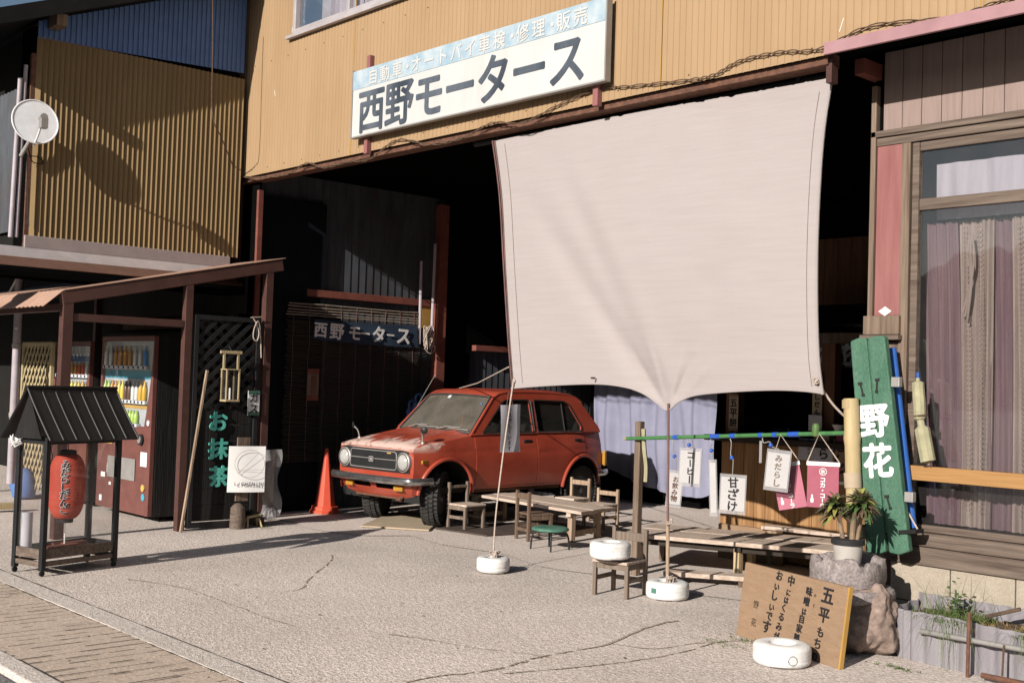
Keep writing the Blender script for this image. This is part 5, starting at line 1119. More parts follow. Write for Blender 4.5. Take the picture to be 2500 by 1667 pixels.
# wheel arch lips and wells
for sg in (1, -1):
    for (ca, cz, r) in ARCH:
        pts = []
        for k in range(25):
            t = radians(-8 + 196 * k / 24); a, z = ca + (r + .006) * cos(t), cz + (r + .006) * sin(t)
            if z > .33: pts.append(V((sg * (hw(a, z) + .012), a, z)))
        b = MB(); b.tube(pts, .02, 8); cb(b, 'arch_lip', 'car', smooth=True)
        b = MB()
        def well(u, v): t = radians(-15 + 210 * u); return V((sg * (.60 - .42 * v), ca + (r + .004) * cos(t), cz + (r + .004) * sin(t)))
        b.grid(well, 20, 1); b.grid(lambda u, v: V((sg * .18, ca + (2 * u - 1) * .36, .30 + .42 * v)), 1, 1); cb(b, 'wheel_well', 'coal', smooth=False)
# sills, underbody
for sg in (1, -1):
    b = MB(); b.box(sg * .56 - .035, sg * .56 + .035, .84, 2.22, .33, .385); cb(b, 'sill', 'rust', bevel=.015)
b = MB(); b.box(-.54, .54, .16, 2.9, .34, .40); b.box(-.17, .17, .4, 2.8, .28, .34); cb(b, 'floor_pan', 'coal')
# doors with shut lines
def door(sg, a0, a1, ztop_, clipr):
    cl = [(ca, cz, r + clipr) for ca, cz, r in ARCH]
    g_ = side_panel(sg, a0 - .006, a1 + .006, 36, 20, .0012, [(ca, cz, r - .008) for ca, cz, r in cl], lambda a: .392, lambda a: ztop(a) - .006)
    cb(g_, 'door_gap', 'coal', smooth=True)  # black patch under the door paints the darkness of its shut gap
    d = side_panel(sg, a0, a1, 36, 20, .0042, cl, lambda a: .40, lambda a: ztop(a) - .008)
    return cb(d, 'door', 'car', smooth=True, solid=.003)
for sg in (1, -1):
    d1 = door(sg, .868, 1.792, .93, .03); d2 = door(sg, 1.804, 2.63, .93, .045)
    for d_, ay in ((d1, 1.66), (d2, 2.50)):
        b = MB(); w = hw(ay, .845) + .006; b.obox((sg * (w), ay, .845), (.004, 0, 0), (0, .062, 0), (0, 0, .022)); cb(b, 'handle_recess', 'coal', d_, bevel=.012)
        b = MB(); b.obox((sg * (w + .004), ay, .856), (.004, 0, 0), (0, .05, 0), (0, 0, .006)); cb(b, 'handle', 'black', d_, bevel=.003)
    b = MB(); c = V((sg * (hw(.18, .665) + .006), .18, .665)); b.obox(c, (.009, sg * .003, 0), (-sg * .008, .052, 0), (0, 0, .018)); cb(b, 'side_marker', 'amber', bevel=.005)
    b = MB(); b.box(sg * .595 - .02, sg * .595 + .02, 2.965, 3.0, .55, .72); cb(b, 'tail_lamp', 'amber', bevel=.006)
# cabin
BZ_ = lambda a: ztop(a) - .004
def chw(a, z): k = (z - .92) / .42; return .578 * (1 - k) + .482 * k - .02 * max(0, (a - 2.5) / .5)
outer = [(.80, .915), (1.215, 1.305), (1.30, 1.345), (1.42, 1.362), (2.1, 1.365), (2.42, 1.35), (2.55, 1.32), (2.64, 1.27), (2.905, .995), (2.93, .935), (2.4, .935), (1.5, .925)]
win1 = [(1.0, .948), (1.335, 1.262), (1.39, 1.285), (1.735, 1.292), (1.76, 1.27), (1.772, .96), (1.76, .948)]
win2 = [(1.845, .955), (1.832, 1.275), (1.85, 1.292), (2.33, 1.282), (2.42, 1.245), (2.585, 1.005), (2.575, .965), (2.555, .955)]
def cabin_side(sg):
    bm = bmesh.new()
    for loop in (outer, win1, win2):
        n_ = len(loop); vs = [bm.verts.new((0, a, z)) for a, z in loop]
        for i in range(n_): bm.edges.new((vs[i], vs[(i + 1) % n_]))
    bmesh.ops.triangle_fill(bm, use_beauty=True, use_dissolve=False, edges=bm.edges[:])
    bad = []
    def inp(loop, a, z):
        c = False
        for i in range(len(loop)):
            (a0, z0_), (a1, z1_) = loop[i], loop[i - 1]
            if (z0_ > z) != (z1_ > z) and a < (a1 - a0) * (z - z0_) / (z1_ - z0_) + a0: c = not c
        return c
    for f in bm.faces:
        m_ = f.calc_center_median()
        if inp(win1, m_.y, m_.z) or inp(win2, m_.y, m_.z): bad.append(f)
    if bad: bmesh.ops.delete(bm, geom=bad, context='FACES')
    b = MB(); bm.verts.index_update(); b.add([V((sg * chw(v.co.y, v.co.z), v.co.y, v.co.z)) for v in bm.verts], [tuple(v.index for v in f.verts) for f in bm.faces]); bm.free(); return b
for sg in (1, -1):
    cb(cabin_side(sg), 'cabin_side', 'car', solid=.03, bevel=.006)
    for k, w_ in enumerate((win1, win2)):
        cp_ = lambda a, z, o=0.0: V((sg * (chw(a, z) + o), a, z))
        b = MB(); b.add([cp_(a, z, -.004) for a, z in w_], [tuple(range(len(w_)))]); cb(b, 'side_window', 'carglass')
        b = MB(); b.tube([cp_(a, z, .014) for a, z in w_], .008, 6, True); cb(b, 'window_seal', 'coal', smooth=True)
    b = MB(); b.tube([V((sg * (chw(a, .938) + .016), a, .94)) for a in (.98, 1.4, 1.77)], .006, 6); b.tube([V((sg * (chw(a, .946) + .016), a, .948)) for a in (1.83, 2.2, 2.57)], .006, 6); cb(b, 'belt_trim', 'chrome')
    b = MB(); b.tube([V((sg * (chw(1.78, z) + .016), 1.782 , z)) for z in (.96, 1.28)], .009, 6); cb(b, 'pillar_trim', 'chrome')
    b = MB(); b.tube([V((sg * (chw(2.3, z) - .0), 2.30 + .0, z)) for z in (.96, 1.28)], .009, 6); cb(b, 'window_divider', 'coal')
    b = MB(); b.tube([V((sg * (chw(a, z) + .012), a, z)) for a, z in smooth_path_2([(1.19, 1.292), (1.30, 1.352), (1.42, 1.371), (2.1, 1.374), (2.42, 1.359), (2.6, 1.30)])] if False else [V((sg * (chw(a, z) + .010), a, z)) for a, z in [(.84, .95), (1.02, 1.125), (1.21, 1.31), (1.30, 1.352), (1.42, 1.371), (1.8, 1.376), (2.1, 1.374), (2.42, 1.359), (2.55, 1.325), (2.64, 1.275)]], .013, 8); cb(b, 'drip_rail', 'car', smooth=True)
def roof(u, v):
    s_ = 2 * u - 1; a = 1.20 + 1.42 * v; a -= .05 * (1 - s_ * s_) * (1 - v)
    zs = 1.345; e = min(v, .14) / .14; zs = 1.30 + .062 * (1 - (1 - e) ** 2); 
    if v > .84: zs -= .075 * ((v - .84) / .16) ** 2
    w = chw(a, zs) + .008
    return V((w * s_, a, zs + .038 * (1 - abs(s_) ** 2.4) * (.35 + .65 * min(1, v * 4)) + .004))
cb(MB().grid(roof, 28, 28), 'roof_panel', 'car', smooth=True)
def screen(u, v):
    s_ = 2 * u - 1; p0 = V((.560 * s_, .84 - .075 * (1 - s_ * s_), .935 + .018 * (1 - s_ * s_))); p1 = V((.478 * s_, 1.205 - .05 * (1 - s_ * s_), 1.312 + .014 * (1 - s_ * s_))); return p0.lerp(p1, v)
cb(MB().grid(screen, 20, 6), 'windscreen', 'wscreen', smooth=True)
edge = [screen(k / 16, 0) for k in range(17)] + [screen(1, k / 6) for k in range(1, 6)] + [screen(1 - k / 16, 1) for k in range(17)] + [screen(0, 1 - k / 6) for k in range(1, 6)]
cb(MB().tube([p + V((0, -.006, .004)) for p in edge], .011, 6, True), 'screen_seal', 'coal', smooth=True)
cb(MB().tube([p + V((0, -.014, .008)) for p in edge], .004, 5, True), 'screen_trim', 'chrome', smooth=True)
p = screen(.42, .93); nrm = V((0, -.72, .69)); b = MB(); b.obox(p + nrm * .006, (.022, 0, 0), V((0, .69, .72)) * .02, nrm * .001); cb(b, 'inspection_sticker', 'vmwhite')
p = screen(.93, .80); b = MB(); b.tube([p + nrm * .004, p + nrm * .007], .014, 14); cb(b, 'round_sticker', 'bluewall')
for s_, ln in ((-.30, .34), (.12, .36)):
    p = screen(.5 + s_, .03) + V((0, -.03, .01)); q = screen(.5 + s_ + .26, .10) + V((0, -.018, .012)); b = MB(); b.tube([p, p.lerp(q, .5) + V((0, -.012, .018)), q], .005, 6); b.tube([screen(.5 + s_ + .06, .07) + V((0, -.014, .01)), screen(min(.97, .5 + s_ + .42), .065) + V((0, -.014, .01))], .006, 6); cb(b, 'wiper', 'galv')
# rear hatch
def hatch(u, v):
    s_ = 2 * u - 1
    prof_ = [(2.62, 1.285), (2.955, .985), (2.995, .86), (3.01, .70), (2.99, .45)]; f = v * 4; i = min(3, int(f)); k = f - i
    a, z = prof_[i][0] + (prof_[i + 1][0] - prof_[i][0]) * k, prof_[i][1] + (prof_[i + 1][1] - prof_[i][1]) * k
    w = chw(a, z) if z > .93 else hw(2.97, z); return V((w * s_ * .99, a - .03 * s_ * s_, z))
cb(MB().grid(hatch, 16, 16), 'hatch', 'car', smooth=True)
cb(MB().grid(lambda u, v: hatch(.1 + .8 * u, .02 + .2 * v) + V((0, .006, .006)), 8, 4), 'rear_window', 'carglass', smooth=True)
# inside
b = MB(); b.box(-.55, .55, .90, 2.8, .41, .45); cb(b, 'cabin_floor', 'coal'); b = MB(); b.grid(lambda u, v: V((-.55 + 1.1 * u, .86 + .12 * v, .93 - .06 * v)), 4, 2); b.box(-.54, .54, .97, 1.02, .6, .875); cb(b, 'dashboard', 'coal')
for x in (-.28, .28):
    b = MB(); b.box(x - .2, x + .2, 1.35, 1.8, .45, .62); b.obox((x, 1.86, .85), (.2, 0, 0), (0, .05, .0), (0, .08, .3)); cb(b, 'front_seat', 'seat', bevel=.05, seg=3)
b = MB(); b.box(-.5, .5, 2.15, 2.55, .45, .62); b.obox((0, 2.62, .82), (.5, 0, 0), (0, .05, 0), (0, .06, .25)); cb(b, 'rear_seat', 'seat', bevel=.05, seg=3)
swc = V((-.28, 1.16, .93)); ax_ = V((0, -.5, .87)).normalized(); ex = V((1, 0, 0)); ey = ax_.cross(ex); b = MB(); b.tube([swc + ex * .18 * cos(k * pi / 14) + ey * .18 * sin(k * pi / 14) for k in range(28)], .011, 6, True); b.tube([swc - ex * .17, swc + ex * .17], .01, 6); b.tube([swc, swc - ax_ * .25], .015, 6); cb(b, 'steering_wheel', 'black', smooth=True)
# mirrors on the wings, aerial
for s_ in (1, -1):
    base = V((s_ * .50, .24, ztop(.24) + .012)); b = MB(); b.tube(smooth_path([base, base + V((s_ * .01, -.02, .08)), base + V((s_ * .03, -.05, .12)), base + V((s_ * .055, -.05, .125))]), .008, 6); b.lathe([(.001, .0), (.025, .004), (.02, .02)], 10, base - V((0, 0, .004))); mr_ = cb(b, 'wing_mirror', 'galv', smooth=True)
    b = MB(); c = base + V((s_ * .06, -.045, .135)); b.lathe([(.001, -.012), (.03, -.010), (.038, -.003), (.038, .004), (.001, .006)], 16, c, (-.55 * s_, 1, .1)); cb(b, 'mirror_head', 'black', mr_, smooth=True)
b = MB(); p = V((-.535, 1.02, 1.12)); b.tube([p, p + V((.0, .30, .42))], .003, 5); cb(b, 'aerial', 'galv')
# wheels
def wheel(sg, ca, steer):
    r, w = .285, .13; A = V((cos(steer), sin(steer), 0)); c = V((sg * (.455 if steer else .52), ca, r)); t = bpy.data.objects.new('wheel', None)
    o = A * sg; b = MB(); rs = random.Random(3)
    b.lathe([(.165, w / 2 - .01), (.20, w / 2 + .004), (.255, w / 2), (r - .012, w / 2 - .022), (r - .008, 0), (r - .012, -w / 2 + .022), (.255, -w / 2), (.2, -w / 2), (.165, -w / 2 + .02)], 48, c, o)
    ty = cb(b, 'wheel', 'rubber', smooth=True)
    b = MB(); n = 40; e1_ = V((0, 0, 1)); e2_ = o.cross(e1_)
    for k in range(n):
        for row, (x0_, x1_) in enumerate(((-.088, -.05), (-.045, -.004), (.004, .045), (.05, .088))):
            t_ = 2 * pi * (k + (.5 if row % 2 else 0) + .12 * (row - 1.5)) / n; d = e1_ * cos(t_) + e2_ * sin(t_); tt = o.cross(d); rr_ = r - .004 - (.016 if row in (0, 3) else 0)
            b.obox(c + d * rr_ + o * ((x0_ + x1_) / 2), o * ((x1_ - x0_) / 2), tt * (r * 2 * pi / n * .33), d * .011)
    cb(b, 'tread', 'rubber', ty)
    b = MB(); b.lathe([(.168, w / 2 - .004), (.16, w / 2 - .03), (.13, w / 2 - .045), (.11, w / 2 - .03), (.07, w / 2 - .025), (.055, w / 2 - .01), (.03, w / 2), (.001, w / 2 + .002)], 36, c, o); cb(b, 'rim', 'rim', ty, smooth=True)
    b = MB()
    for k in range(4): d = e1_ * cos(k * pi / 2 + .4) + e2_ * sin(k * pi / 2 + .4); b.tube([c + d * .085 + o * (w / 2 - .03), c + d * .085 + o * (w / 2 - .012)], .012, 8)
    b.tube([c + o * (w / 2 - .0), c + o * (w / 2 + .016)], .03, 14); cb(b, 'hub', 'chrome', ty, smooth=True)
    bpy.data.objects.remove(t)
for sg in (1, -1): wheel(sg, .475, radians(33)); wheel(sg, 2.575, 0)
# ================================================================ REED SCREEN, BANNER, POSTER ON THE INNER WALL
XR = -10.90
rsn = thing('reed_screen', 'dark reed blind hung on the left inner wall of the garage', 'reed screen', (XR, 7.7, .3))
M['toprod'] = mat('sunlit_reed', (.42, .34, .27), (.3, .24, .18), sc=20, rough=.9); bt = MB(); b = MB(); rs = random.Random(8); yA, yB, zA, zB = 6.72, 8.52, .55, 2.27  # top reeds get a paler colour, painting the sun that strikes them
z = zB
while z > zA:
    if z > 2.16 or z < 2.03 or True:
        pts = [V((XR + rs.uniform(-.004, .004), yA + (yB - yA) * k / 8 + (rs.uniform(-.02, .02) if k in (0, 8) else 0), z + rs.uniform(-.004, .004) - .03 * sin(pi * k / 8) * (1 - abs(2 * (z - zA) / (zB - zA) - 1)))) for k in range(9)]
        (bt if z > 2.12 and int(z * 1000) % 3 else b).tube(pts, .0055, 5)
    z -= .017 if not 2.10 < z < 2.25 else .03
b.build('reeds', M['reed'], rsn, smooth=True); bt.build('top_rods', M['toprod'], rsn, smooth=True)
b = MB()
for k in range(9): y = yA + .08 + (yB - yA - .16) * k / 8; b.tube([(XR + .006, y + rs.uniform(-.01, .01), zA + (zB - zA) * j / 12) for j in range(13)], .003, 4)
b.build('binding_cord', M['hem'], rsn)
XB = XR + .03; bn_ = thing('shop_banner', 'navy cloth banner with white brushed lettering hung on the reed blind', 'banner', (XB, 7.8, 1.85))
q0, q1, q2, q3 = PX(722, 733, XB), PX(957, 747, XB), PX(962, 798, XB), PX(718, 786, XB); q3.z = q2.z + .03
bnf = lambda u, v: q3.lerp(q2, u).lerp(q0.lerp(q1, u), v) + V((.008 * sin(u * 11 + v), 0, -.02 * sin(pi * u) * .6))
MB().grid(bnf, 24, 4).build('cloth', M['navy'], bn_, smooth=True)
b = MB(); L_ = (q1 - q0).length; hB = (q0 - q3).length
for ch, u, s_ in (('西', .055, .115), ('野', .205, .125), ('モ', .375, .12), ('ー', .475, .09), ('タ', .60, .13), ('ー', .715, .08), ('ス', .85, .14)):
    c = bnf(u, .5) + V((.012, 0, .0)); text(b, ch, s_ * 1.45, bold=.035, jit=.06, at=plane(c, (0, 1, 0), (0, 0, 1)))
b.build('lettering', M['paper'], bn_)
a, c_ = PX(706, 846, XB), PX(730, 920, XB); rp = thing('red_notice', 'narrow faded notice with red ends pinned to the dark reed blind', 'notice', (XB, a.y, c_.z))
MB().box(XB, XB + .004, a.y, c_.y, c_.z, a.z).build('sheet', M['weather'], rp)
for z in (c_.z, a.z - .06): MB().box(XB + .0045, XB + .006, a.y, c_.y, z, z + .06).build('red_band', M['redsteel'], rp)
b = MB(); text(b, '営業中', .07, True, 1.0, bold=.01, at=plane((XB + .0045, (a.y + c_.y) / 2, a.z - .11), (0, 1, 0), (0, 0, 1))); b.build('lettering', M['redsteel'], rp)
cd = thing('wall_conduit', 'pale conduits with loops of wire on the inner wall by the red post', 'conduit', (-10.9, 8.75, 1.4))
b = MB(); 
for (x_, y_), (x2, y2) in (((968, 600), (963, 790)), ((1000, 560), (990, 800))): b.tube([PX(x_, y_, -10.9), PX(x2, y2, -10.9)], .018, 8); 
b.build('tube', M['steel'], cd, smooth=True)
rs = random.Random(31); b = MB()
for k in range(6):
    c = PX(982, 775, -10.88); b.tube(smooth_path([c + V((rs.uniform(0, .03), rs.uniform(-.07, .07), rs.uniform(-.14, .14))) for _ in range(6)]), .006, 5)
b.tube(smooth_path([PX(990, 780, -10.88), PX(999, 800, -10.88), PX(988, 812, -10.88), PX(975, 800, -10.88)]), .007, 6); b.build('wire_tangle', M['rope'], cd)
tr = thing('tool_rack', 'dark pipe fittings and old tools piled against the inner wall behind the car', 'tools', (-10.75, 8.3, .0))
b = MB()
for x_, y_, y2 in ((940, 940, 1010), (955, 925, 1000), (968, 930, 1000), (948, 950, 1015)):
    a = PX(x_, y_, -10.75); b.tube([a, a - V((0, 0, .5))], .035, 10); b.tube(smooth_path([a, a + V((0, .0, .08)), a + V((0, .06, .1)), a + V((0, .09, .05))]), .015, 6)
b.build('fittings', M['bluewall'], tr, smooth=True)
# lilac sheet hung at the back
CY = 11.3; a, c_ = PY(1362, 905, CY), PY(1642, 905, CY)
ls_ = thing('hanging_sheet', 'lilac cloth sheet hung across the back of the garage behind the car', 'sheet', ((a.x + c_.x) / 2, CY, .1))
rs = random.Random(6)
def sheetf(u, v):
    zl = .16 + .16 * (u - .8) ** 2 * 4 + (.10 if u > .93 else 0) * (u - .93) * 8
    return V((a.x + (c_.x - a.x) * u + .03 * v * 0, CY + .035 * sin(u * 26 + .8 * sin(v * 4)) * (1.1 - .4 * v) + .02 * sin(u * 61 + v * 3) + .015 * sin(v * 9 + u * 14), zl + (1.75 - zl) * v))
MB().grid(sheetf, 110, 30).build('cloth', M['lilac'], ls_, smooth=True)
sb = thing('stacked_boards', 'dark boards stacked behind the car in the garage', 'boards', (-11.2, 11.2, 0))
MB().box(-10.9, -9.0, 11.5, 11.55, 0, 1.9).build('board', M['vdark'], sb)
tw = PX(1380, 990, -10.4)
# ================================================================ STALL COUNTER
KY = 8.6; ctz = 1.075
c0, c1 = PY(1656, 1100, KY), PY(1975, 1100, KY)
st_ = thing('food_stall', 'stall counter of upright tan boards with a dark serving hatch above', 'stall', ((c0.x + c1.x) / 2, KY + .3, 0))
b = MB(); x = c0.x; rs = random.Random(10); i = 0
while x < c1.x + .3:
    w = rs.choice((.105, .12, .14)); MB().box(x, x + w - .004, KY, KY + .018, .02, ctz - .06).build('front_board', M['boardz'], st_, bevel=.003); x += w; i += 1
xe = x
MB().box(c0.x + .01, xe, KY + .02, KY + .05, .02, ctz - .06).build('board_backing', M['vdark'], st_)
ka, kb = PY(1636, 993, KY - .12), PY(1800, 993, KY - .12)
MB().box(c0.x - .10, xe, KY - .14, KY + .35, ctz - .05, ctz).build('counter_top', M['darkwoodx'], st_, bevel=.005)
for x_ in (c0.x + .02, PY(1880, 1000, KY).x): MB().box(x_, x_ + .13, KY + .02, KY + .12, ctz + .001, 1.9).build('upright', M['interiorwood'], st_, bevel=.004)
MB().box(c0.x, xe + .1, KY + .9, KY + .95, 0, 2.3).build('rear_panel', M['vdark'], st_)
MB().box(c0.x - .02, c0.x + .0, KY + .14, KY + .9, 0, 1.9).build('side_panel', M['vdark'], st_)
# hanging cloth sign above hatch
c0_ = PY(1880, 765, 9.3); c1_ = PY(1990, 845, 9.3); nb = thing('shop_curtain', 'grey brown short shop curtain with white brush marks high in the stall opening', 'curtain', (c0_.x, 9.3, c1_.z))
MB().grid(lambda u, v: V((c0_.x - .1 + (c1_.x + .3 - c0_.x) * u, 9.3 + .015 * sin(u * 14), c1_.z + (c0_.z - c1_.z) * v)), 24, 4).build('cloth', M['weather'], nb, smooth=True)
b = MB(); text(b, 'の花', .2, bold=.06, at=plane(PY(1893, 815, 9.28), (1, 0, 0), (0, 0, 1))); b.build('brush_marks', M['shadedpaper'], nb)
def flatsign(name, label, cat, x0_, y0_, x1_, y1_, Y, mt, txt, size, vertical=True, step=1.05, bold=.02, ink='ink', group=None, border=None, jit=.05, offx=0, offy=0):
    a, c_ = PY(x0_, y0_, Y), PY(x1_, y1_, Y); t = thing(name, label, cat, ((a.x + c_.x) / 2, Y, c_.z), group)
    MB().box(a.x, c_.x, Y - .006, Y, c_.z, a.z).build('board', M[mt], t, bevel=.002)
    if border:
        h = (a.z - c_.z) * .08
        for z in (c_.z, a.z - h): MB().box(a.x, c_.x, Y - .0075, Y - .0065, z, z + h).build('band', M[border], t)
    if txt:
        n_ = len(txt); H_ = a.z - c_.z; b = MB(); o = V(((a.x + c_.x) / 2 + offx, Y - .0065, (a.z + c_.z) / 2 + offy + size * step * (n_ - 1) / 2))
        text(b, txt, size, vertical, step, bold, jit=jit, at=plane(o, (1, 0, 0), (0, 0, 1))); b.build('lettering', M[ink], t)
    return t
SGK = 'stall signs with brushed writing'
flatsign('stall_sign', 'upright menu strip reading 五平餅 beside the left edge of the serving hatch', 'sign', 1676, 905, 1695, 990, KY - .0, 'cardb', '五平餅', .085, group=SGK, border='ply')
flatsign('stall_sign', 'upright menu strip with hiragana hanging under the right corner of the sail', 'sign', 1868, 860, 1888, 963, KY - .0, 'cardb', 'みたらしだんご', .062, group=SGK, border='ply')
flatsign('stall_sign', 'pale paper with small writing pinned left of the わらび sheet', 'sign', 1835, 1005, 1873, 1058, KY - .004, 'shadedpaper', '手作りです', .03, step=1.2, group=SGK, bold=.0, offx=.02)
flatsign('stall_sign', 'pale sheet brushed わらびな on the stall boards behind the hanging banner', 'sign', 1872, 1010, 1912, 1100, KY - .006, 'shadedpaper', 'わらびな', .11, group=SGK, offy=-.01)
flatsign('stall_sign', 'wooden plaque brushed だんご on the stall boards', 'sign', 1914, 1008, 1938, 1110, KY - .004, 'ply', 'だんご', .12, group=SGK, bold=.035)
flatsign('stall_sign', 'wooden plaque brushed 五平もち next to the bamboo post', 'sign', 1939, 1010, 1968, 1110, KY - .004, 'ply', '五平もち', .11, group=SGK, bold=.035, offy=-.03)
flatsign('stall_sign', 'white note under the brushed wooden plaques', 'sign', 1922, 1104, 1966, 1116, KY - .012, 'paper', '', .1, group=SGK)
flatsign('stall_sign', 'pale card standing on the counter below the hiragana strip', 'sign', 1858, 952, 1888, 990, KY - .03, 'shadedpaper', '', .1, group=SGK)
c = PY(1788, 984, KY); clc = thing('calculator', 'small grey calculator tilted on the stall counter', 'calculator', V((c.x, KY - .02, ctz)))
b = MB(); b.obox((c.x, KY + .0, ctz + .05), (.09, 0, 0), (0, .05, .03), (0, -.006, .01)); b.build('case', M['galv'], clc, bevel=.004); b = MB(); b.obox((c.x, KY - .012, ctz + .066), (.075, 0, 0), (0, .034, .02), (0, -.002, .004)); b.build('key_pad', M['coal'], clc)
for x_, k, n_, l_ in ((1880, 'cardb', 'box', 'small pale box on the stall counter'), (1930, 'banner', 'box', 'pink box on the stall counter beside the pale box')):
    c = PY(x_, 985, KY); tag(MB().box(c.x, c.x + .14, KY - .06, KY + .04, ctz + .001, ctz + .09).build('small_box', M[k], bevel=.003), l_, n_)
c = PY(1914, 970, KY); tag(MB().lathe([(.03, 0), (.055, .05), (.06, .055), (.05, .05), (.001, .02)], 16, V((c.x + .06, KY - .01, ctz + .092))).build('small_bowl', M['white'], smooth=True), 'white small bowl standing on the pink box', 'bowl')
def bunch(b, c, r, n, s_, seed):
    rs = random.Random(seed)
    for _ in range(n):
        d = V((rs.gauss(0, 1), rs.gauss(0, 1), rs.gauss(0, 1))).normalized(); p = c + d * r * rs.uniform(.4, 1); u = d.orthogonal().normalized(); w = d.cross(u); a_ = rs.uniform(0, 6); u, w = u * cos(a_) + w * sin(a_), w * cos(a_) - u * sin(a_)
        b.add([p - u * s_, p + w * s_ * .5, p + u * s_, p - w * s_ * .5], [(0, 1, 2, 3)])
    return b
c = PY(1908, 918, KY + .1); fv = thing('flower_vase', 'vase of pink flowers standing at the right end of the counter', 'flowers', V((c.x, KY + .1, ctz)))
b = MB(); bunch(b, c, .07, 60, .022, 3); bunch(b, c + V((.03, 0, -.1)), .05, 40, .02, 4); b.build('blossoms', M['pinkflower'], fv); b = MB(); bunch(b, c + V((-.05, 0, -.2)), .08, 80, .03, 5); b.build('foliage', M['leaf'], fv)
MB().lathe([(.04, 0), (.06, .06), (.05, .12), (.04, .14)], 16, V((c.x, KY + .1, ctz + .001))).build('vase', M['coal'], fv)
for (x_, y_, Y_, r_, l_) in ((1917, 832, 9.2, .105, 'large dried flower wreath hanging before the short shop curtain'), (1919, 865, 9.2, .06, 'small dried flower wreath hanging under the large wreath')):
    c = PY(x_, y_, Y_); b = MB(); rs = random.Random(int(x_))
    for k in range(16): t_ = k * pi / 8; bunch(b, c + V((r_ * .75 * cos(t_), 0, r_ * .75 * sin(t_))), r_ * .32, 16, r_ * .16, k + int(y_))
    tag(b.build('flower_wreath', M['crimsonflower']), l_, 'wreath', 'dried flower wreaths')
# ================================================================ RAIL OF HANGING SIGNS
st0 = V((-6.10, 6.98, 0)); p = PY(1470, 968, 6.98); 
stk = thing('rail_stake', 'weathered square stake at the left end of the green rail', 'stake', st0)
MB().bar(V((p.x - .02, 7.0, 0)), p, .055, .055, (0, 1, 0)).build('stake', M['weather'], stk, bevel=.005)
b = MB(); q = PY(1478, 985, 6.94); b.tube(smooth_path([q, PY(1480, 1030, 6.93), PY(1484, 1070, 6.93), PY(1483, 1106, 6.93)]), .017, 6); tag(b.build('hanging_strap', M['umb']), 'faded cloth strap hanging from the top of the weathered stake', 'strap')
b0, b1 = PY(1955, 915, 6.42), PY(1971, 1262, 6.42); b1 = V((b1.x + .01, 6.42, .0))
bmb = thing('bamboo_post', 'thick pale bamboo post standing left of the green signboard', 'post', b1)
pts = [b0.lerp(b1, k / 30) for k in range(31)]; rr_ = [.047 + (.006 if k in (5, 14, 23) else 0) for k in range(31)]
MB().tube(pts, rr_, 16).build('cane', M['bamboo'], bmb, smooth=True)
t0 = PY(1958, 1085, 6.42).z; zt = PY(1958, 1085, 6.42); zb_ = PY(1960, 1120, 6.42); MB().tube([zt, zb_], .053, 16).build('tape_band', M['cardb'], bmb, smooth=True); zt = PY(1953, 918, 6.42); zb_ = PY(1953, 938, 6.42); MB().tube([zt, zb_], .05, 16).build('tape_band', M['lightwood'], bmb, smooth=True)
ra, rb_ = PY(1444, 1006, 6.98), PY(1948, 994, 6.40); ra = PY(1440, 1007, 6.95)
grl = thing('green_rail', 'green taped rail with blue bands tied between stake and bamboo post', 'rail', (ra + rb_) / 2)
z0_, z1_ = fw.dot(ra - C0), fw.dot(rb_ - C0)
def rp_(px): s_ = (px - 1440) / 508.; return ra.lerp(rb_, s_ * z0_ / (z1_ + s_ * (z0_ - z1_)))
MB().tube([rp_(1440 + 508 * k / 20) + V((0, 0, .0)) for k in range(21)], .0145, 10).build('pole', M['greentape'], grl, smooth=True); MB().tube([ra - (rb_ - ra).normalized() * .03, ra], .0125, 10).build('pole_end', M['bamboo'], grl)
for k, (x0_, x1_) in enumerate(((1548, 1558), (1634, 1654), (1678, 1690), (1744, 1752), (1776, 1786), (1812, 1836))): MB().tube([rp_(x0_), rp_(x1_)], .0175, 12).build('blue_band', M['bluetape'], grl, smooth=True)
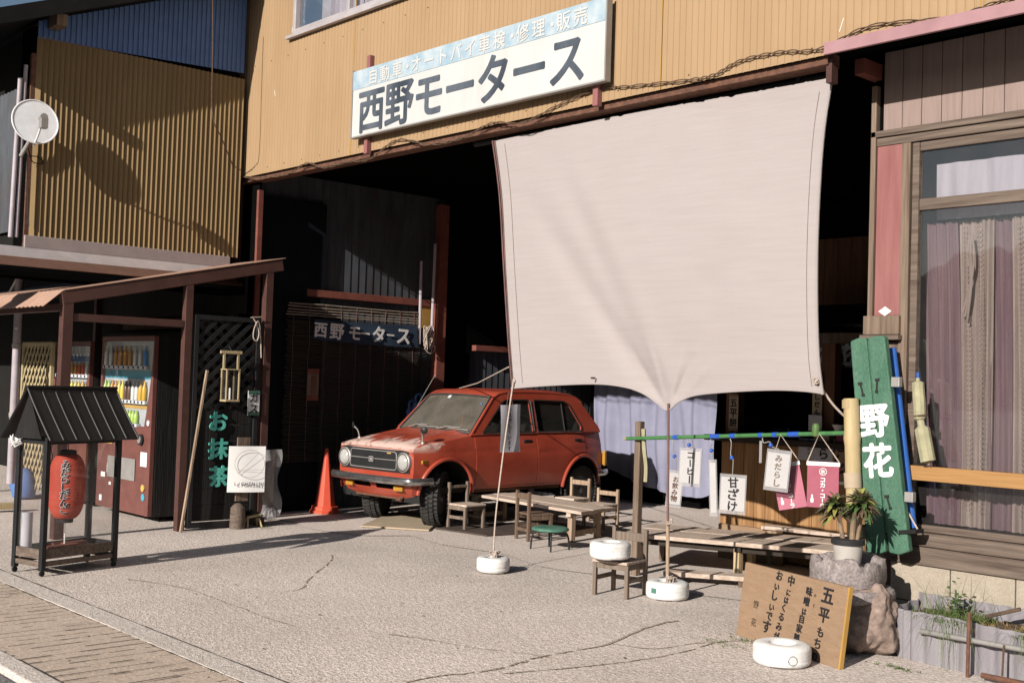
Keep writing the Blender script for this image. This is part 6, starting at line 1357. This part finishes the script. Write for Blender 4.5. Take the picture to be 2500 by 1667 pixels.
def hung(name, label, px, py0, py1, wpx, mt, txt, size, yaw=0, tilt=0, hook=True, ink='ink', head=0, step=1.0, group='signs hung from the green rail', dy=-.03, bold=.02, dx=0, jit=.08):
    top = rp_(px) + V((0, dy, -.02)); sc_ = 2850 * .9408 / 7.9; c0_ = PY(px + dx, py0, top.y); c1_ = PY(px + dx, py1, top.y); h = c0_.z - c1_.z; w = wpx * (c0_.y / fw.dot(c0_ - C0) if False else 1) * (fw.dot(c0_ - C0) / (2850 * .9408)) / max(.4, abs(cos(yaw - YAW + radians(0))) if False else 1)
    base = YAW * .55 + yaw; U = V((cos(base), sin(base), 0)); Z = V((0, 0, 1)); N_ = U.cross(Z); U2 = U * cos(tilt) + Z * sin(tilt); Z2 = Z * cos(tilt) - U * sin(tilt)
    t = thing(name, label, 'sign', c1_, group); cen = (c0_ + c1_) / 2
    w = wpx * fw.dot(cen - C0) / (2850 * .9408) / abs(U.dot(rt))
    b = MB(); b.obox(cen, U2 * w / 2, N_ * .003, Z2 * h / 2); b.build('card', M[mt], t, bevel=.002)
    n_ = len(txt); b = MB(); text(b, txt, size, True, step, bold, jit=jit, at=plane(cen + N_ * .0035 + Z2 * (size * step * (n_ - 1) / 2 - head), U2, Z2)); 
    if txt: b.build('lettering', M[ink], t)
    if mt == 'paper':   # clear sleeve round the card
        b = MB(); b.obox(cen - N_ * .0, U2 * (w / 2 + .008), N_ * .0055, Z2 * (h / 2 + .022)); b.build('clear_sleeve', M['plastic'], t)
    if hook:
        pt_ = cen + Z2 * (h / 2 + .005); b = MB(); m_ = top.lerp(pt_, .5); r_ = .012
        b.tube(smooth_path([top, top + V((.012, 0, -.03)), m_ + V((-.01, 0, .02)), m_ + V((.012, 0, -.01)), pt_ + V((-.008, 0, .02)), pt_]), .0035, 6); b.build('hook', M['galv'], t, smooth=True)
        b = MB(); b.lathe([(.001, -.016), (.013, -.008), (.015, 0), (.012, .009), (.001, .016)], 10, m_); b.build('bead', M['bluetape'], t, smooth=True)
    return t, cen, U2, Z2, N_, w, h
hung('hung_sign', 'small white card partly behind the thin pole, faintly brushed, lowest on the left', 1550, 1086, 1158, 30, 'paper', 'お飲み物', .047, yaw=.12, tilt=-.09, ink='rust', step=1.0)
hung('hung_sign', 'white card reading コーヒー beside the thin pole', 1585, 1035, 1110, 44, 'paper', 'コーヒー', .060, yaw=0, tilt=-.02, step=.98, bold=.03)
hung('hung_sign', 'white card reading 甘ざけ at the left edge of the stall', 1683, 1096, 1173, 52, 'paper', '甘ざけ', .080, tilt=-.02, step=1.0, bold=.03)
hung('hung_sign', 'white card faintly brushed みだらし団子 overlapping a crimson banner', 1786, 1040, 1120, 47, 'paper', 'みだらし', .05, tilt=-.08, ink='weather', dy=-.17, step=1.05)
hung('hung_sign', 'white card turned edge on beside the 甘ざけ card', 1638, 1062, 1178, 13, 'paper', '', .05, yaw=0.0, tilt=.05)
hung('hung_sign', 'narrow clear card turned edge on in front of the stall boards', 1747, 1012, 1063, 6, 'plastic', '', .05, yaw=0, hook=False)
for lab, px, y0_, y1_, wpx, tl, ang, mt in (('straight crimson banner with a white strip on top hanging near the bamboo post', 1890, 1060, 1166, 66, 0, 0, 'banner'), ('tilted crimson banner half behind the みだらし card', 1812, 1062, 1168, 60, .21, .0, 'banner2')):
    t, cen, U2, Z2, N_, w, h = hung('hung_banner', lab, px, y0_, y1_, wpx, mt, '', .05, tilt=tl, hook=False, group='crimson banners hung from the green rail', dy=-.02, dx=0)
    b = MB(); b.obox(cen + Z2 * (h / 2 - .014), U2 * (w / 2 + .006), N_ * .006, Z2 * .013); b.build('top_strip', M['white'], t, bevel=.003)
    b = MB(); tp = rp_(px - (15 if tl else 4)) + V((0, -.02, 0)); b.tube([cen + Z2 * h / 2 - U2 * w / 2, tp, cen + Z2 * h / 2 + U2 * w / 2], .004, 6); b.build('cord', M['rope'], t)
    b = MB(); pl = plane(cen + N_ * .0035 + Z2 * (h * .5 - .062), U2, Z2); rad = .022
    b.tube([pl(rad * cos(k * pi / 12), rad * sin(k * pi / 12), .001) for k in range(24)], .0022, 5, True); text(b, '氷', .032, bold=.03, at=pl); text(b, 'コカ・コーラ', .036, True, .92, bold=.045, at=lambda u, v, n: pl(u, v - .05, n))
    b.lathe([(.001, 0), (.012, .002), (.010, .02), (.014, .03), (.006, .05), (.005, .062), (.001, .063)], 8, pl(-w * .33, -h * .66, .0), Z2) if False else b.add([pl(-w * .33 + x_, -h * .68 + y_, .001) for x_, y_ in ((-.008, 0), (.008, 0), (.01, .02), (.005, .034), (.005, .05), (-.005, .05), (-.005, .034), (-.01, .02))], [tuple(range(8))])
    b.build('lettering', M['paper'], t)
c = rp_(1876) + V((0, -.01, .03)); tag(MB().lathe([(.022, -.045), (.026, -.03), (.026, .02), (.018, .035), (.001, .036)], 14, c).build('green_tape_roll', M['leaf'], smooth=True), 'small green roll stuck on the green rail above the straight banner', 'tape roll')
# ================================================================ GREEN SIGNBOARD, BLUE POLE AND THINGS ON THE SHOP POST
def GB(x, y, Y=6.46): return PY(x, y, Y)
g0, g1, g2, g3 = GB(1952, 780), GB(2031, 771), GB(2089, 1274), GB(1990, 1274)
gbd = thing('green_signboard', 'tall mossy green plank signboard with two white painted characters', 'signboard', (g2 + g3) / 2)
gp_ = lambda u, v: g0.lerp(g1, u).lerp(g3.lerp(g2, u), v)
for u0, u1, cut in ((0, .485, 0), (.515, 1, .004)):
    us = [u0, u1]; pts = []
    pts = [gp_(u0 + .02, .0 + (.006 if u0 == 0 else .0)), gp_((u0 + u1) / 2, -.004), gp_(u1 - .02, 0), gp_(u1, .012), gp_(u1, .5), gp_(u1 - (.02 if u0 == 0 else 0), .985), gp_((u0 + u1) / 2, 1.0), gp_(u0 + (.02 if u0 else 0.0), .99), gp_(u0, .5), gp_(u0, .015)]
    MB().prism(pts, (0.0, .05, 0)).build('plank', M['green'], gbd, bevel=.008)
b = MB(); b.prism([gp_(.484, .02) + V((0, .012, 0)), gp_(.516, .02) + V((0, .012, 0)), gp_(.516, .9) + V((0, .012, 0)), gp_(.484, .9) + V((0, .012, 0))], (0, .03, 0)); b.build('joint_strip', M['green'], gbd)
Ug = (gp_(1, .5) - gp_(0, .5)).normalized(); Zg = (gp_(.5, 0) - gp_(.5, 1)).normalized(); Zg = (Zg - Ug * Zg.dot(Ug)).normalized()
b = MB(); bl_ = MB()
for ch, v in (('野', .385), ('花', .57)): text(b, ch, .215, bold=.042, jit=0, asp=.95, at=plane(gp_(.49, v) + V((0, -.002, 0)), Ug, Zg))
b.build('lettering', M['white'], gbd)
b = MB()
for u, v, du in ((.20, .21, .06), (.68, .20, -.05), (.22, .735, -.06), (.62, .735, .06)):
    p, q = gp_(u, v), gp_(u + du, v + .055); b.tube([p + V((0, -.003, 0)), q + V((0, -.003, 0))], .006, 6); b.obox(p + V((0, -.004, 0)), Ug * .014, (0, .003, 0), Zg * .008); b.obox(q + V((0, -.004, 0)), Ug * .010, (0, .003, 0), Zg * .007)
b.build('slots', M['coal'], gbd)
b = MB(); p = gp_(.9, .45); b.box(p.x - .1, p.x - .02, 6.512, 6.72, p.z - .05, p.z + .05); b.box(p.x - .1, p.x - .02, 6.512, 6.72, p.z - .55, p.z - .45); b.build('standoff', M['darkwall'], gbd)
for v in (.215, .74): p = gp_(1.0, v); MB().obox(p + V((.03, .03, 0)), (.028, 0, 0), (0, .02, 0), (0, 0, .03)).build('side_clip', M['galv'], gbd, bevel=.004)
a, c_ = PY(2047, 800, 6.60), PY(2094, 1212, 6.58); tag(MB().tube([a, c_], .031, 14).build('blue_pole', M['blue'], smooth=True), 'bright blue painted pole leaning right of the green signboard', 'pole')
hs = thing('hook_swing', 'small black wooden perch slung on white cord at the foot of the blue pole', 'perch', PY(2095, 1222, 6.5)); c = PY(2093, 1220, 6.5)
MB().obox(c, (.055, .0, .008), (0, .05, 0), (0, 0, .012)).build('perch', M['blackwood'], hs, bevel=.003); b = MB(); tp = PY(2086, 1176, 6.53); b.tube([tp, c + V((-.045, 0, .012))], .005, 5); b.tube([tp, c + V((.04, 0, .018))], .005, 5); b.build('cord', M['rope'], hs)
us_ = thing('folded_umbrella', 'rolled faded olive umbrella hanging on the window frame', 'umbrella', PY(2120, 1065, 6.55))
pts = [PY(2108, 868, 6.57), PY(2109, 890, 6.57), PY(2112, 930, 6.57), PY(2113, 955, 6.57), PY(2118, 985, 6.57), PY(2126, 1030, 6.57), PY(2131, 1056, 6.57), PY(2134, 1067, 6.57)]
MB().tube(smooth_path(pts, 5), [.012 if i < 3 else (.036 if i < 17 else (.022 if i < 20 else (.045 if i < 32 else max(.004, .045 - .02 * (i - 31))))) for i in range(36)], 9).build('cloth', M['umb'], us_)
b = MB(); b.tube([PY(2108, 855, 6.57), PY(2109, 885, 6.57)], .008, 6); b.build('handle', M['blue'], us_); b = MB(); p = PY(2115, 962, 6.57); b.tube([p + V((.038 * cos(k), .038 * sin(k), .004 * k)) for k in range(8)], .006, 5); b.build('tie', M['soil'], us_)
# ================================================================ STONES, POT PLANT, MENU BOARD
def rock(name, label, c, rx, ry, rz_, seed, mt, flat=0.3, sub_=3, amp=.22, cat='stone', shape=None):
    bm = bmesh.new(); bmesh.ops.create_icosphere(bm, subdivisions=sub_ + 1, radius=1)
    for v in bm.verts:
        p = v.co.copy(); n = MN.fractal(p * 1.4 + V((seed, 0, 0)), 1.0, 2.0, 5); n2 = MN.noise(p * .8 + V((0, seed, 0)))
        p = p * (1 + amp * n * .6 + amp * n2 + .035 * MN.noise(p * 7 + V((seed, 0, 0))) + .05 * abs(MN.noise(p * 3.2 + V((0, 0, seed)))) + .014 * MN.noise(p * 17))
        if shape: p = shape(p)
        v.co = V((p.x * rx, p.y * ry, p.z * rz_))
    zmin = min(v.co.z for v in bm.verts) + rz_ * flat
    for v in bm.verts: v.co.z = max(v.co.z - zmin, 0)
    b = MB(); bm.verts.index_update(); b.add([v.co + V(c) for v in bm.verts], [tuple(v.index for v in f.verts) for f in bm.faces]); bm.free()
    return tag(b.build(name, M[mt], smooth=True), label, cat)
bc = PZ(1990, 1500); bc = V((-3.72, 6.13, 0))
rock('boulder', 'rough brown boulder carrying the carved stone basin', bc + V((.03, .0, 0)), .30, .24, .29, 9, 'boulder', .35, amp=.27, sub_=4, shape=lambda p: V((p.x, p.y, min(p.z, .62 + .05 * sin(p.x * 5)))))
def slab_rim(name, label, c, r, h, seed, broken):
    rs = random.Random(seed); q = [rs.uniform(0, 6) for _ in range(4)]; N = 72
    prof_ = [(r * .8, 0), (r * .95, h * .06), (r * 1.0, h * .3), (r * 1.0, h * .7), (r * .97, h * .95), (r * .9, h), (r * .78, h * .97), (r * .72, h * .8), (r * .66, h * .62), (.001, h * .58)]
    b = MB(); vs = []; fs = []
    for i, (rr, z) in enumerate(prof_):
        for k in range(N):
            t = 2 * pi * k / N; w = 1 + .025 * sin(2 * t + q[0]) + .02 * sin(5 * t + q[1]) + .012 * sin(11 * t + i)
            zz = z
            if broken and z > h * .6: 
                n_ = .5 * sin(2 * t + q[2]) + .35 * sin(5 * t + q[3]) + .3 * sin(9 * t + q[0]); zz = z + h * .13 * n_ - h * .16 * (1 if (int((t + q[1]) * 4) % 5 == 0) else 0)
            vs.append(V(c) + V((rr * w * cos(t), rr * w * sin(t), zz + .004 * sin(13 * t + i * 2))))
    for i in range(len(prof_) - 1):
        for k in range(N): fs.append((i * N + k, i * N + (k + 1) % N, (i + 1) * N + (k + 1) % N, (i + 1) * N + k))
    fs.append(tuple(reversed(range(N)))); b.add(vs, fs); return tag(b.build(name, M['stone'], smooth=True), label, 'stone basin')
sz0 = .345
slab_rim('stone_dish', 'shallow round stone dish between the boulder and the carved basin', (-3.70, 6.12, .292), .265, .075, 2, False)
slab_rim('stone_basin', 'carved granite basin with a broken rim under the potted plant', (-3.705, 6.13, .368), .222, .165, 5, True)
ptc = V((-3.685, 6.10, .468)); pp = thing('potted_plant', 'small croton plant with dark and yellow leaves in a grey pot', 'plant', ptc)
MB().lathe([(.070, 0), (.088, .15), (.094, .152), (.094, .168), (.084, .168), (.08, .15), (.001, .148)], 32, ptc).build('pot', M['pot'], pp, smooth=True)
MB().lathe([(.0945, .140), (.0965, .141), (.0965, .172), (.0925, .174), (.085, .172)], 32, ptc).build('pot_rim', M['coal'], pp, smooth=True)
b = MB(); b.tube([ptc + V((-.03, 0, .15)), ptc + V((-.065, 0, .30))], .014, 8); b.tube([ptc + V((.025, 0, .15)), ptc + V((.035, 0, .33))], .016, 8); b.tube([ptc + V((.05, .01, .15)), ptc + V((.07, .02, .3))], .011, 8); b.build('stem', M['bark'], pp, smooth=True)
def leaves(cen, n, L0, seed, W_=.34, upb=.4):
    b = MB(); rs = random.Random(seed)
    for _ in range(n):
        az = rs.uniform(0, 2 * pi); el = rs.uniform(-.35, 1.25); d = V((cos(az) * cos(el), sin(az) * cos(el), sin(el))); L = L0 * rs.uniform(.6, 1.1); s_ = V((-sin(az), cos(az), 0)); o = cen + d * rs.uniform(0, .03) + V((0, 0, rs.uniform(-.03, .03))); pts = []; m_ = []
        for k in range(6):
            t = k / 5; p = o + d * L * t + V((0, 0, -L * .45 * t * t)); w = L * W_ * sin(pi * min(1, t * .9 + .08)) * .5; pts += [p - s_ * w, p + V((0, 0, -w * .4)), p + s_ * w]
        b.add(pts, [(3 * k + j, 3 * k + j + 1, 3 * k + j + 4, 3 * k + j + 3) for k in range(5) for j in (0, 1)])
    return b
cA_, cB_ = ptc + V((-.085, 0, .335)), ptc + V((.075, .01, .37))
for cc_, sd in ((cA_, 1), (cB_, 2)):
    leaves(cc_, 130, .105, sd, .27).build('dark_leaves', M['dleaf'], pp, smooth=True); leaves(cc_, 80, .10, sd + 9, .27).build('green_leaves', M['leaf'], pp, smooth=True); leaves(cc_ + V((0, 0, .02)), 30, .095, sd + 20, .27).build('yellow_leaves', M['yleaf'], pp, smooth=True)
# leaning menu board
B0, B1 = PZ(1690, 1457), PZ(1925, 1536); uB = (B1 - B0).normalized(); lB = (B1 - B0).length; nB = V((uB.y, -uB.x, 0)); lean = radians(8); zB_ = V((0, 0, cos(lean))) - nB * sin(lean)
mbd = thing('menu_board', 'wooden menu board with black handwritten Japanese leaning on the boulder', 'signboard', (B0 + B1) / 2)
hB_ = .44
MB().prism([B0, B1, B1 + zB_ * hB_, B0 + zB_ * hB_], -nB * .02 + V((0, 0, .0))).build('board', M['ply'], mbd, bevel=.002)
MB().prism([B1 + uB * .0005 + nB * .001, B1 + uB * .012 + nB * .001, B1 + uB * .012 + nB * .001 + zB_ * hB_, B1 + uB * .0005 + nB * .001 + zB_ * hB_], -nB * .026).build('edge_strip', M['ochrep'], mbd)
pb = lambda u, v: plane(B0 + uB * (lB * u) + zB_ * (hB_ * v), uB, zB_)
def col(u, v, s_, items, sl=-.0):
    b = MB(); vv = v; k = 0
    for ch, sz in items:
        text(b, ch, s_ * sz, bold=.03, jit=.05, at=pb(u - .012 * k, vv)); vv -= (s_ * sz * 1.12) / hB_; k += 1
    b.build('writing', M['ink'], mbd)
col(.835, .84, .078, [('五', 1.25), ('平', 1.1), ('も', .75), ('ち', .8), ('の', .62)])
col(.665, .83, .052, [('味', 1), ('噌', 1), ('は', .75), ('自', .95), ('家', .95), ('製', .9), ('造', .85)])
col(.485, .905, .054, [('中', 1.15), ('に', .75), ('は', .75), ('く', .9), ('る', .95), ('み', .95), ('が', .9), ('入', .9), ('り', .8)])
col(.365, .93, .058, [('お', 1), ('い', .8), ('し', 1.1), ('い', .8), ('で', 1), ('す', 1.35)])
b = MB(); text(b, 'みそ', .022, True, 2.6, at=pb(.722, .80)); text(b, '野花', .05, True, 2.1, at=pb(.17, .48)); b.build('writing', M['soil'], mbd)
# ================================================================ CORRUGATED PLANTER
F0, F1 = PZ(2072, 1505), PZ(2360, 1580); W0 = V((-3.44, 6.30, 0))
pz = PZ(2072, 1505); zt_ = .275
pl_ = thing('corrugated_planter', 'grey corrugated sheet planter with wild grass beside the block wall', 'planter', V((-2.6, 6.3, 0)))
def outline(s_):    # s in metres along the front, wrapping round the left end
    if s_ < 0: t = min(1, -s_ / .45); ang = t * 1.5; return V((-3.30 - .17 * sin(ang), 6.17 + .17 * (1 - cos(ang)) + max(0, -s_ - .27) * .9, 0)), V((-sin(ang * .9), -cos(ang * .9), 0)) if False else V((-sin(ang), -cos(ang), 0))
    return V((-3.30 + s_ * .985, 6.17 - s_ * .06, 0)), V((-.06, -1, 0)).normalized()
def shell(u, v):
    s_ = -.55 + 2.4 * u; p, n = outline(s_); return p + n * (.011 * cos(s_ * 2 * pi / .105)) + V((0, 0, -.03 + (zt_ + .03 + .004 * sin(s_ * 9)) * v))
MB().grid(shell, 220, 1).build('front_sheet', M['slate'], pl_, smooth=True, solid=.006)
MB().grid(lambda u, v: V((-3.48 + 2.4 * u, 6.55 + .011 * cos((2.4 * u) * 2 * pi / .105) - .0 * u, .0 + (zt_ + .045) * v)), 220, 1).build('rear_sheet', M['slate'], pl_, smooth=True, solid=.006)
def soilf(u, v): x = -3.38 + 2.3 * u; return V((x, 6.20 - .05 * u + .34 * v, .235 + .03 * MN.noise(V((x * 6, v * 3, 2))) + .02 * MN.noise(V((x * 22, v * 9, 7)))))
MB().grid(soilf, 90, 16).build('soil', M['soil'], pl_, smooth=True)
fr_ = lambda px, py, dY=0: PY(px, py, 6.07 + dY)
q0_, q1_ = PY(2112, 1448, 6.13), PY(2365, 1494, 6.04); MB().tube([q0_, q1_], .0145, 10).build('rail_pipe', M['galv'], pl_, smooth=True)
a, c_ = PY(2226, 1405, 6.06), PY(2222, 1560, 6.06); c_.z = max(c_.z, -.02); MB().tube([a, c_], .0105, 8).build('iron_stake', M['rust'], pl_, smooth=True)
a, c_ = PY(2255, 1550, 6.03), PY(2365, 1572, 6.0); MB().tube([a, c_], .015, 8).build('low_pipe', M['rust'], pl_, smooth=True)
b = MB(); b.tube([PY(2306, 1480, 6.04), PY(2304, 1510, 6.03), PY(2302, 1552, 6.02)], .006, 5); b.build('wire_tie', M['soil'], pl_)
MB().bar(PY(2262, 1416, 6.3), PY(2345, 1398, 6.36), .022, .02).build('dry_log', M['soil'], pl_, bevel=.006)
def blades(name, mt, n, x0_, x1_, L0, seed, droop=.6, y0_=6.17, y1_=6.45):
    b = MB(); rs = random.Random(seed)
    for _ in range(n):
        x = rs.uniform(x0_, x1_); o = V((x, rs.uniform(y0_, y1_), .24)); az = rs.uniform(0, 2 * pi); L = L0 * rs.uniform(.4, 1.2); out_ = L * rs.uniform(.2, 1) ; s_ = V((-sin(az), cos(az), 0)) * rs.uniform(.0015, .003); pts = []
        for k in range(7):
            t = k / 6; p = o + V((cos(az), sin(az), 0)) * out_ * t + V((0, 0, L * (t - droop * 1.4 * t * t))); w = 1 - t * .85; pts += [p - s_ * w, p + s_ * w]
        b.add(pts, [(2 * k, 2 * k + 1, 2 * k + 3, 2 * k + 2) for k in range(6)])
    o = b.build(name, M[mt], None); o['kind'] = 'stuff'; return tag(o, {'grass': 'green grass blades growing out of the corrugated planter', 'dry_grass': 'dry straw coloured grass lying on the planter soil'}[name], 'grass')
blades('grass', 'grass', 300, -3.32, -2.95, .2, 1, .75); blades('grass', 'grass', 170, -2.75, -2.2, .14, 2, .9, 6.13, 6.3); blades('dry_grass', 'straw', 420, -3.3, -2.2, .12, 3, .9); blades('dry_grass', 'straw', 14, -3.3, -2.4, .24, 5, .1); blades('grass', 'grass', 110, -3.2, -2.98, .28, 7, 1.25, 6.15, 6.2); blades('grass', 'grass', 80, -2.72, -2.45, .2, 11, 1.25, 6.10, 6.17); blades('grass', 'grass', 26, -3.28, -2.9, .3, 12, .25)
pc = PY(2195, 1375, 6.36); hp_ = thing('leafy_weed', 'small bright green leafy plant growing in the corrugated planter', 'plant', V((pc.x, pc.y, .24)))
b = MB(); b.tube([V((pc.x, pc.y, .24)), pc + V((0, 0, .05))], .006, 6); b.build('stem', M['leaf'], hp_)
b = MB(); rs = random.Random(17)
for _ in range(110):
    o = pc + V((rs.gauss(0, .042), rs.gauss(0, .035), rs.gauss(-.01, .045))); az = rs.uniform(0, 6.3); d = V((cos(az), sin(az), rs.uniform(-.5, .5))).normalized(); s_ = d.cross(V((0, 0, 1))).normalized(); L = rs.uniform(.02, .04)
    b.add([o, o + d * L * .5 + s_ * L * .38, o + d * L, o + d * L * .5 - s_ * L * .38], [(0, 1, 2, 3)])
b.build('leaves', M['leaf'], hp_)
# weeds and moss in the joints of the forecourt
def tuft(px, py, n, sp_, L, seed, name='weed'):
    b = MB(); rs = random.Random(seed); c = PZ(px, py)
    for _ in range(n):
        o = c + V((rs.gauss(0, sp_), rs.gauss(0, sp_ * .35), .004)); az = rs.uniform(0, 6.3); d = V((cos(az), sin(az), rs.uniform(.3, 1.4))).normalized(); s_ = d.cross(V((0, 0, 1))).normalized() * L * .14; b.add([o - s_, o + s_, o + d * L * rs.uniform(.4, 1.1)], [(0, 1, 2)])
    o = b.build('weeds', M['grass']); o['kind'] = 'stuff'; tag(o, 'tiny weeds sprouting from a joint of the forecourt', 'weeds')
tuft(1660, 1478, 130, .12, .02, 1); tuft(1720, 1474, 90, .09, .022, 2); tuft(590, 1208, 120, .12, .025, 3); tuft(2055, 1535, 60, .06, .03, 4); tuft(2360, 1560, 60, .08, .05, 6); tuft(1465, 1435, 40, .08, .012, 8)
# fallen scraps on the forecourt
b = MB(); rs = random.Random(77)
for _ in range(160):
    x, y = rs.uniform(-8.5, -2.5), rs.uniform(2.4, 6.0); s_ = rs.uniform(.004, .011); a_ = rs.uniform(0, 6); u = V((cos(a_), sin(a_), 0)) * s_; w = V((-sin(a_), cos(a_), .4)) * s_ * .6; c = V((x, y, .006)); b.add([c - u, c + w, c + u, c - w], [(0, 1, 2, 3)])
o = b.build('debris', M['soil'], world=False); o['kind'] = 'stuff'; tag(o, 'scattered dark scraps of leaf on the forecourt', 'debris')
